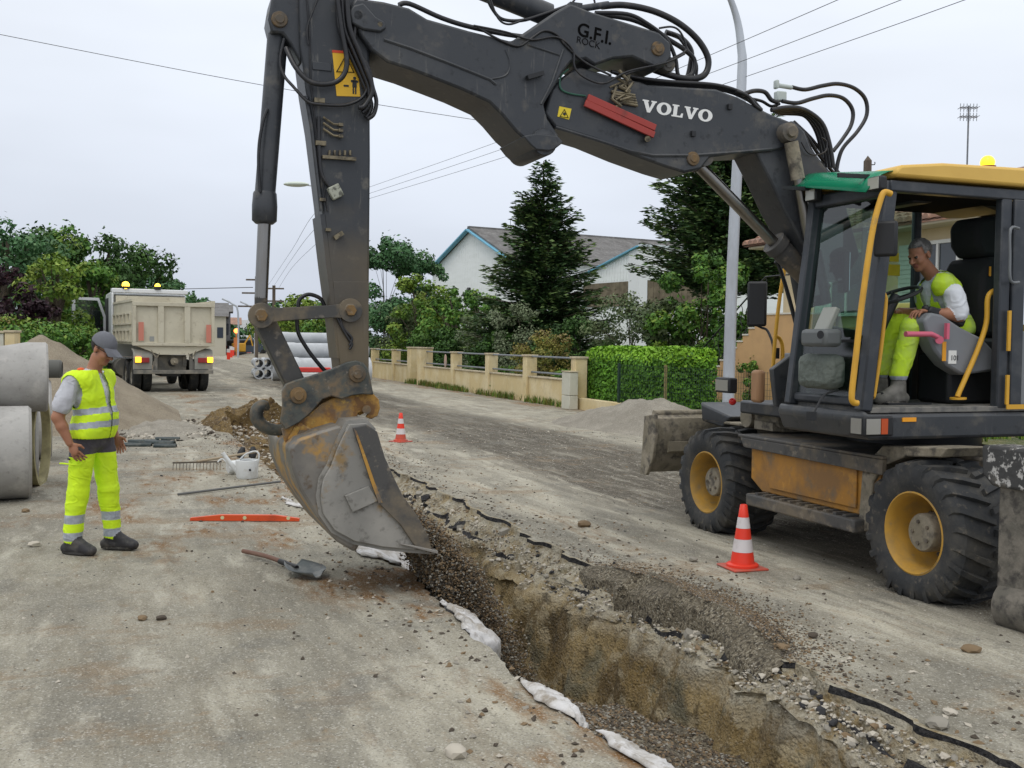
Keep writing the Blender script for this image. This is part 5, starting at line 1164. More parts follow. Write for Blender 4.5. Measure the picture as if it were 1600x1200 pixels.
mb = MB(); mb.tube(spline([U(1268, 652, 1.22), U(1272, 645, 1.24), U(1285, 620, 1.2), U(1300, 612, 1.12), U(1310, 610, 1.05)], 4), .008, 6); mb.box(U(1268, 650, 1.25), (.05, .05, .06)); part(mb, 'wiper', m_blk)
# inside the cab
seat = MB(); sx = .12
seat.prism([(-.02, 1.86), (-.02, 1.78), (.5, 1.80), (.56, 1.84), (.52, 1.90), (.05, 1.90)], .53, 1.0); seat = part(seat, 'seat', m_blk, None, None, 40, .03)
q1 = Uxz([(1500, 525), (1497, 470), (1500, 430), (1512, 404), (1550, 404), (1558, 440), (1562, 530)], .75); mb = MB(); mb.prism(q1, .54, .99); part(mb, 'backrest', mat('black seat cloth', (.016, .017, .019), .9), seat, None, 40, .04)
q1 = Uxz([(1501, 385), (1500, 355), (1508, 342), (1538, 340), (1546, 352), (1548, 392), (1540, 404), (1512, 404)], .75); mb = MB(); mb.prism(q1, .62, .92); part(mb, 'headrest', mat('black seat cloth', (.016, .017, .019), .9), seat, None, 40, .04)
mb = MB(); mb.bb(0, .5, .6, .95, 1.386, 1.78); part(mb, 'seat_base', m_blk, seat, None, 30, .03)
mb = MB(); mb.box(U(1547, 424, 1.0), (.012, .01, .075)); part(mb, 'label', mat('orange label', (.8, .35, .02), .5), seat)
q1 = Uxz([(1441, 500), (1452, 488), (1470, 492), (1500, 512), (1532, 528), (1548, 545), (1553, 568), (1549, 580), (1500, 586), (1478, 572), (1458, 548), (1446, 522)], 1.06)
mb = MB(); mb.prism(q1, .93, 1.08); cs = part(mb, 'console', mat('grey console plastic', (.20, .21, .225), .5), None, None, 30, .02)
mb = MB(); a_ = U(1488, 558, 1.083); mb.box(a_, (.075, .004, .10)); part(mb, 'number_plate', mat('white label', (.75, .75, .72), .5), cs)
mb = MB(); a_ = U(1481, 549, 1.083); mb.box(a_ + Vector((.035, 0, 0)), (.036, .004, .145)); part(mb, 'warning_strip', mat('orange label', (.8, .35, .02), .5), cs)
def text_mesh(txt, size, name, m, parent, o3, xd, zd, ext=.002, bold=0.0):
    cu = bpy.data.curves.new(name, 'FONT'); cu.body = txt; cu.size = size; cu.extrude = ext; cu.offset = bold; cu.align_x = 'LEFT'
    to = bpy.data.objects.new(name, cu); COL.objects.link(to); bpy.context.view_layer.update()
    me = bpy.data.meshes.new_from_object(to); bpy.data.objects.remove(to)
    nrm = xd.cross(zd)
    for v in me.vertices: c = v.co.copy(); v.co = o3 + xd * c.x + zd * c.y + nrm * c.z
    me.materials.clear(); me.materials.append(m); ob = bpy.data.objects.new(name, me); COL.objects.link(ob)
    ob.parent = parent; return ob
text_mesh('101', .055, 'number', m_blk, cs, U(1485, 563, 1.087), Vector((-1, 0, 0)), Vector((0, 0, 1)), .001)
mb = MB(); m_pink = mat('pink red lever', (.62, .13, .20), .45); mb.tube([U(1415, 522, 1.12), U(1455, 522, 1.12), U(1466, 527, 1.12)], [.022, .02, .018], 10); mb.cyl(U(1468, 531, 1.10), U(1468, 531, 1.14), .03); mb.bar(U(1480, 505, 1.12), U(1479, 530, 1.12), .025, .03); part(mb, 'lock_lever', m_pink)
mb = MB(); mb.prism(Uxz([(1445, 488), (1450, 478), (1478, 486), (1505, 500), (1500, 512)], 1.0), .97, 1.04); part(mb, 'armrest', m_blk, None, None, 30, .015)
mb = MB(); mb.tube([U(1446, 505, 1.0), U(1446, 485, 1.0)], [.03, .018], 10); mb.ball(U(1446, 482, 1.0), .028); part(mb, 'joystick', m_blk)
sw = MB(); cw = U(1400, 462, .78); xw = Vector((.75, 0, -.30)).normalized(); yw = Vector((0, 1, 0)); sw.tube([cw + xw * .19 * math.cos(a * .35) + yw * .19 * math.sin(a * .35) for a in range(18)], .014, 8, 0, False, True)
for a in (0, 2.1, 4.2): sw.tube([cw - Vector((0, 0, .02)), cw + xw * .19 * math.cos(a) + yw * .19 * math.sin(a)], .01, 6)
part(sw, 'steering_wheel', m_blk)
mb = MB(); mb.tube([(1.25, .78, 1.4), (1.12, .78, 1.8), cw], [.07, .06, .04], 10); part(mb, 'steering_column', m_blk)
mb = MB(); mb.box(U(1292, 500, .8), (.05, .16, .20), Matrix.Rotation(-.45, 3, 'Y')); part(mb, 'monitor', mat('pale monitor case', (.30, .31, .28), .5), None, None, 30, .012)
mb = MB(); mb.box(U(1283, 528, .9), (.16, .3, .13)); part(mb, 'front_console', mat('front console plastic', (.12, .13, .13), .5), None, None, 30, .03)
mb = MB(); mb.lathe([(0, .0), (.03, .0)], 16, U(1282, 523, 1.055), (0, 1, 0)); part(mb, 'dial', m_blk)
mb = MB(); mb.box(U(1283, 580, .8), (.18, .4, .26)); part(mb, 'floor_bag', mat('grey bag', (.13, .15, .13), .8, bump=(9, 1, .05)), None, None, 30, .06)
mb = MB(); mb.box(U(1396, 422, .45), (.12, .01, .09)); mb.box(U(1396, 402, .45), (.10, .01, .07)); part(mb, 'warning_label', mat('yellow label', (.72, .55, .03), .5))
mb = MB(); mb.bb(.7, 1.1, .7, 1.0, 1.387, 1.40); mb.bar((1.0, .65, 1.39), (1.12, .65, 1.47), .1, .02); mb.bar((1.0, .9, 1.39), (1.12, .9, 1.47), .1, .02); part(mb, 'pedals', m_blk)
mb = MB(); mb.prism(Uxz([(1398, 322), (1425, 322), (1448, 314), (1480, 312), (1500, 322), (1530, 334), (1560, 334), (1562, 296), (1400, 292)], .7), .32, .9); part(mb, 'roof_console', m_blk, None, None, 30, .02)

# ---- boom in three pieces, stick, rams
def plate(name, pts, w_, m=m_gry, bev=.018, y0=None, yt=None, parent=None, label=None):
    mb = MB(); mb.prism(Uxz(pts, yt if yt is not None else w_), -w_ if y0 is None else y0, w_); return part(mb, name, m, parent, None, 30, bev, label)
base_boom = plate('base_boom', [(1178, 232), (1192, 212), (1212, 196), (1240, 188), (1258, 205), (1268, 232), (1315, 292), (1345, 400), (1320, 440), (1275, 432), (1255, 382), (1226, 330), (1205, 285)], .17, m_gry)
main_boom = plate('main_boom', [(880, 120), (905, 104), (955, 118), (1003, 128), (1012, 132), (1120, 139), (1150, 150), (1205, 178), (1236, 190), (1250, 208), (1238, 228), (1206, 237), (1150, 240), (1110, 246), (1096, 264), (1070, 270), (1040, 261), (985, 241), (930, 218), (868, 199), (852, 178), (862, 140)], .20)
upper_boom = plate('upper_boom', [(546, 10), (556, -4), (600, 2), (640, 12), (668, 29), (735, 48), (800, 64), (838, 38), (868, 18), (892, 5), (925, 18), (965, 30), (1030, 50), (1048, 66), (1050, 88), (1040, 104), (1028, 107), (988, 89), (958, 92), (930, 102), (915, 92), (893, 97), (880, 113), (850, 163), (856, 185), (874, 212), (868, 230), (832, 228), (806, 205), (785, 180), (765, 160), (722, 140), (640, 108), (605, 97), (580, 78), (562, 52)], .235)
# raised flange lines and lugs on the boom
mb = MB()
F3 = [U(a, b, .2) for a, b in [(868, 199), (930, 218), (985, 236), (1020, 243), (1080, 243), (1150, 238), (1206, 233)]]
mb.tube(F3, .014, 6); part(mb, 'weld_flange', m_gry, main_boom)
mb = MB(); mb.tube([U(a, b, .235) for a, b in [(600, 62), (640, 75), (700, 98), (765, 124), (775, 132)]], .012, 6); mb.tube(spline([U(a, b, .235) for a, b in [(765, 124), (790, 118), (797, 100), (790, 78)]], 4), .008, 6); mb.tube([U(a, b, .235) for a, b in [(1010 - 130, 78), (862, 130), (845, 163)]], .010, 6); mb.tube([U(825, 70, .235), U(874, 86, .235)], .009, 6); part(mb, 'weld_flange', m_gry, upper_boom)
def pin(px, py, y, r, nm='pin', m=None, parent=None, cap=.02, ln=None):
    a = U(px, py, y); mb = MB(); mb.lathe([(0, cap), (r * .5, cap), (r * .6, cap * .6), (r * .92, cap * .5), (r, 0), (r, -(ln or .08))], 24, a, (0, 1, 0)); return part(mb, nm, m or m_rust, parent)
pin(1232, 207, .25, .078, cap=.06, ln=.5, m=m_gryd); pin(1083, 248, .205, .055); pin(1028, 76, .24, .055); pin(850, 222, .24, .10, ln=.5, m=m_gry); pin(1044, 100, .2, .06, m=m_gryd)
plate('pivot_lug', [(818, 212), (838, 208), (872, 212), (881, 222), (866, 234), (858, 236), (838, 234), (829, 226)], .27, m_gry, .01, None, None, upper_boom)
mb = MB(); mb.box(U(836, 118, .27), (.13, .05, .03), Matrix.Rotation(.35, 3, 'Y')); part(mb, 'lug', m_blk, upper_boom)
# ram on top, from the upper left towards the boom crest
mb = MB(); mb.cyl(U(700, -40, 0), U(858, 24, 0), .085); mb.cyl(U(858, 24, 0), U(905, 42, 0), .06); part(mb, 'stick_ram', m_gry, None, None, 50)
# lift rams either side, adjusting ram below
mb = MB(); a_, b_ = U(1083, 250, 0), U(1215, 385, 0); mb.cyl(a_, b_, .048); rm_ = part(mb, 'adjusting_ram', m_chr, None, None, 50)
mb = MB(); c_ = b_ + (b_ - a_) * .55; mb.cyl(b_ - (b_ - a_) * .04, c_, .092); mb.cyl(b_ - (b_ - a_) * .05, b_ + (b_ - a_) * .02, .105); part(mb, 'barrel', m_gryd, rm_, None, 50)
mb = MB(); mb.cyl(a_ + Vector((0, -.1, 0)), a_ + Vector((0, .19, 0)), .075); mb.cyl(a_, a_ + (b_ - a_) * .07, .07); part(mb, 'rod_eye', m_gryd, rm_, None, 50)
for y, x0, x1 in ((.25, (1236, 222), (1268, 392)), (-.25, (1210, 222), (1243, 396))):
    a_, b_ = U(*x0, y), U(*x1, y); mb = MB(); mb.cyl(a_ + (b_ - a_) * .0, a_ + (b_ - a_) * .34, .055); lr = part(mb, 'lift_ram', m_mud, None, None, 50)
    mb = MB(); mb.cyl(a_ + (b_ - a_) * .34, b_, .046); part(mb, 'rod', m_chr, lr, None, 50)
    mb = MB(); mb.cyl(b_, b_ + (b_ - a_) * .5, .08); part(mb, 'barrel', m_gry, lr, None, 50)
# stick
def shade_split(): pass
m_stk = mat('stick paint', (.036, .040, .046), .42, layers=[((.062, .064, .066), 2.2, .45, .66, .8), ((.16, .145, .12), 9, .58, .70, .6), ((.15, .145, .13), 20, .60, .68, .6, (1, 1, .15))], bump=(60, .08, .005), grad=((.135, .105, .062), 1.75, 2.75, 3))
stick = plate('stick', [(468, -45), (468, 20), (470, 75), (478, 140), (488, 200), (503, 320), (513, 420), (521, 480), (530, 560), (534, 592), (556, 606), (576, 590), (577, 470), (579, 250), (578, 60), (560, 0), (556, -45)], .17, m_stk, .02)
plate('stick_lug', [(440, -50), (424, 0), (419, 30), (424, 50), (442, 52), (455, 70), (470, 100), (480, 60), (480, -50)], .12, m_gry, .015, None, .12, stick)
mb = MB(); mb.prism(Uxz([(521, 440), (576, 440), (576, 590), (556, 605), (534, 590), (528, 540)], .17), .168, .176); part(mb, 'wear_plate', m_stk, stick, None, 30, .003)
mb = MB(); mb.prism([(x + .012, z) for x, z in Uxz([(503, 335), (513, 420), (521, 480), (530, 560), (536, 560), (528, 480), (520, 420), (510, 335)], .17)], -.15, .172); part(mb, 'edge_strip', m_stk, stick)
pin(437, 30, .13, .055, parent=stick); pin(593, 39, .24, .035, m=m_brs); pin(559, 25, .24, .06, m=m_gry)
plate('boom_clevis', [(546, 18), (552, 8), (568, 4), (588, 26), (602, 34), (604, 44), (595, 50), (568, 46), (550, 36)], .26, m_gry, .012, .20, None, upper_boom)
# bucket ram
a_, b_ = U(434, 55, 0), U(414, 305, 0); mb = MB(); mb.cyl(a_, b_, .070, None, 28); br_ = part(mb, 'bucket_ram', m_gry, None, None, 50)
mb = MB(); a2 = U(414, 300, 0); c_ = U(413, 350, 0); mb.tube([a2, a2 + (c_ - a2) * .06, a2 + (c_ - a2) * .45, a2 + (c_ - a2) * .9, c_], [.074, .080, .086, .084, .06], 28); part(mb, 'gland', m_gry, br_, None, 50)
mb = MB(); mb.cyl(c_, U(408, 466, 0), .045, None, 24); part(mb, 'rod', m_chr, br_, None, 50)
mb = MB(); mb.cyl(U(408, 464, 0), U(408, 482, 0), .045); mb.cyl(U(408, 493, -.1), U(408, 493, .1), .075); part(mb, 'rod_eye', m_rust, br_, None, 50)
mb = MB(); mb.cyl(U(437, 30, 0) + Vector((0, -.09, 0)), U(437, 30, 0) + Vector((0, .09, 0)), .085); mb.cyl(U(437, 30, 0), a_, .06); part(mb, 'ram_eye', m_gryd, br_, None, 50)
# links
def link(p0, p1, y, r0, r1, wd, nm, m):
    a, b = U(*p0, y), U(*p1, y); d = (b - a).normalized(); nrm = Vector((-d.z, 0, d.x)); mb = MB(); t = .028
    def ring(c, r):
        mb.lathe([(0, t), (r * .5, t), (r * .52, t * .8), (r, t * .8), (r, -t)], 28, c, (0, 1, 0)); mb.lathe([(0, -t), (r, -t)], 28, c, (0, 1, 0))
    ring(a, r0); ring(b, r1)
    for (sa, sb, sc) in ((a, b, 1),):
        q_ = [a + d * r0 * .7 + nrm * r0 * .6, a + d * r0 * 1.6 + nrm * wd, b - d * r1 * 1.6 + nrm * wd, b - d * r1 * .7 + nrm * r1 * .6, b - d * r1 * .7 - nrm * r1 * .6, b - d * r1 * 1.6 - nrm * wd, a + d * r0 * 1.6 - nrm * wd, a + d * r0 * .7 - nrm * r0 * .6]
        mb.prism([(v.x, v.z) for v in q_], y - t * .7, y + t * .7)
    l_ = part(mb, nm, m, None, None, 40, .004)
    mb = MB(); mb.lathe([(0, .018), (r0 * .45, .018), (r0 * .5, .0)], 6, a + Vector((0, t, 0)), (0, 1, 0)); part(mb, 'pin', m_rust, l_); mb = MB(); mb.lathe([(0, .018), (r1 * .45, .018), (r1 * .5, .0)], 6, b + Vector((0, t, 0)), (0, 1, 0)); part(mb, 'pin', m_rust, l_)
    return l_
m_lnk = mat('worn dark link', (.060, .058, .054), .5, layers=[((.15, .12, .08), 4, .48, .62), ((.28, .24, .19), 10, .6, .72, .7)], bump=(50, .2, .004))
link((408, 493), (547, 485), .19, .085, .082, .042, 'tipping_link', m_lnk); link((408, 493), (547, 485), -.19, .085, .082, .048, 'tipping_link', m_lnk)
a, b = U(408, 493, 0), U(466, 612, 0); mb = MB(); mb.bar(a, b, .17, .14); mb.cyl(a + Vector((0, -.12, 0)), a + Vector((0, .12, 0)), .07); mb.cyl(b + Vector((0, -.14, 0)), b + Vector((0, .14, 0)), .075); part(mb, 'bucket_link', m_lnk, None, None, 40, .012)
# quick hitch
HP = [(441, 612), (447, 600), (462, 594), (484, 588), (520, 576), (542, 566), (556, 563), (568, 567), (576, 577), (579, 592), (584, 617), (566, 616), (550, 618), (534, 624), (518, 619), (504, 624), (486, 645), (468, 660), (446, 672), (438, 660), (442, 636)]
m_htc = mat('grey green hitch paint', (.075, .080, .070), .55, layers=[((.17, .12, .07), 5, .47, .6), ((.04, .045, .045), 9, .5, .64), ((.26, .23, .19), 16, .62, .72, .8)], bump=(50, .3, .004))
qh = plate('quick_hitch', HP, .21, m_htc, .008, .16); plate('far_plate', HP, -.16, m_htc, .008, -.21, -.16, qh)
plate('crosspiece', [(470, 612), (520, 590), (556, 580), (570, 610), (520, 618), (500, 625), (475, 650), (455, 655)], .16, m_htc, .01, None, .16, qh)
pin(466, 618, .212, .058, parent=qh, cap=.04); pin(558, 584, .212, .062, parent=qh, cap=.04)
hk = spline([U(a, b, -.1) for a, b in [(452, 668), (435, 672), (415, 668), (402, 655), (402, 640), (412, 634), (420, 640)]], 5); mb = MB(); mb.tube(hk, [.035 + .012 * math.sin(i * .1) for i in range(len(hk) - 4)] + [.03, .024, .018, .010], 10); part(mb, 'lifting_hook', m_htc, qh, None, 60)
# bucket
shell_ = [(585, 675), (573, 661), (546, 663), (536, 682), (527, 702), (517, 729), (505, 749), (501, 776), (505, 803), (523, 829), (554, 846), (600, 855), (640, 859), (676, 861)]
bk_side = shell_ + [(666, 838), (650, 807), (625, 772), (612, 745), (598, 714)]
_old = [(546, 668), (573, 664), (586, 676), (598, 714), (612, 745), (625, 772), (650, 807), (666, 838), (672, 858), (640, 853), (600, 848), (556, 842), (526, 826), (508, 800), (504, 775), (508, 748), (519, 728), (529, 700), (537, 680)]
YN, YF = .47, -.80
BZ = Uxz(bk_side, YN)
mb = MB(); mb.prism(BZ, YN - .03, YN); bk = part(mb, 'bucket', m_steel, None, None, 30, .006)
mb = MB(); mb.prism(BZ, YF, YF + .03); part(mb, 'far_side_plate', m_steel, bk, None, 30, .006)
shell = [(585, 675), (573, 661), (546, 663), (536, 682), (527, 702), (517, 729), (505, 749), (501, 776), (505, 803), (523, 829), (554, 846), (600, 855), (640, 859), (680, 862)]
SZ = Uxz(shell, YN); inner = []
for i, (x, z) in enumerate(SZ):
    a = SZ[max(i-1, 0)]; b = SZ[min(i+1, len(SZ)-1)]; d = Vector((b[0]-a[0], b[1]-a[1])).normalized(); inner.append((x + d.y * .025 * -1, z + d.x * .025))
mb = MB(); n_ = len(SZ)
V_ = [(p[0], YN - .031, p[1]) for p in SZ] + [(p[0], YF + .031, p[1]) for p in SZ] + [(p[0], YN - .031, p[1]) for p in inner] + [(p[0], YF + .031, p[1]) for p in inner]
F_ = []
for i in range(n_ - 1): F_ += [(i, i+1, n_+i+1, n_+i), (2*n_+i, 3*n_+i, 3*n_+i+1, 2*n_+i+1), (i, 2*n_+i, 2*n_+i+1, i+1), (n_+i, n_+i+1, 3*n_+i+1, 3*n_+i)]
F_ += [(0, n_, 3*n_, 2*n_), (n_-1, 3*n_-1, 4*n_-1, 2*n_-1)]
mb.add(V_, F_); part(mb, 'shell', m_steel, bk, None, 40)
band = Uxz([(550, 668), (573, 663), (588, 674), (600, 714), (614, 745), (627, 772), (652, 807), (668, 838), (674, 860), (647, 853), (625, 820), (590, 785), (578, 752), (566, 715)], YN)
mb = MB(); mb.prism(band, YN + .001, YN + .028); part(mb, 'side_cutter', m_gryd, bk, None, 30, .006)
mb = MB(); mb.prism(Uxz([(551, 668), (556, 674), (571, 715), (583, 750), (596, 784), (590, 785), (578, 752), (566, 715)], YN), YN + .026, YN + .033); part(mb, 'worn_edge', m_ears, bk, None)
mb = MB(); mb.prism(Uxz([(538, 774), (575, 759), (590, 782), (550, 800)], YN), YN + .001, YN + .022); part(mb, 'wear_block', m_steel, bk, None, 30, .004)
mb = MB(); mb.prism(Uxz([(625, 849), (682, 864), (682, 859), (640, 850)], YN), YF - .01, YN + .04); part(mb, 'cutting_edge', mat('bright worn steel', (.34, .32, .29), .4, .5), bk, None, 30, .003)
m_in = m_grav
mb = MB(); mb.prism([(x - .0, z) for x, z in Uxz([(640, 845), (560, 835), (512, 790), (520, 740), (575, 742), (620, 780), (650, 825)], YN)], YF + .05, YN - .05); part(mb, 'gravel_load', m_grav, bk, None, 60)
EAR = [(583, 615), (592, 624), (594, 638), (590, 650), (580, 655), (572, 652), (576, 645), (568, 643), (560, 645), (556, 658), (540, 664), (512, 700), (480, 735), (462, 712), (444, 688), (440, 670), (456, 664), (480, 650), (500, 632), (520, 622), (550, 617)]
for y0, y1 in ((.12, .15), (-.26, -.23)):
    mb = MB(); mb.prism(Uxz(EAR, .15), y0, y1); part(mb, 'hitch_ear', m_ears, bk, None, 30, .006)
back = Uxz([(585, 618), (560, 640), (530, 652), (500, 660), (470, 690), (458, 712), (478, 748), (500, 800), (525, 832), (560, 835), (560, 690), (590, 660)], .15)
mb = MB(); mb.prism(Uxz([(448, 676), (436, 690), (440, 720), (452, 752), (476, 790), (505, 826), (532, 842), (560, 800), (552, 690), (510, 655), (480, 664)], -.1), YF + .01, YN - .05); part(mb, 'rear_shell', mat('orange streaked steel', (.16, .15, .135), .55, .2, layers=[((.24, .22, .19), 2.2, .42, .6), ((.44, .25, .06), 3.6, .53, .63, .9), ((.10, .06, .03), 9, .56, .68, .8)], bump=(30, .3, .004)), bk, None, 50, .02)
mb = MB(); c_ = U(473, 681, .16); mb.box(c_, (.16, .03, .15), Matrix.Rotation(-.55, 3, 'Y')); part(mb, 'wear_block', m_ears, bk, None, 30, .015)
mb = MB(); c_ = U(473, 681, .18); mb.lathe([(0, .02), (.04, .02), (.045, 0)], 6, c_, (0, 1, 0)); part(mb, 'bolt', m_rust, bk)
mb = MB(); mb.cyl(U(573, 640, .22), U(573, 640, -.30), .030); part(mb, 'hitch_pin', m_rust, bk)
# hoses, brackets and valves on the boom
def hose(pts, ys, r=.016, nm='hose', m=m_hose, k=6):
    if not isinstance(ys, (list, tuple)): ys = [ys] * len(pts)
    mb = MB(); mb.tube(spline([U(a, b, y) for (a, b), y in zip(pts, ys)], k), r, 8); part(mb, nm, m, None, None, 60)
hose([(940, 10), (975, 8), (1020, 17), (1060, 36), (1090, 62), (1106, 90), (1104, 112), (1090, 122), (1065, 122), (1030, 112), (1000, 100)], [0, 0, .05, .1, .1, .1, .1, .1, .1, .05, 0], .026)
hose([(935, 22), (985, 30), (1020, 45), (1045, 62), (1070, 78), (1085, 95), (1080, 118), (1060, 122)], .02, .020)
hose([(1040, 50), (1065, 60), (1080, 80), (1078, 105), (1074, 122)], -.05, .022)
hose([(1050, 52), (1060, 58), (1076, 80), (1088, 100), (1088, 118)], .0, .012)
hose([(1030, 44), (1050, 42), (1063, 50), (1072, 72), (1068, 82), (1030, 100), (990, 112), (965, 122)], .22, .008)
hose([(930, 20), (980, 22), (1010, 36), (1040, 60), (1055, 90), (1060, 118), (1075, 124)], .1, .016)
hose([(740, 40), (790, 50), (830, 62), (870, 58), (895, 78), (898, 105), (915, 122), (945, 130), (980, 112), (1040, 98), (1070, 84)], .25, .008)
hose([(745, 42), (780, 62), (810, 72), (830, 60), (850, 48), (870, 54), (885, 72), (915, 98), (955, 118)], .245, .009)
hose([(623, 8), (640, 6), (690, 28), (735, 42), (800, 55), (835, 55), (870, 30), (900, 12)], .18, .018)
hose([(760, -5), (770, 15), (785, 30), (815, 32), (850, 22), (890, 8)], .1, .013)
hose([(765, -5), (778, 28), (795, 38), (820, 30)], .15, .008)
hose([(895, 3), (905, -6), (925, -6), (930, 8)], .0, .008)
for i in range(4): hose([(955 + i * 6, 112 + i), (1000, 122 + i * 2), (1050, 128 + i * 2), (1120, 133 + i * 2), (1165, 148 + i * 2), (1190, 172 + i)], [.16 - .08 * i] * 6, .015)
hose([(1160, 148), (1178, 142), (1195, 144), (1205, 156), (1215, 160)], .1, .018); hose([(1150, 142), (1168, 150), (1180, 165), (1190, 172)], .2, .014); hose([(1172, 154), (1190, 158), (1205, 166), (1218, 162)], .0, .013)
hose([(1237, 136), (1258, 140), (1285, 134), (1310, 131), (1335, 138), (1352, 155), (1354, 180), (1340, 205), (1318, 230), (1310, 250), (1306, 272)], [.05] * 11, .017)
hose([(1222, 158), (1245, 161), (1270, 154), (1295, 149), (1318, 154), (1332, 172), (1330, 195), (1316, 218), (1302, 236)], [.12] * 9, .017)
for i in range(4): hose([(1205 + 4 * i, 172 + i * 2), (1232, 168 + i * 3), (1258, 172 + 3 * i), (1284 - i * 3, 192 + 4 * i), (1296 - i * 4, 225 + 4 * i), (1302 - i * 5, 262)], [.14 - .09 * i] * 6, .019)
for i in range(3): hose([(1240, 190), (1258 + 4 * i, 215), (1270 + 8 * i, 240), (1296 + 8 * i, 272)], [.05 - .1 * i] * 4, .015)
hose([(1252, 222), (1262, 238), (1275, 242), (1290, 236), (1292, 222), (1284, 215)], .2, .006, 'cable')
# stick hoses
for i in range(3): hose([(528 + i * 7, -20), (530 + i * 8, 40), (545 + i * 8, 80), (558 + i * 7, 108), (572 + i * 5, 140), (580 - i * 5, 165), (572 - 6 * i, 184 - 8 * i)], [.2 + .03 * i] * 7, .017)
hose([(575, -10), (556, 38), (556, 70), (575, 105), (582, 135), (588, 158), (584, 178), (574, 186)], .22, .015)
hose([(447, 75), (462, 105), (485, 128), (515, 131), (535, 120), (542, 95), (535, 50), (528, 0)], [.13, .2, .24, .24, .24, .24, .24, .24], .018)
hose([(444, 60), (438, 95), (444, 118), (458, 135), (480, 158), (500, 163), (540, 164), (568, 150), (576, 120), (566, 90)], [.1, .1, .12, .16, .2, .22, .22, .22, .22, .22], .011)
hose([(500, -10), (488, 20), (480, 45), (482, 70)], .19, .006, 'cable'); hose([(478, -20), (484, 60), (486, 130), (500, 250), (512, 330)], .176, .006, 'cable')
hose([(498, 182), (499, 230), (502, 270), (512, 288), (520, 296)], .19, .012)
hose([(406, 300), (404, 262), (405, 225), (411, 190), (418, 170)], .08, .011)
hose([(466, 485), (468, 468), (482, 460), (500, 466), (507, 478)], .0, .014); hose([(464, 497), (466, 520), (480, 545), (495, 565), (508, 580)], .0, .014)
for i in range(2): hose([(530 - 6 * i, 490), (535 - 2 * i, 510), (545, 522 + 8 * i), (550, 530 + 8 * i), (546, 540 + 6 * i)], .19, .009)
mb = MB(); mb.tube([U(a, b, .175) for a, b in [(478, 150), (487, 200), (502, 330)]], .013, 6); part(mb, 'pipe', m_gry, stick)
mb = MB()
for i in range(5):
    q_ = U(515 + i * 8, 243, .19); mb.cyl(q_, q_ + Vector((0, 0, .035)), .009, None, 6)
mb.box(U(530, 247, .19), (.23, .03, .022)); part(mb, 'grease_block', m_brs, stick)
mb = MB()
for i in range(3):
    a_ = U(505, 183 + i * 9, .19); b_ = U(521, 194 + i * 9, .2); mb.tube([a_, b_, b_ + Vector((-.06, 0, 0))], .008, 6); mb.box(b_ + Vector((-.05, 0, 0)), (.03, .03, .02))
part(mb, 'pipe_unions', m_brs, stick)
mb = MB(); mb.box(U(501, 224, .19), (.07, .03, .03)); mb.box(U(499, 157, .19), (.07, .03, .03)); mb.box(U(504, 312, .19), (.04, .03, .02)); mb.box(U(513, 359, .19), (.035, .03, .02)); mb.box(U(529, 368, .19), (.07, .03, .03), Matrix.Rotation(.6, 3, 'Y')); part(mb, 'clamps', m_brs, stick)
mb = MB(); mb.box(U(524, 300, .20), (.085, .05, .09), Matrix.Rotation(.5, 3, 'Y')); part(mb, 'rotary_tag', mat('pale grease tag', (.36, .37, .30), .5, layers=[((.10, .10, .08), 30, .5, .6)]), stick, None, 30, .008)
mb = MB(); mb.box(U(503, 104, .172), (.13, .012, .055)); part(mb, 'data_plate', m_gry, stick, None, 30, .004)
# valve cluster and red bracket on the main boom
rv = random.Random(5); mb = MB()
for i in range(16):
    q_ = U(968 + rv.uniform(-10, 16), 118 + i * 3, .20 + rv.uniform(0, .05)); d = Vector((rv.uniform(-1, 1), 0, rv.uniform(-.6, .6))).normalized() * .05; mb.cyl(q_ - d, q_ + d, rv.uniform(.008, .014), None, 8)
for i in range(5): mb.cyl(U(955 + i * 2, 143 + i * 4, .215), U(992 + i, 149 + i * 4, .215), .011, None, 8)
part(mb, 'valve_unions', m_brs, main_boom)
mb = MB(); mb.cyl(U(905, 14, .05), U(950, 7, .0), .026); part(mb, 'hose_end', m_gry, upper_boom)
mb = MB(); mb.cyl(U(892, 20, .1), U(925, 24, .1), .02); mb.box(U(898, 14, .1), (.1, .06, .08)); part(mb, 'hose_manifold', m_gry, upper_boom)
m_red = mat('red bracket', (.34, .045, .035), .5, layers=[((.20, .04, .03), 6, .5, .65)])
for (p0, p1) in (((918, 152), (1024, 200)), ((914, 161), (1022, 211))):
    mb = MB(); mb.bar(U(*p0, .235), U(*p1, .235), .022, .05); part(mb, 'red_bracket', m_red, main_boom, None, 30, .004)
mb = MB(); mb.cyl(U(1012, 217, .21), U(1012, 217, .27), .022); part(mb, 'locking_pin', m_brs, main_boom)
mb = MB(); mb.tube(spline([U(a, b, .21) for a, b in [(888, 108), (876, 120), (876, 138), (890, 146), (915, 150)]], 4), .007, 6); part(mb, 'green_hose', mat('green hose', (.03, .10, .07), .5), main_boom)
mb = MB(); mb.box(U(1213, 132, .05), (.03, .05, .07)); mb.cyl(U(1213, 133, .05), U(1238, 137, .05), .018); mb.box(U(1219, 151, .08), (.09, .06, .08)); part(mb, 'hose_union', mat('pale cast union', (.45, .50, .48), .5), main_boom, None, 30, .01)
for px, py in ((1083, 209), (1140, 167), (1021, 67), (855, 128)):
    mb = MB(); mb.box(U(px, py, .21), (.035, .03, .04)); part(mb, 'bolt', m_blk, main_boom)
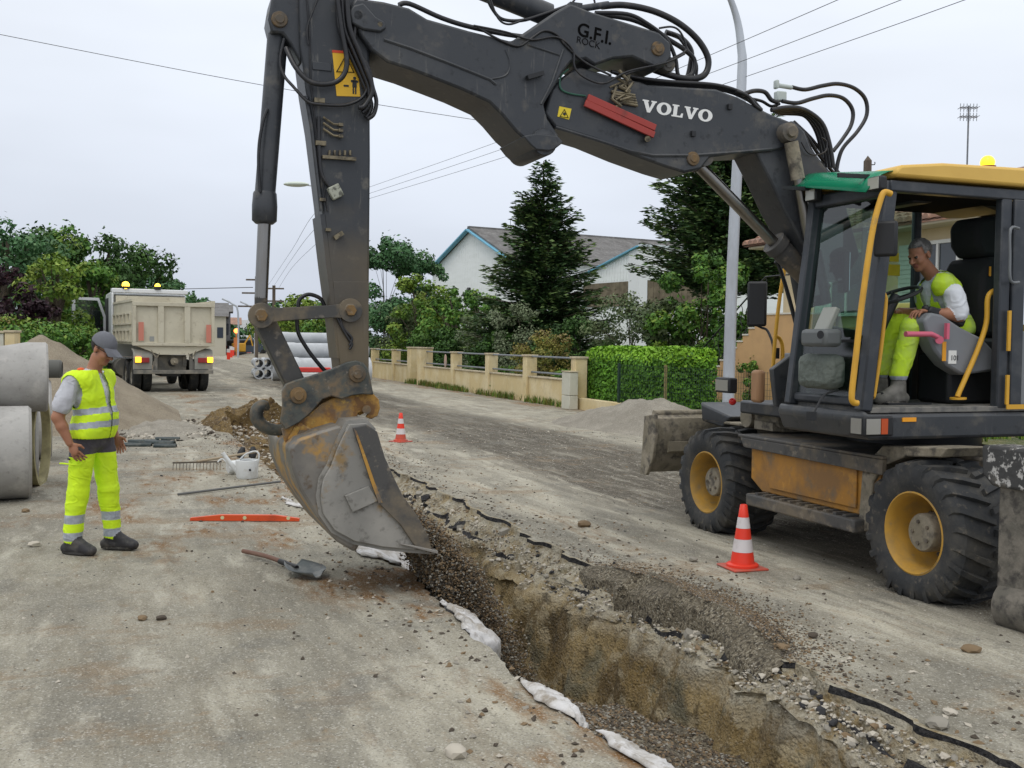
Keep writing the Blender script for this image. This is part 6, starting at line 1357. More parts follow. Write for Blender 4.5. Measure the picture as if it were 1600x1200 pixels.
# decals
Xi = Vector((-1, 0, 0)); Zi = Vector((0, 0, 1))
def decal(name, corners, y, m, parent): mb = MB(); mb.prism(Uxz(corners, y), y - .002, y + .001); return part(mb, name, m, parent)
m_lab = mat('yellow label', (.72, .55, .03), .5); m_lab2 = mat('orange yellow label', (.78, .46, .03), .5)
wl = decal('warning_plate', [(519, 78), (557, 81), (563, 151), (526, 150)], .174, m_lab2, stick)
lc = [U(a, b, .1765) for a, b in [(526, 112), (540, 87), (553, 113)]]
mb = MB(); mb.tube(lc, .006, 4, 0, False, True); part(mb, 'triangle', m_blk, wl)
mb = MB()
mb.box(U(541, 134, .177), (.035, .002, .012)); 
q_ = U(554, 133, .177); mb.box(q_ + Vector((0, 0, .01)), (.03, .002, .05)); mb.box(q_ + Vector((-.008, 0, -.035)), (.01, .002, .05)); mb.box(q_ + Vector((.008, 0, -.035)), (.01, .002, .05)); mb.ball(q_ + Vector((0, 0, .047)), .011, 8, 6, 0, (1, .1, 1)); mb.box(q_ + Vector((0, 0, .025)), (.05, .002, .014))
part(mb, 'person_symbol', m_blk, wl)
mb = MB(); mb.prism(Uxz([(519, 78), (557, 81), (557, 85), (519, 82)], .1765), .175, .177); part(mb, 'red_heading', mat('red print', (.6, .06, .02), .5), wl)
wl2 = decal('warning_plate', [(874, 166), (893, 170), (889, 187), (871, 182)], .203, m_lab, main_boom)
mb = MB(); mb.tube([U(a, b, .205) for a, b in [(875, 182), (882, 171), (888, 184)]], .005, 4, 0, False, True); mb.ball(U(882, 178, .205), .012, 8, 6, 0, (1, .2, 1)); part(mb, 'triangle', m_blk, wl2)
t1 = text_mesh('G.F.I.', .135, 'lettering', mat('black print', (.002, .002, .002), .9, spec=.1), upper_boom, U(901, 54, .237), Vector((-1, 0, -.16)).normalized(), Vector((-.12, 0, 1)).normalized(), .002, .002)
text_mesh('ROCK', .07, 'lettering', mat('faded black print', (.012, .012, .013), .9, spec=.1), upper_boom, U(900, 66, .237), Vector((-1, 0, -.16)).normalized(), Vector((-.12, 0, 1)).normalized(), .001)
# slab-serif brand lettering, one outline per letter
def letter(ch):
    if ch == 'V': return [[(0, 1), (.42, 1), (.42, .88), (.36, .88), (.52, .36), (.66, .88), (.58, .88), (.58, 1), (.95, 1), (.95, .88), (.88, .88), (.58, 0), (.38, 0), (.08, .88), (0, .88)]], .98
    if ch == 'L': return [[(0, 1), (.46, 1), (.46, .88), (.36, .88), (.36, .13), (.58, .13), (.66, .36), (.78, .36), (.76, 0), (0, 0), (0, .12), (.10, .12), (.10, .88), (0, .88)]], .82
    o_ = [(.5 + .5 * math.cos(t), .5 + .52 * math.sin(t)) for t in [6.2832 * i / 28 for i in range(28)]]; i_ = [(.5 + .21 * math.cos(t), .5 + .36 * math.sin(t)) for t in [6.2832 * i / 28 for i in range(28)]]
    return [('ring', o_, i_)], 1.04
vo = U(1002, 174, .203); ve = U(1113, 191.5, .203); xd = (ve - vo); tot = sum(letter(c)[1] for c in 'VOLVO'); un = xd.length / tot; xd = xd.normalized(); zd = (U(1006, 159, .203) - U(1004, 175, .203)).normalized(); HT = .092
x_ = 0
for c in 'VOLVO':
    sh, adv = letter(c); mb = MB()
    def T2(p, dy=0): return vo + xd * ((x_ + p[0]) * un) + zd * (p[1] * HT) + Vector((0, dy, 0))
    for q_ in sh:
        if q_[0] == 'ring':
            n_ = 28; mb.add([T2(p) for p in q_[1]] + [T2(p) for p in q_[2]], [(i, (i+1) % n_, n_ + (i+1) % n_, n_ + i) for i in range(n_)])
        else: mb.poly([T2(p) for p in q_])
    part(mb, 'letter', mat('white lettering', (.78, .78, .76), .5), main_boom); x_ += adv

# ---- gravel pouring out of the bucket
rg = np.random.RandomState(21); N = 60000
lat = rg.uniform(-.42, YN - .02, N); T_ = rg.uniform(0, 1, N) ** .8 * .66
tip = U(660, 846, YN); top_ = U(628, 790, YN)
a = rg.uniform(0, 1, N); a = a ** 1.3
x0 = tip.x + (top_.x - tip.x) * a * .9; z0 = tip.z + (top_.z - tip.z) * a * .9
vx = .50 + 1.75 * rg.beta(1.6, 2.0, N)
x = x0 - vx * T_ - .02; z = z0 - .35 * T_ - 4.9 * T_ ** 2 + rg.normal(0, .01, N)
W = np.stack([UF.x * x + UL.x * lat + EX.x, UF.y * x + UL.y * lat + EX.y, z + EX.z], -1)
nn = W[:, 0] * SN.x + W[:, 1] * SN.y
keep = (W[:, 2] > -1.3) & ((nn > 2.06) | (W[:, 2] > .02))
tag(scatter('falling_gravel', W[keep], rg.uniform(.006, .013, N)[keep], [gm[0], gm[2], mat('wet brown pebble', (.12, .088, .05), .7), gm[0], gm[1], gm[1], gm[0]], seed=22, flat=.8), 'brown gravel pouring from the bucket into the trench', 'gravel')
# the heap it lands on, down in the trench
ss = (W[:, 0] * SD.x + W[:, 1] * SD.y)[keep]
heapc = float(np.median(ss[W[keep][:, 2] < -.6])) if (W[keep][:, 2] < -.6).any() else 7
a2, b2 = np.meshgrid(np.linspace(heapc - 1.3, heapc + 1.3, 50), np.linspace(2.1, 3.1, 24), indexing='ij')
z2_ = -1.0 - .8 * np.abs(a2 - heapc) / 1.3 + .05 * fbm(a2 * 5, b2 * 5, None, 5)
ii = np.arange(a2.size).reshape(a2.shape)
tag(mesh_obj('gravel_fill', SV(a2, b2, z2_).reshape(-1, 3), np.stack([ii[:-1, :-1], ii[:-1, 1:], ii[1:, 1:], ii[1:, :-1]], -1).reshape(-1, 4), m_grav, None, 60), 'gravel heap deep in the trench under the falling stream', 'gravel', kind='stuff')
# ================================================================== people: one continuous surface each, grown from a distance field
def sdf_eval(P_, pr):
    t = pr[0]
    if t == 'cap':
        a, b, ra, rb = np.array(pr[1]), np.array(pr[2]), pr[3], pr[4]; d = b - a; L = max(d @ d, 1e-9)
        u = np.clip(((P_ - a) @ d) / L, 0, 1); q_ = P_ - a - u[..., None] * d
        return np.sqrt((q_ ** 2).sum(-1)) - (ra + (rb - ra) * u)
    c, r_ = np.array(pr[1]), np.array(pr[2]); q_ = P_ - c
    if pr[3] is not None: q_ = q_ @ np.array(pr[3])      # columns = axes
    k0 = np.sqrt(((q_ / r_) ** 2).sum(-1)); k1 = np.sqrt(((q_ / r_ ** 2) ** 2).sum(-1)) + 1e-9
    return k0 * (k0 - 1) / k1
def pr_box(pr):
    if pr[0] == 'cap': a, b = np.array(pr[1]), np.array(pr[2]); m = max(pr[3], pr[4]); return np.minimum(a, b) - m, np.maximum(a, b) + m
    c = np.array(pr[1]); m = max(pr[2]); return c - m, c + m
def grow(prims, res=.0055, off=0.0):
    """surface nets over the smooth union; returns vertices, quads, material index per vertex"""
    lo = np.min([pr_box(p)[0] for p in prims], 0) - .03 - off; hi = np.max([pr_box(p)[1] for p in prims], 0) + .03 + off
    n = np.ceil((hi - lo) / res).astype(int) + 1
    D = np.full(n, .2, np.float32); Mi = np.zeros(n, np.int8); Dm = np.full(n, .2, np.float32)
    for p in prims:
        m, k = p[-2], p[-1]; a, b = pr_box(p); i0 = np.maximum(((a - lo - .05 - off) / res).astype(int), 0); i1 = np.minimum(((b - lo + .05 + off) / res).astype(int) + 2, n)
        ax = [lo[i] + res * np.arange(i0[i], i1[i]) for i in range(3)]; G_ = np.stack(np.meshgrid(*ax, indexing='ij'), -1)
        d = sdf_eval(G_, p).astype(np.float32); s_ = tuple(slice(i0[i], i1[i]) for i in range(3)); o = D[s_]
        h = np.clip(.5 + .5 * (o - d) / k, 0, 1); D[s_] = o * (1 - h) + d * h - k * h * (1 - h)
        q_ = d < Dm[s_]; Mi[s_] = np.where(q_, m, Mi[s_]); Dm[s_] = np.minimum(Dm[s_], d)
    D = D - off
    s = D < 0
    c = np.zeros(tuple(x - 1 for x in n), int); 
    for a in (0, 1):
        for b in (0, 1):
            for e_ in (0, 1): c += s[a:n[0]-1+a, b:n[1]-1+b, e_:n[2]-1+e_]
    act = (c > 0) & (c < 8); idx = -np.ones(act.shape, int); cells = np.argwhere(act); idx[act] = np.arange(len(cells))
    acc = np.zeros((len(cells), 3)); cnt = np.zeros(len(cells))
    cor = [(a, b, e_) for a in (0, 1) for b in (0, 1) for e_ in (0, 1)]
    for i, p in enumerate(cor):
        for q_ in cor[i+1:]:
            if sum(abs(p[t] - q_[t]) for t in range(3)) != 1: continue
            d0 = D[cells[:, 0] + p[0], cells[:, 1] + p[1], cells[:, 2] + p[2]]; d1 = D[cells[:, 0] + q_[0], cells[:, 1] + q_[1], cells[:, 2] + q_[2]]
            x = (d0 < 0) != (d1 < 0); t = np.where(x, d0 / np.where(x, d0 - d1, 1), 0)[:, None]
            acc += np.where(x[:, None], np.array(p) + (np.array(q_) - np.array(p)) * t, 0); cnt += x
    V_ = lo + res * (cells + acc / cnt[:, None])
    Q = []
    for ax in range(3):
        sl0 = [slice(None)] * 3; sl1 = [slice(None)] * 3; sl0[ax] = slice(0, -1); sl1[ax] = slice(1, None)
        e_ = s[tuple(sl0)] != s[tuple(sl1)]; E = np.argwhere(e_); o1, o2 = [(1, 2), (2, 0), (0, 1)][ax]
        E = E[(E[:, o1] > 0) & (E[:, o2] > 0) & (E[:, o1] < n[o1] - 1) & (E[:, o2] < n[o2] - 1)]
        def at(d1, d2): q_ = E.copy(); q_[:, o1] -= d1; q_[:, o2] -= d2; return idx[q_[:, 0], q_[:, 1], q_[:, 2]]
        q_ = np.stack([at(1, 1), at(0, 1), at(0, 0), at(1, 0)], 1); fl = ~s[E[:, 0], E[:, 1], E[:, 2]]; q_[fl] = q_[fl][:, ::-1]; Q.append(q_)
    Q = np.concatenate(Q); mi = Mi[cells[:, 0], cells[:, 1], cells[:, 2]]
    return V_, Q, mi
def vnormals(V_, Q):
    a = V_[Q[:, 2]] - V_[Q[:, 0]]; b = V_[Q[:, 3]] - V_[Q[:, 1]]; N_ = np.cross(a, b); vn_ = np.zeros_like(V_)
    for i in range(4): np.add.at(vn_, Q[:, i], N_)
    return vn_ / (np.linalg.norm(vn_, axis=1)[:, None] + 1e-9)
def body_mesh(name, prims, mats, parent, cloth, res=.0055, off=0.0, keep=None, recolor=None, amp=.007, seed=0, solid=0, creases=()):
    V_, Q, mi = grow(prims, res, off); N_ = vnormals(V_, Q)
    cl = np.isin(mi, cloth)
    w_ = fbm(V_[:, 0] * 6, V_[:, 1] * 6, V_[:, 2] * 10, 60 + seed, 3)
    fold = 1 - np.abs(fbm(V_[:, 0] * 8 + 2 * w_, V_[:, 1] * 8, V_[:, 2] * 9 + V_[:, 0] * 9 + 2 * w_, 66 + seed, 2)) * 3.5
    d = amp * (w_ * 1.0 + .5 * np.clip(fold, 0, 1) - .2)
    V_ = V_ + N_ * np.where(cl, d, 0)[:, None]
    fm = mi[Q[:, 0]]
    if recolor is not None: fm = recolor(V_[Q].mean(1), fm)
    if keep is not None:
        k = keep(V_[Q].mean(1)); Q = Q[k]; fm = fm[k]; used = np.unique(Q); mp_ = -np.ones(len(V_), int); mp_[used] = np.arange(len(used)); V_ = V_[used]; Q = mp_[Q]
    o = mesh_obj(name, V_, Q, mats, parent, 180, 0, fm)
    if solid: m = o.modifiers.new('thickness', 'SOLIDIFY'); m.thickness = solid; m.offset = 1
    return o
def head_prims(c, f, u, SK=0, LIP=5, EYE=6, s=1.0, neck=None):
    """c centre of the head, f facing, u up"""
    f = Vector(f).normalized(); u = Vector(u); l_ = u.cross(f).normalized(); u = f.cross(l_)
    A = np.array([f[:], l_[:], u[:]]).T
    def W_(x, y, z): return tuple(Vector(c) + (f * x + l_ * y + u * z) * s)
    def E(x, y, z, r, m=SK, k=.02): return ('ell', W_(x, y, z), tuple(q_ * s for q_ in r), A, m, k)
    def Cp(p, q_, ra, rb, m=SK, k=.012): return ('cap', W_(*p), W_(*q_), ra * s, rb * s, m, k)
    L = [E(-.012, 0, .035, (.097, .076, .088)), E(.035, 0, -.035, (.058, .060, .080)), E(.030, 0, -.068, (.056, .052, .045)), E(.070, 0, -.095, (.024, .028, .018), k=.02),
         Cp((.086, -.030, .022), (.086, .030, .022), .012, .012, k=.012), Cp((.090, 0, .012), (.116, 0, -.026), .009, .014, k=.008), E(.103, .012, -.030, (.011, .009, .008), k=.006), E(.103, -.012, -.030, (.011, .009, .008), k=.006),
         E(.062, .040, -.028, (.030, .022, .024), k=.02), E(.062, -.040, -.028, (.030, .022, .024), k=.02),
         Cp((.088, -.020, -.058), (.092, .0, -.056), .007, .009, LIP, .006), Cp((.092, 0, -.056), (.088, .020, -.058), .009, .007, LIP, .006), Cp((.086, -.016, -.068), (.086, .016, -.068), .008, .008, LIP, .006),
         E(.083, .031, .004, (.011, .014, .009), EYE, .003), E(.083, -.031, .004, (.011, .014, .009), EYE, .003)]
    for y in (.076, -.076): L += [E(-.005, y, -.005, (.020, .010, .032), k=.006), E(.0, y * 1.06, -.026, (.010, .007, .012), k=.005)]
    return L, W_, E, Cp, A
def hand_prims(wr, d, pn, th, side=1, curl=.5, SK=0, s=1.0):
    """wr wrist, d direction of the fingers, pn palm normal (curl goes towards it), th thumb side direction"""
    wr, d, pn = Vector(wr), Vector(d).normalized(), Vector(pn).normalized(); th = Vector(th).normalized(); L = []
    A = np.array([d[:], th[:], pn[:]]).T
    L.append(('ell', tuple(wr + d * .048 * s), (.052 * s, .040 * s, .017 * s), A, SK, .012))
    for i, (o_, ln) in enumerate(((.030, .072), (.010, .080), (-.011, .074), (-.031, .058))):
        b = wr + (d * .085 + th * o_) * s; dd = (d + th * o_ * 4).normalized(); a1 = curl * .8; e1 = dd * math.cos(a1) + pn * math.sin(a1); p1 = b + e1 * ln * .45 * s
        a2 = curl * 1.7; e2 = dd * math.cos(a2) + pn * math.sin(a2); p2 = p1 + e2 * ln * .32 * s; a3 = curl * 2.3; e3 = dd * math.cos(a3) + pn * math.sin(a3); p3 = p2 + e3 * ln * .25 * s
        r = .0092 * s
        L += [('cap', tuple(b), tuple(p1), r, r * .95, SK, .004), ('cap', tuple(p1), tuple(p2), r * .95, r * .88, SK, .003), ('cap', tuple(p2), tuple(p3), r * .88, r * .75, SK, .003)]
    b = wr + (d * .022 + th * .030) * s; p1 = b + (d * .6 + th * .7 + pn * .2).normalized() * .040 * s; p2 = p1 + (d * .85 + th * .15 + pn * .35).normalized() * .032 * s
    L += [('cap', tuple(b), tuple(p1), .013 * s, .011 * s, SK, .010), ('cap', tuple(p1), tuple(p2), .011 * s, .008 * s, SK, .003)]
    return L
m_skin = mat('tanned skin', (.36, .165, .095), .5, layers=[((.27, .11, .065), 14, .5, .68, .5)], spec=.4)
m_lip = mat('lips', (.28, .10, .075), .5); m_eye = mat('dark eye', (.03, .025, .02), .25)
m_ts = mat('pale tee shirt', (.56, .57, .61), .9, layers=[((.42, .42, .45), 5, .45, .65)])
m_wt = mat('white tee shirt', (.70, .73, .78), .9, layers=[((.60, .62, .66), 5, .45, .65)])
m_grp = mat('grey violet work trousers', (.085, .080, .095), .9, layers=[((.12, .115, .12), 6, .5, .65)])
m_hv = mat('fluorescent yellow cloth', (.66, .92, .02), .75, layers=[((.58, .82, .03), 5, .45, .65)], emit=((.62, .95, .0), .03))
m_hv2 = mat('worn fluorescent yellow cloth', (.52, .74, .03), .8, layers=[((.46, .62, .12), 5, .45, .62)], emit=((.6, .9, .0), .01))
m_rfl = mat('grey reflective tape', (.34, .37, .42), .4, layers=[((.42, .45, .50), 30, .4, .6)])
m_boot = mat('black work boot', (.028, .027, .030), .6, layers=[((.11, .10, .09), 10, .48, .68, .8)])
m_sole = mat('boot sole', (.035, .033, .03), .9, layers=[((.14, .13, .11), 14, .5, .65)])
m_hair = mat('dark hair', (.022, .018, .016), .7); m_hairg = mat('greying hair', (.085, .080, .075), .7, layers=[((.20, .19, .18), 30, .45, .6)])
m_capg = mat('grey cap cloth', (.15, .155, .175), .9, layers=[((.14, .145, .16), 20, .5, .65)], bump=(120, .3, .002))
def boot(ank, d, SKm=3, L=.29, k=.012):
    ank, d = Vector(ank), Vector(d).normalized(); z = Vector((0, 0, 1)); r = []
    heel = ank - d * .055 + z * (-ank.z + .048); ball = ank + d * (L - .145) + z * (-ank.z + .045); toe = ank + d * (L - .115) + z * (-ank.z + .046)
    sd_ = z.cross(d); A = np.array([d[:], sd_[:], z[:]]).T
    r += [('cap', tuple(ank + z * .05), tuple(ank + z * (-ank.z + .06) - d * .01), .056, .052, SKm, k), ('cap', tuple(heel), tuple(ball), .043, .045, SKm, .02),
          ('ell', tuple(toe - z * .004), (.052, .050, .042), A, SKm, .02), ('cap', tuple(ank + z * .0 + d * .02), tuple(ball + z * .012), .05, .04, SKm, .02)]
    r += [('ell', tuple(heel * .5 + toe * .5 + z * (-.034)), ((L + .02) * .5, .052, .016), A, 4, .004)]
    return r

# ---- the standing worker (x towards the right of the picture, y away from the camera)
wo = G(152, 863)
man = empty('person', wo, 0, 'standing man in yellow vest and grey cap looking down into the trench', 'person')
SK, SH, GR, BT, SO, LP, EY, HV, RF = range(9)
M1 = [m_skin, m_ts, m_grp, m_boot, m_sole, m_lip, m_eye, m_hv, m_rfl]
fr, fl = (-.17, -.09, .12), (.07, .13, .12)
hc = Vector((.055, -.01, 1.655)); hf = Vector((.86, -.30, -.52)); hu = Vector((.5, -.1, .86))
hp, HW, HE, HC, HA = head_prims(hc, hf, hu, SK, LP, EY, .98)
cloth_r = lambda y0: None
LR = [('cap', (-.075, -.085, .90), (-.12, -.09, .50), .100, .080, GR, .02), ('cap', (-.12, -.09, .50), (-.165, -.09, .14), .083, .070, HV, .02),
      ('cap', (.0, .095, .90), (.055, .105, .50), .100, .080, GR, .02), ('cap', (.055, .105, .50), (.072, .13, .14), .083, .068, HV, .02)]
torso = [('ell', (-.04, 0, .95), (.145, .185, .13), None, GR, .03), ('ell', (.0, -.005, 1.10), (.152, .18, .16), None, SH, .05), ('ell', (-.035, -.005, 1.28), (.142, .205, .17), None, SH, .05),
         ('cap', (-.09, -.165, 1.405), (-.02, .175, 1.405), .072, .072, SH, .05), ('ell', (-.05, 0, 1.43), (.09, .12, .06), None, SH, .04)]
shR, elR, wrR = (-.105, -.215, 1.40), (-.195, -.285, 1.12), (-.105, -.275, .915)
shL, elL, wrL = (-.01, .215, 1.40), (-.05, .30, 1.12), (.06, .26, .92)
prims = LR + torso + [('cap', (-.035, -.005, 1.44), tuple(hc + Vector((-.04, 0, -.07))), .060, .056, SK, .03)] + hp
for sh, el, wr, sg in ((shR, elR, wrR, -1), (shL, elL, wrL, 1)):
    mid_ = tuple(Vector(sh).lerp(Vector(el), .68))
    prims += [('cap', sh, mid_, .074, .076, SH, .035), ('cap', tuple(Vector(sh).lerp(Vector(el), .6)), el, .050, .045, SK, .006), ('cap', el, tuple(Vector(el).lerp(Vector(wr), .35)), .046, .044, SK, .02), ('cap', tuple(Vector(el).lerp(Vector(wr), .35)), wr, .044, .028, SK, .015)]
prims += hand_prims(Vector(wrR) + Vector((.004, 0, -.005)), (.45, .12, -.85), (.2, .95, .0), (.80, .0, .42), 1, .35, SK)
prims += hand_prims(Vector(wrL), (.45, -.2, -.85), (.2, -.95, .0), (.80, .0, .42), 1, .5, SK)
prims += boot(fr, (.95, -.28, 0)) + boot(fl, (.99, -.08, 0))
def rc(c, m):
    leg = np.isin(m, [GR, HV]) & (c[:, 2] < .86)
    m = np.where(leg & (c[:, 2] < .795 + .02 * (c[:, 0] > -.03)), HV, np.where(leg, GR, m))
    for z0, z1 in ((.115, .185), (.255, .325)): m = np.where((m == HV) & (c[:, 2] > z0 - .0) & (c[:, 2] < z1), RF, m)
    return m
body_mesh('body', prims, M1, man, [SH, GR, HV, RF], .0055, 0, None, rc, .011, 1)
vt = [p for p in torso if p[-2] == SH] + [('cap', (-.045, -.165, 1.40), (-.02, .175, 1.40), .075, .075, SH, .05), ('ell', (-.03, -.02, .99), (.15, .185, .12), None, SH, .06), ('cap', shR, tuple(Vector(shR) + Vector((-.01, .03, -.03))), .06, .06, SH, .03), ('cap', shL, tuple(Vector(shL) + Vector((-.01, -.03, -.03))), .06, .06, SH, .03)]
def vkeep(c):
    x, y, z = c.T
    k = (z > .945) & (z < 1.485 - .0 * x)
    for sg, s_ in ((-1, shR), (1, shL)): k &= ~(((y * sg) > .13) & (((x - s_[0] + .0) / .082) ** 2 + ((z - 1.315) / .135) ** 2 < 1))
    k &= ~((np.hypot(x + .03, y) < .085) & (z > 1.40))
    ang = np.arctan2(y, x + .03)                        # front opening with a deep V
    k &= ~((np.abs(ang + .42) < .05 + np.clip(z - 1.10, 0, 1) * 1.0) & (x > -.03) & (z > 1.0))
    k &= ~((np.abs(ang + .42) < .035) & (x > -.03))
    return k
def vrc(c, m):
    z = c[:, 2] - .10 * (c[:, 0]); m = np.full(len(c), 0)
    m[(z > 1.025) & (z < 1.075)] = 1; m[(z > 1.135) & (z < 1.185)] = 1
    return m
body_mesh('safety_vest', vt, [m_hv, m_rfl], man, [SH], .007, .015, vkeep, vrc, .009, 5, .004)
def hkeep_gen(W_, HA, c0, zcut, back):
    A = HA; c0 = np.array(c0)
    def k(c):
        q_ = (c - c0) @ A
        return (q_[:, 2] > zcut) | ((q_[:, 0] < back) & (q_[:, 2] > -.055))
    return k
def hcap(c):
    q_ = (c - np.array(hc)) @ HA; return q_[:, 2] > .030 + .10 * np.clip(-q_[:, 0], 0, .05)
body_mesh('hair', [hp[0]], [m_hair], man, [0], .006, .008, lambda c: (lambda q_: (q_[:, 2] < .05) & (q_[:, 0] < .015 + .3 * np.clip(q_[:, 2], 0, 1)) & (q_[:, 2] > -.06) & ((np.abs(q_[:, 1]) < .06) | (q_[:, 0] < -.03) | (q_[:, 2] > .02)))((c - np.array(hc)) @ HA), None, .004, 2)
capm = body_mesh('cap', [HE(-.012, 0, .045, (.100, .080, .088), 0)], [m_capg], man, [0], .006, .010, hcap, None, .003, 3, .003)
vb = MB(); NB = 12
for i in range(NB + 1):
    t = -1 + 2 * i / NB; y = .078 * math.sin(t * 1.25); x0 = .012 + .088 * math.cos(t * 1.25); x1 = .045 + .148 * math.cos(t * .95)
    for (x, z) in ((x0 - .005, .055), (x1, .030 - .018 * t * t)):
        for dz in (0, .005): vb.v.append(Vector(HW(x, y, z + dz - .012 * abs(t))))
for i in range(NB):
    k = i * 4; vb.f += [(k, k+2, k+6, k+4), (k+1, k+5, k+7, k+3), (k+2, k+3, k+7, k+6)]; vb.m += [0, 0, 0]
vb.build('cap_peak', m_capg, capm, 60)
gl = MB(); gl.tube(spline([HW(-.01, -.082, .012), HW(.05, -.078, .014), HW(.088, -.055, .012)], 3), .0035, 5)
gl.box(HW(.102, -.032, .004), (.012, .040, .028), Matrix(HA.tolist())); gl.box(HW(.102, .032, .004), (.012, .040, .028), Matrix(HA.tolist())); gl.box(HW(.108, 0, .010), (.006, .02, .006), Matrix(HA.tolist())); gl.build('glasses', m_blk, man, None)
mb = MB(); mb.ball((-.115, -.03, 1.485), .03, 10, 6, 0, (1, 1.5, .7)); mb.build('collar_scrap', mat('orange collar', (.75, .12, .03), .7), man)
mb = MB(); mb.box((-.155, -.175, .78), (.012, .05, .012), Euler((0, 0, .6)).to_matrix()); mb.build('trouser_label', m_blk, man, None)
mb = MB(); mb.tube(spline([(-.24, -.14, .74), (-.19, -.185, .745), (-.13, -.20, .74), (-.06, -.19, .735)], 4), .007, 6); mb.build('pocket_flap', m_hv, man)

# ---- the driver, seated in the cab (same axes as the upper carriage: x forwards, y towards the camera)
drv = empty('person', EX, UA, 'grey-haired driver in yellow vest and trousers sitting in the open cab', 'person')
def D3(px, py, y): return U(px, py, y)
dh = D3(1438, 398, .80); dfw = Vector((.90, .12, -.42)); dup = Vector((.40, 0, .9))
hp2, HW2, HE2, HC2, HA2 = head_prims(dh, dfw, dup, SK, LP, EY, .98)
pel = D3(1484, 517, .79); che = D3(1466, 462, .79); nck = D3(1458, 432, .79)
M2 = [m_skin, m_wt, m_grp, m_boot, m_sole, m_lip, m_eye, m_hv2, m_rfl]
y0 = .79
def V3(px, py, y): return tuple(D3(px, py, y))
torso2 = [('ell', tuple(pel + Vector((-.01, 0, .02))), (.135, .175, .12), None, HV, .03), ('ell', V3(1476, 492, y0), (.13, .165, .15), None, SH, .05), ('ell', V3(1466, 460, y0), (.125, .19, .15), None, SH, .05),
          ('cap', V3(1472, 444, y0 + .155), V3(1466, 440, y0 - .17), .068, .068, SH, .045), ('cap', tuple(nck), tuple(dh + Vector((-.03, 0, -.07))), .058, .054, SK, .025)]
shN, elN, wrN = D3(1489, 458, y0 + .22), D3(1499, 493, y0 + .27), D3(1452, 487, y0 + .20)
shF, elF, wrF = D3(1466, 452, y0 - .20), D3(1447, 492, y0 - .24), D3(1405, 486, y0 - .14)
prims = torso2 + hp2
for sh, el, wr in ((shN, elN, wrN), (shF, elF, wrF)):
    prims += [('cap', tuple(sh), tuple(sh.lerp(el, .78)), .078, .082, SH, .03), ('cap', tuple(sh.lerp(el, .6)), tuple(el), .050, .044, SK, .006), ('cap', tuple(el), tuple(el.lerp(wr, .4)), .046, .042, SK, .018), ('cap', tuple(el.lerp(wr, .4)), tuple(wr), .042, .027, SK, .015)]
prims += hand_prims(wrN, (.95, -.1, .05), (.1, 0, -1), (.25, -.95, .1), 1, .62, SK); prims += hand_prims(wrF, (.95, .1, -.1), (.1, 0, -1), (.25, .95, .1), 1, .7, SK)
knN, anN = V3(1425, 512, y0 + .13), D3(1404, 592, y0 + .12); knF, anF = V3(1396, 508, y0 - .14), D3(1376, 588, y0 - .12)
for kn, an, sg in ((knN, anN, 1), (knF, anF, -1)):
    prims += [('cap', tuple(pel + Vector((.03, .09 * sg, -.0))), kn, .098, .080, HV, .03), ('cap', kn, tuple(an + Vector((0, 0, .04))), .082, .070, HV, .025)]
    b_ = boot((an.x, an.y, .11), (1, .06 * sg, 0)); zf = 1.385
    for p in b_:
        p = list(p)
        if p[0] == 'cap': p[1] = (p[1][0], p[1][1], p[1][2] + zf); p[2] = (p[2][0], p[2][1], p[2][2] + zf)
        else: p[1] = (p[1][0], p[1][1], p[1][2] + zf)
        prims.append(tuple(p))
def rc2(c, m):
    m = np.where((m == HV) & (c[:, 2] > 1.545) & (c[:, 2] < 1.60) & (c[:, 0] > .5), RF, m); return np.where((m == HV) & (c[:, 2] > 1.46) & (c[:, 2] < 1.50) & (c[:, 0] > .5), RF, m)
M2[3] = mat('dusty grey boot', (.12, .115, .10), .8, layers=[((.20, .19, .17), 9, .45, .65)])
body_mesh('body', prims, M2, drv, [SH, HV, RF], .0055, 0, None, rc2, .010, 11)
vt2 = [p for p in torso2[:4]]
def vkeep2(c):
    x, y, z = c.T
    k = z > pel.z - .02
    for sg, s_ in ((1, shN), (-1, shF)): k &= ~((((y - y0) * sg) > .12) & (((x - s_.x) / .085) ** 2 + ((z - s_.z + .08) / .14) ** 2 < 1))
    k &= ~((np.hypot(x - nck.x, y - y0) < .10) & (z > nck.z - .06))
    ang = np.arctan2(y - y0, x - che.x + .02); k &= ~((np.abs(ang - .15) < .10 + np.clip(z - (pel.z + .12), 0, 1) * 1.5) & (x > che.x - .02))
    return k
def vrc2(c, m):
    m = np.zeros(len(c), int); y = c[:, 1] - y0; m[(np.abs(np.abs(y) - .115) < .022) & (c[:, 2] > pel.z + .22)] = 1
    z = c[:, 2]; m[(z > pel.z + .12) & (z < pel.z + .17)] = 1; return m
body_mesh('safety_vest', vt2, [m_hv2, m_rfl], drv, [SH, HV], .007, .020, vkeep2, vrc2, .012, 15, .004)
body_mesh('hair', [hp2[0]], [m_hairg], drv, [0], .006, .009, lambda c: (lambda q_: ((q_[:, 2] > .062 + .25 * np.clip(q_[:, 0], 0, 1)) | ((q_[:, 0] < -.01) & (q_[:, 2] > -.045)) | ((q_[:, 0] < .03) & (q_[:, 2] > .012))))((c - np.array(dh)) @ HA2), None, .006, 12)
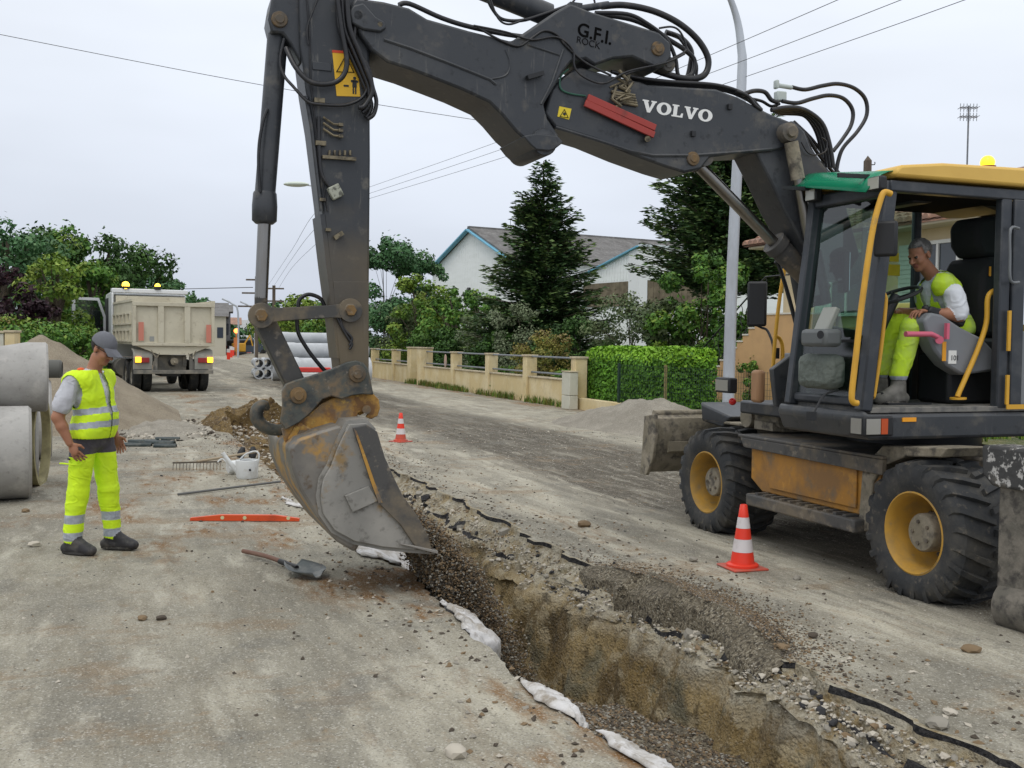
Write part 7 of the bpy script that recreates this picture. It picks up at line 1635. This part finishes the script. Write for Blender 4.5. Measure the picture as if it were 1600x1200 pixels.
# ================================================================== cones
m_or = mat('fluorescent orange cone', (.74, .045, .022), .45, emit=((1, .06, .02), .04)); m_wb = mat('white cone band', (.66, .62, .62), .4, layers=[((.50, .46, .45), 8, .5, .7)])
m_ord = mat('dusty orange cone', (.55, .085, .05), .6, layers=[((.40, .12, .09), 6, .45, .65)])
def cone(px, py, h, label, dirty=False, rz=.3):
    p = G(px, py); p.z = float(ground_z(p.dot(SD), p.dot(SN))); c = empty('traffic_cone', p, rz, label, 'cone', 'traffic cones on the road'); s = h / .5
    o_ = m_ord if dirty else m_or
    mb = MB(); pts = []
    k = 8
    q_ = [(.15, .15), (.15, -.15), (-.15, -.15), (-.15, .15)]
    mb.add([(x * s * a, y * s * b, z) for z in (0, .018 * s) for (x, y), a, b in zip(q_, (1, 1, 1, 1), (1, 1, 1, 1))], [(0, 1, 2, 3), (7, 6, 5, 4), (0, 4, 5, 1), (1, 5, 6, 2), (2, 6, 7, 3), (3, 7, 4, 0)])
    base = mb.build('base', m_ord, c, 30, .008)
    mb = MB(); mb.lathe([(.125 * s, .019 * s), (.125 * s, .035 * s), (.115 * s, .042 * s), (.09 * s, .045 * s)], 32); mb.build('foot_ring', m_ord if dirty else m_or, c, 40)
    zs = [.045, .135, .235, .32, .405, .5]; rr_ = lambda z: (.094 - (z - .045) / .455 * .066) * s
    for i in range(5):
        mb = MB(); a, b = zs[i], zs[i + 1]; of = .0015 if i % 2 else 0
        pr = [(rr_(a) + of, a * s), (rr_(b) + of, b * s)]
        if i == 4: pr += [(rr_(b) - .006, b * s + .004), (rr_(b) - .012, b * s - .01)]
        mb.lathe(pr, 32); mb.build('white_band' if i % 2 else 'orange_band', m_wb if i % 2 else (m_ord if dirty and i == 0 else m_or), c, 50)
cone(1160, 887, .5, 'near orange and white cone in front of the front wheel')
cone(626, 690, .5, 'far orange and white cone right of the digger bucket', True, .9)
p = G(388, 553); pk = empty('traffic_cone', p, 0, 'small pink red cone far down the road near the parked car', 'cone', 'traffic cones on the road')
mb = MB(); mb.lathe([(.42, 0), (.42, .06), (.30, .08), (.10, .9), (0, .92)], 16); mb.build('cone_body', mat('pink cone', (.75, .06, .12), .5), pk)

# ================================================================== tools on the ground
def placed(name, px, py, label, cat, rz=0, z=0.0):
    p = G(px, py); p.z = float(ground_z(p.dot(SD), p.dot(SN))) + z; return empty(name, p, rz, label, cat)
# orange boning level
a, b = G(298, 813), G(468, 814); L = (b - a).length
lv = placed('spirit_level', 383, 814, 'long orange aluminium level lying on the ground', 'level', math.atan2((b - a).y, (b - a).x))
m_lv = mat('orange red enamel', (.66, .085, .02), .4, layers=[((.50, .07, .02), 6, .5, .7)])
mb = MB(); mb.prism([(-L/2, .004), (L/2, .004), (L/2, .03), (L*.28, .062), (-L*.22, .062), (-L/2, .03)], -.022, .022); mb.build('body', m_lv, lv, 30, .004)
mb = MB(); mb.bb(-L/2, L/2, -.026, -.0225, .004, .012); mb.build('lower_rib', m_lv, lv, None)
for x in (-.17 * L * 1.2, 0.0, .40 * L): mb = MB(); mb.cyl((x, -.0235, .034), (x, -.0225, .034), .018, None, 16); mb.build('vial_window', mat('pale vial', (.62, .60, .35), .3), lv)
# shovel
a, b = G(377, 864), G(490, 902); sh_ = placed('shovel', 380, 867, 'round-bladed shovel with brown handle lying in front of the level', 'shovel', math.atan2((b - a).y, (b - a).x))
L = (G(512, 918) - a).length
mb = MB(); mb.tube(spline([(0, 0, .03), (.35, .01, .045), (.72, 0, .045)], 4), .018, 10); mb.build('handle', mat('brown wood handle', (.16, .085, .06), .7, layers=[((.24, .16, .12), 9, .5, .65, 1, (.3, 3, 3))]), sh_)
mb = MB(); mb.tube([(.60, 0, .045), (.80, 0, .04), (.86, 0, .04)], [.021, .021, .018], 10); mb.build('socket', m_blk, sh_)
m_bl_ = mat('worn shovel steel', (.10, .115, .115), .45, .4, layers=[((.24, .24, .22), 5, .45, .6), ((.16, .11, .07), 8, .58, .7)])
V_, F_ = [], []; nu, nv = 12, 10
for i in range(nu):
    u = i / (nu - 1); x = .80 + u * .36; wd = .145 * (math.sin(min(1, .35 + u * 1.1) * math.pi / 2)) * (1 - max(0, u - .55) ** 2 * 3.4)
    for j in range(nv):
        v_ = -1 + 2 * j / (nv - 1); V_.append((x, v_ * wd, .012 + .045 * v_ * v_ + .03 * (1 - u) ** 2))
F_ = [(i*nv+j, i*nv+j+1, (i+1)*nv+j+1, (i+1)*nv+j) for i in range(nu-1) for j in range(nv-1)]
o = mesh_obj('blade', V_, F_, m_bl_, sh_, 60); sdm = o.modifiers.new('t', 'SOLIDIFY'); sdm.thickness = .003
# steel bar and rake
a, b = G(278, 776), G(438, 757); br = placed('steel_bar', 278, 776, 'long grey bar lying between the rake and the level', 'bar', math.atan2((b - a).y, (b - a).x))
mb = MB(); mb.tube([(0, 0, .02), ((b - a).length, 0, .03)], .014, 8); mb.build('rod', mat('grey bar', (.13, .13, .125), .5, .3), br)
rk = placed('garden_rake', 308, 735, 'iron rake lying with its teeth towards the worker', 'rake', .05)
mb = MB(); mb.bar((-.32, 0, .10), (.32, 0, .12), .014, .02); mb.build('head', m_rust, rk)
for i in range(15): mb = MB(); x = -.31 + i * .044; mb.tube([(x, 0, .10), (x + .004, -.03, .08), (x + .006, -.05, .01)], .0045, 5); mb.build('tooth', m_rust, rk)
mb = MB(); mb.tube([(0, 0, .12), (.3, .42, .14), (.62, .95, .16)], .017, 8); mb.build('handle', mat('pale wood handle', (.36, .29, .20), .8), rk)
# white watering can and bucket
cn = placed('watering_can', 386, 747, 'white plastic can with spout and handle beside the trench', 'watering can')
m_wp = mat('white plastic', (.66, .68, .68), .4, layers=[((.50, .48, .43), 7, .52, .68, .7)])
mb = MB(); mb.lathe([(0, .004), (.125, .004), (.135, .03), (.142, .20), (.138, .23), (.125, .235), (.12, .22)], 28); mb.build('body', m_wp, cn, 50)
mb = MB(); mb.tube(spline([(-.12, 0, .08), (-.20, -.02, .18), (-.30, -.04, .32)], 4), [.03] * 5 + [.028] * 4, 12); mb.build('spout', m_wp, cn, 60)
mb = MB(); mb.tube(spline([(-.10, 0, .22), (-.02, 0, .30), (.10, 0, .34), (.15, 0, .30), (.14, 0, .20)], 5), .011, 8); mb.build('handle', m_wp, cn, 60)
mb = MB(); mb.ball((.07, -.135, .12), .016, 8, 6, 0, (1, .3, 1)); mb.build('mark', m_blk, cn)
b2_ = placed('plastic_scoop', 362, 742, 'small pale jug lying left of the white can', 'jug', .5)
mb = MB(); mb.lathe([(0, 0), (.07, 0), (.085, .05), (.08, .14), (.07, .16)], 20, (-.05, 0, .09), (1, .1, .1)); mb.build('body', m_wp, b2_, 50)
mb = MB(); mb.tube(spline([(-.02, .05, .12), (-.10, .08, .20), (-.16, .08, .16)], 4), .01, 6); mb.build('handle', m_wp, b2_)
for px, py, rz_, lb in ((375, 712, .4, 'dark boot-like lump standing behind the white can'), (394, 712, 1.2, 'black rubber piece behind the white can handle')):
    o = placed('rubber_seal', px, py + 6, lb, 'rubber seal', rz_); mb = MB(); mb.tube([(0, 0, .02), (.02, 0, .09), (.05, .02, .17)], [.05, .06, .03], 10); mb.build('body', m_blk, o)
m_drk = mat('dark green plastic', (.03, .045, .045), .4, layers=[((.10, .11, .10), 8, .5, .7)])
for i, (px, py, ln, rz_) in enumerate([(200, 697, .75, .05), (222, 692, .45, .3), (250, 694, .5, -.1), (262, 688, .4, .2), (258, 699, .35, .1)]):
    o = placed('pipe_offcut', px, py, ['long dark pipe offcut nearest the worker', 'short dark curved offcut second from the worker', 'dark offcut in the pale rubble, left one', 'dark offcut at the back of the rubble', 'greenish offcut at the front of the rubble'][i], 'pipe offcut', rz_)
    V_, F_ = [], []
    for a in range(2):
        for k in range(7): t = math.pi * k / 6; V_.append(((a - .5) * ln, .06 * math.cos(t), .005 + .055 * math.sin(t)))
    F_ = [(k, k + 1, k + 8, k + 7) for k in range(6)]; q_ = mesh_obj('shell', V_, F_, m_drk, o, 60); q_.modifiers.new('t', 'SOLIDIFY').thickness = .006

# ================================================================== concrete pipes on the left
m_con = mat('concrete pipe', (.40, .39, .37), .85, layers=[((.30, .29, .275), 1.6, .42, .62), ((.50, .48, .45), 4, .55, .7, .7), ((.22, .21, .19), 16, .58, .7, .5)], bump=(35, .35, .01))
def con_pipe(label, c, r, x0, x1, bell, rz=0.0, name='concrete_pipe', rt=.09, m=m_con):
    o = empty(name, c, rz, label, 'pipe', 'concrete pipes stacked on the left')
    L = abs(x1 - x0); mb = MB(); ri = r - rt
    if bell: pr = [(ri, x0), (r, x0), (r, x1 - .55), (r + .015, x1 - .45), (r + bell, x1 - .22), (r + bell, x1 - .02), (r + bell - .02, x1), (r - .01, x1), (r - .01, x1 - .12), (ri, x1 - .13), (ri, x0)]
    else: pr = [(ri, x0), (r, x0), (r, x1 - .03), (r - .03, x1), (ri, x1), (ri, x0)]
    mb.lathe(pr, 48, (0, 0, r), (1, 0, 0)); mb.build('pipe_wall', m, o, 35)
    return o
pz = 11.35
xe_ = P(60, 700, pz).x
con_pipe('large grey concrete pipe lying at the front left', Vector((xe_ - .12, pz + .1, -.0)), .50, -2.6, 0, .0, .44)
con_pipe('flared concrete pipe resting on top of the front pipe', Vector((P(64, 560, pz + .45).x, pz + .62, .96)), .335, -2.6, 0, .055, .44)
con_pipe('concrete pipe behind the front one with its end showing', Vector((P(50, 630, pz + 1.0).x, pz + 1.15, 0)), .50, -2.6, 0, .0, .44)
con_pipe('short dark pipe end poking out behind the flared pipe', Vector((P(88, 567, 15).x, 15.2, 1.16)), .13, -1.6, 0, 0, .3, 'concrete_pipe', .03, mat('dark grey pipe', (.10, .10, .09), .7))
con_pipe('lower support pipe of the back row behind the worker', Vector((P(70, 600, 15).x, 15.2, .0)), .57, -2.6, 0, 0, .44)
rgm = MB(); rgm.lathe([(.50, -.05), (.56, -.05), (.565, .05), (.50, .05), (.49, 0), (.50, -.05)], 40, (0, 0, 0), (1, .25, 0)); ring = rgm.build('pipe_ring', mat('tan rubber ring', (.36, .32, .17), .7, layers=[((.26, .23, .12), 6, .45, .6)]), None, 40)
ring.location = (P(66, 700, 12.6).x, 12.5, .53); tag(ring, 'tan ring standing behind the right end of the front pipe', 'ring')
# small cabinets behind the pipes
for px0, px1, py, lb, m_ in ((12, 27, 516, 'tan gate pillar at the far left behind the pipes', m_crm), (2, 10, 517, 'pale narrow cabinet beside the tan pillar', m_mx)):
    a, b = P(px0, py, 24), P(px1, py, 24); o = empty('gate_pillar' if m_ is m_crm else 'cabinet', Vector(((a.x + b.x) / 2, 24, 0)), 0, lb, 'pillar' if m_ is m_crm else 'cabinet')
    mb = MB(); w_ = b.x - a.x; mb.bb(-w_/2, w_/2, -.15, .15, 0, a.z - .06); mb.build('body', m_, o, 30, .01); mb = MB(); mb.bb(-w_/2 - .02, w_/2 + .02, -.18, .18, a.z - .055, a.z); mb.build('cap', m_cap, o, 30, .01)

# ================================================================== stack of pale pipes beyond the linkage
m_pp = mat('pale grey pipe', (.52, .54, .56), .5, layers=[((.44, .46, .48), 2, .45, .6)])
def far_pipe(i, px0, px1, ztop, r, Z, lab):
    a, b = P(px0, 560, Z), P(px1, 560, Z + 1.2); d = Vector((b.x - a.x, b.y - a.y, 0)); o = empty('large_pipe', Vector((a.x, a.y, ztop - r)), math.atan2(d.y, d.x), lab, 'pipe', 'pale pipes stacked beside the road')
    mb = MB(); L = d.length; mb.lathe([(r * .86, 0), (r * 1.06, 0), (r * 1.06, .3), (r, .4), (r, L)], 28, (0, 0, 0), (1, 0, 0)); mb.lathe([(r * .86, 0), (r * .86, L)], 28, (0, 0, 0), (1, 0, 0)); mb.build('pipe_wall', m_pp, o, 40)
    return o
for i, a in enumerate([(452, 577, 1.04, .52, 41.5, 'front pale pipe at the bottom of the stack'), (440, 577, 1.05, .52, 43.2, 'second pale pipe on the ground behind the front one'), (425, 574, .90, .45, 45, 'third pale pipe on the ground in the stack'),
        (447, 574, 1.62, .34, 42.6, 'pale pipe lying in the second layer'), (432, 570, 1.60, .34, 44.4, 'back pale pipe in the second layer'), (438, 520, 2.05, .24, 43.6, 'thin pale pipe on top of the stack')]): far_pipe(i, *a)
for i in range(6):
    p = P(405 + (i % 3) * 13, 560, 46 + (i % 3)); o = empty('pipe_end', Vector((p.x, p.y, .24 + .46 * (i // 3))), 0, ['bell end of a pale pipe in the lower row, %s', 'bell end of a pale pipe in the upper row, %s'][i // 3] % ['leftmost', 'middle', 'rightmost'][i % 3], 'pipe', 'pipe ends stacked beside the road')
    mb = MB(); mb.lathe([(.17, 0), (.235, 0), (.235, .3), (.2, .4), (.2, 3)], 20, (0, 0, 0), (-.3, 1, 0)); mb.lathe([(.17, 0), (.17, 3)], 20, (0, 0, 0), (-.3, 1, 0)); mb.build('pipe_wall', m_pp, o, 40)
bp_ = P(490, 575, 39); bar_ = empty('road_barrier', Vector((bp_.x, bp_.y, 0)), .1, 'low white and red plastic barrier in front of the pale pipes', 'barrier')
m_rp = mat('red plastic', (.62, .05, .04), .5)
mb = MB(); mb.bb(-.75, .75, -.18, .18, .0, .55); mb.build('body', m_wp, bar_, 30, .04)
mb = MB(); mb.prism([(-.72, .56), (.72, .56), (.6, .74), (-.6, .74)], -.15, .15); mb.build('red_top', m_rp, bar_, 30, .03)
for x in (-.5, -.1, .3, .6): mb = MB(); mb.bb(x - .08, x + .08, -.185, -.181, .15, .40); mb.build('red_patch', m_rp, bar_, None)

# ================================================================== dump truck
m_tb = mat('cream truck body', (.60, .56, .44), .55, layers=[((.52, .48, .37), 1.2, .42, .62), ((.40, .35, .26), 5, .56, .7, .7)])
m_tw = mat('white cab paint', (.74, .76, .78), .35); m_td = mat('dusty truck chassis', (.16, .155, .14), .8, layers=[((.26, .24, .20), 3, .45, .6)]); m_tt = mat('truck tyre', (.022, .023, .024), .85, layers=[((.07, .065, .055), 5, .5, .65)])
TH = math.atan2(.890, -.456)
rl = P(207, 560, 33.6); tdir = Vector((math.cos(TH), math.sin(TH), 0)); tright = Vector((tdir.y, -tdir.x, 0))
TC = Vector((rl.x, rl.y, 0)) + tright * 1.27
tr = empty('dump_truck', TC, TH, 'cream and white tipper truck seen from behind with its left cab door open', 'truck')
def TY(px, py): return None
zb0, zb1 = 1.50, 2.86
mb = MB(); mb.bb(.0, .07, -1.27, 1.27, zb0, zb1); tg = mb.build('tailgate', m_tb, tr, 30, .01)
for y0_, y1_ in ((-1.27, -1.17), (-.50, -.32), (.32, .50), (1.17, 1.27)): mb = MB(); mb.bb(-.09, -.002, y0_, y1_, zb0 + .1, zb1 - .002); mb.build('tailgate_rib', m_tb, tg, 30, .008)
for z0, z1 in ((zb0, zb0 + .098), (zb1 - .09, zb1 + .03)): mb = MB(); mb.bb(-.095, -.003, -1.28, 1.28, z0, z1); mb.build('tailgate_rail', m_tb, tg, 30, .008)
mb = MB()
for sy in (-1, 1): mb.bb(.072, 4.9, sy * 1.27 - .06 * (sy > 0) , sy * 1.27 + .06 * (sy < 0), zb0 + .04, zb1 + .06)
mb.bb(4.84, 4.9, -1.2, 1.2, zb0 + .04, 3.25); mb.bb(.072, 4.83, -1.2, 1.2, zb0 + .04, zb0 + .12); mb.build('tipper_body', m_tb, tr, 30)
for i in range(5):
    for z0, z1 in ((zb0 + .12, zb0 + .52), (zb0 + .68, zb0 + 1.06)):
        x = .25 + i * .92; mb = MB()
        for a in ((x, x + .05, z0, z1), (x + .72, x + .77, z0, z1), (x + .052, x + .718, z0, z0 + .05), (x + .052, x + .718, z1 - .05, z1)): mb.bb(a[0], a[1], 1.272, 1.33, a[2], a[3])
        mb.build('side_frame', m_tb, tr, None)
mb = MB(); mb.prism([(-.02, 2.9), (-.02, 2.98), (4.9, 3.0), (4.9, 2.93)], 1.20, 1.30); mb.prism([(-.02, 2.9), (-.02, 2.98), (4.9, 3.0), (4.9, 2.93)], -1.30, -1.20); mb.build('top_rail', m_tb, tr, 30)
for y, z0, z1 in ((1.02, 1.66, 2.25), (-1.08, 1.62, 2.2)): mb = MB(); mb.bb(-.1, -.0965, y - .08, y + .08, z0, z1); mb.build('marker_plate', mat('faded red stripe', (.60, .22, .16), .5), tg, None)
for y in (.68, .40): mb = MB(); mb.bb(-.004, -.001, y - .07, y + .07, 1.64, 1.80); mb.build('plate_label', mat('grey print', (.30, .31, .30), .6), tg, None)
mb = MB(); mb.add([(-.02, -1.15, 1.49), (-.02, 1.15, 1.49), (-.02, .45, 1.22), (-.02, -.45, 1.22), (.5, -1.15, 1.49), (.5, 1.15, 1.49), (.5, .45, 1.22), (.5, -.45, 1.22)], [(0, 1, 2, 3), (7, 6, 5, 4), (0, 3, 7, 4), (1, 5, 6, 2), (2, 6, 7, 3)]); mb.build('chute_lip', m_tb, tr, None)
mb = MB(); mb.bb(.3, 8.2, -.45, -.33, .85, 1.15); mb.bb(.3, 8.2, .33, .45, .85, 1.15); mb.bb(.35, .5, -.44, .44, .7, 1.2); mb.build('chassis', m_td, tr)
mb = MB(); mb.bb(.5, 1.9, -.3, .3, .5, .95); mb.cyl((.2, 0, .95), (.35, 0, .95), .12); mb.build('axle_housing', m_blk, tr)
mb = MB(); mb.bb(-.06, .06, -1.24, 1.24, .60, .72); mb.build('underrun_bar', m_td, tr, 30, .01)
for sy in (-1, 1):
    mb = MB(); mb.bb(.05, .15, sy * .55 - .05, sy * .55 + .05, .72, 1.4); mb.bb(.05, .15, sy * .6 - .03, sy * .6 + .03, .72, 1.0); mb.build('bracket', m_td, tr)
    fm_ = mat('dusty grey mudguard', (.30, .30, .27), .7, layers=[((.40, .38, .33), 3, .45, .65)])
    pts = [(.08, .74), (.02, 1.2), (.12, 1.36), (.5, 1.42), (.5, 1.38), (.16, 1.30), (.10, 1.15), (.14, .74)]
    mb = MB(); mb.prism(pts, sy * .66, sy * 1.24); mb.build('mudguard', fm_, tr, 50)
    mb = MB(); mb.bb(-.02, .05, sy * .98 - .22, sy * .98 + .22, .96, 1.12); lt_ = mb.build('tail_lamp', mat('dark red lens', (.30, .03, .03), .3), tr, 30, .01)
    mb = MB(); yy = sy * (1.10 if sy > 0 else 1.14); mb.bb(-.045, -.021, yy - .09, yy + .09, .97, 1.14); mb.build('indicator', mat('lit amber indicator', (.9, .4, .02), .3, emit=((1, .42, .02), 5)), lt_, 30, .01)
    for x in (.95, 2.35, 6.9):
        for k, yo in enumerate((1.06, .74) if x < 5 else (1.06,)):
            mb = MB(); r_ = .52; mb.lathe([(.28, -.13), (.46, -.14), (.51, -.11), (r_, 0), (.51, .11), (.46, .14), (.28, .13)], 32, (x, sy * yo, r_), (0, sy, 0)); w_ = mb.build('wheel', m_tt, tr, 40)
            mb = MB(); mb.lathe([(.30, .12), (.27, .10), (.20, .0 if k == 0 and x < 5 else .08), (.10, .02), (.10, .12), (0, .12)], 24, (x, sy * yo, r_), (0, sy, 0)); mb.build('rim', m_td, w_, 40)
mb = MB(); mb.bb(.35, 2.9, 1.0, 1.24, 1.10, 1.12); mb.build('side_guard', m_td, tr)
mb = MB(); mb.cyl((4.2, 1.0, .7), (5.4, 1.0, .7), .3); mb.build('fuel_tank', m_td, tr)
# cab
cw_ = 1.30
mb = MB(); mb.prism([(5.3, .8), (5.3, 3.36), (5.6, 3.42), (7.1, 3.36), (7.45, 2.3), (7.5, .8)], -cw_, cw_); mb.build('cab', m_tw, tr, 30, .05)
mb = MB(); mb.bb(5.24, 5.292, -cw_ + .05, cw_ - .05, 3.0, 3.30); mb.build('cab_rear_panel', mat('grey cream panel', (.46, .45, .40), .6), tr, None)
mb = MB(); mb.bb(4.95, 5.28, -1.33, 1.33, 3.36, 3.52); mb.bb(4.9, 5.2, 1.27, 1.34, 1.5, 3.36); mb.build('body_canopy', m_tw, tr, 30, .03)
for y in (.85, -.25):
    mb = MB(); mb.cyl((4.98, y, 3.52), (4.98, y, 3.62), .12); b_ = mb.build('beacon_base', m_blk, tr)
    mb = MB(); mb.ball((4.98, y, 3.64), .13 if y > 0 else .10, 12, 8); mb.build('beacon', mat('lit amber beacon', (.9, .5, .02), .3, emit=((1, .62, .05), 5)), b_, 60)
# open door, swung out from its front hinge
dr = MB(); H0 = Vector((6.9, 1.32, 0)); dd = Vector((-.30, 1.0, 0)).normalized()
def dp(u, z): return H0 + dd * u + Vector((0, 0, z))
def frame_poly(mb, outer, inner, t):
    n = len(outer); nr = Vector((dd.y, -dd.x, 0)) * t; V_ = outer + inner; V2 = [v + nr for v in V_]
    mb.add(V_ + V2, [f for i in range(n) for f in ((i, (i+1) % n, n + (i+1) % n, n + i), (2*n + i, 3*n + i, 3*n + (i+1) % n, 2*n + (i+1) % n), (i, 2*n + i, 2*n + (i+1) % n, (i+1) % n), (n + i, n + (i+1) % n, 3*n + (i+1) % n, 3*n + i))])
zt_, zm_, zl_ = 3.22, 2.15, 1.0
out_ = [dp(0, zl_), dp(0, 2.55), dp(.25, zt_), dp(1.25, zt_), dp(1.25, zl_)]; inn_ = [dp(.08, zm_), dp(.08, 2.5), dp(.31, zt_ - .1), dp(1.13, zt_ - .1), dp(1.13, zm_)]
frame_poly(dr, out_, inn_, .06); door = dr.build('door', m_tw, tr, 30)
mb = MB(); nr = Vector((dd.y, -dd.x, 0)) * -.01; mb.poly([p + nr for p in (dp(.1, 1.15), dp(.1, zm_), dp(1.1, zm_), dp(1.1, 1.15))]); mb.build('inner_panel', m_blk, door)
mb = MB(); nr = Vector((dd.y, -dd.x, 0)) * .03; mb.poly([p + nr for p in inn_]); mb.build('door_glass', m_gls2, door)
for x in (6.9,): mb = MB(); mb.bb(6.2, 7.2, 1.30, 1.32, .95, 3.2); mb.build('door_opening', m_blk, tr)
for sy in (1, -1):
    mb = MB(); mb.tube([(7.1, sy * 1.3, 2.9), (7.25, sy * 1.62, 2.85), (7.25, sy * 1.62, 1.9), (7.1, sy * 1.3, 1.85)], .02, 6); mr_ = mb.build('mirror_arm', m_blk, tr)
    mb = MB(); mb.bb(7.18, 7.25, sy * 1.62 - .14, sy * 1.62 + .14, 1.95, 2.75); mb.build('mirror', m_blk, mr_, 30, .02)
mb = MB(); mb.cyl((-.02, 0, 1.0), (-.12, 0, 1.0), .12); mb.tube([(-.1, 0, 1.0), (-.16, 0, .93)], .04, 6); mb.build('tow_coupling', m_mud, tr)
for y0_ in (-.55, .55):
    mb = MB(); mb.tube(spline([(.0, y0_ * 1.3, 1.4), (-.04, y0_ * 1.0, 1.12), (0, y0_ * .8, 1.3)], 4), .018, 5); mb.build('chain', m_mud, tr)

# ================================================================== vehicles and signals far down the road
def far_car(px, py, Z, w_, h, m, label, van=False, ang=0.0):
    p = G(px, py); p = Vector((P(px, py, Z).x, Z, 0)); o = empty('parked_van' if van else 'parked_car', p, R(100) + ang, label, 'van' if van else 'car'); L = 4.4
    if van: pr = [(-L/2, .3), (-L/2, h * .95), (L*.2, h), (L*.36, h * .62), (L/2, h * .5), (L/2, .3)]
    else: pr = [(-L/2, .3), (-L/2, h * .58), (-L*.42, h * .97), (L*.12, h), (L*.27, h * .62), (L/2, h * .52), (L/2, .3)]
    mb = MB(); mb.prism(pr, -w_/2, w_/2); mb.build('body', m, o, 30, .06)
    mb = MB(); mb.bb(-L/2 - .02, -L/2 + .02, -w_ * .40, w_ * .40, h * .62, h * .88); mb.bb(-L*.36, L*.12, w_/2 - .01, w_/2 + .012, h * .62, h * .88); mb.bb(-L*.36, L*.12, -w_/2 - .012, -w_/2 + .01, h * .62, h * .88); mb.build('windows', m_blk, o)
    for x in (-L*.3, L*.3):
        for sy in (-1, 1): mb = MB(); mb.cyl((x, sy * (w_/2 - .2), .32), (x, sy * (w_/2 + .01), .32), .32, None, 16); mb.build('wheel', m_tt, o)
    for sy in (-1, 1): mb = MB(); mb.bb(-L/2 - .03, -L/2, sy * w_ * .42 - .1, sy * w_ * .42 + .1, h * .4, h * .56); mb.build('tail_lamp', mat('red lens', (.55, .02, .02), .2), o)
    return o
far_car(388, 545, 118, 1.9, 1.75, mat('blue grey car paint', (.07, .09, .12), .3), 'blue grey estate car parked at the end of the road', False, -1.0)
far_car(378, 528, 135, 2.0, 2.2, m_tw, 'white van behind the blue grey car', True, -1.0)
p = P(373, 545, 116); o = empty('mini_digger', Vector((p.x, p.y, 0)), .4, 'small yellow machine left of the parked car', 'machine')
mb = MB(); mb.bb(-.7, .7, -.5, .5, .35, 1.3); mb.build('body', m_yel, o, 30, .1); mb = MB(); mb.bb(-.8, .8, -.55, .55, 0, .34); mb.build('track', m_blk, o, 30, .1); mb = MB(); mb.bar((.6, 0, 1.2), (1.2, 0, 2.2), .15, .15); mb.bar((1.2, 0, 2.2), (1.5, 0, 1.0), .12, .12); mb.build('arm', m_yel, o)
p = P(369, 520, 112); o = empty('signal_lamp', Vector((p.x, p.y, 0)), 0, 'orange red warning lamp on a post left of the white van', 'warning lamp')
mb = MB(); mb.tube([(0, 0, 0), (0, 0, 2.5)], .06, 6); mb.bb(-.25, .25, -.05, .05, .8, 1.9); mb.build('post', mat('orange striped board', (.7, .25, .08), .5), o); mb = MB(); mb.ball((0, 0, 2.6), .26, 10, 8); mb.build('lamp', mat('lit red amber lamp', (.9, .2, .05), .3, emit=((1, .25, .06), 4)), o)
for i, (px, h, Z) in enumerate(((361, 1.4, 100), (364, 1.2, 110), (357, 1.2, 90))):
    p = P(px, 540, Z); o = empty('road_post', Vector((p.x, p.y, 0)), 0, ['middle orange marker post at the roadside', 'farthest orange marker post at the roadside', 'nearest orange marker post at the roadside'][i], 'marker post', 'orange posts along the road')
    mb = MB(); mb.bb(-.14, .14, -.03, .03, 0, h * .5); mb.build('post', m_or, o); mb = MB(); mb.bb(-.14, .14, -.03, .03, h * .5 + .002, h * .75); mb.build('white_band', m_wb, o)
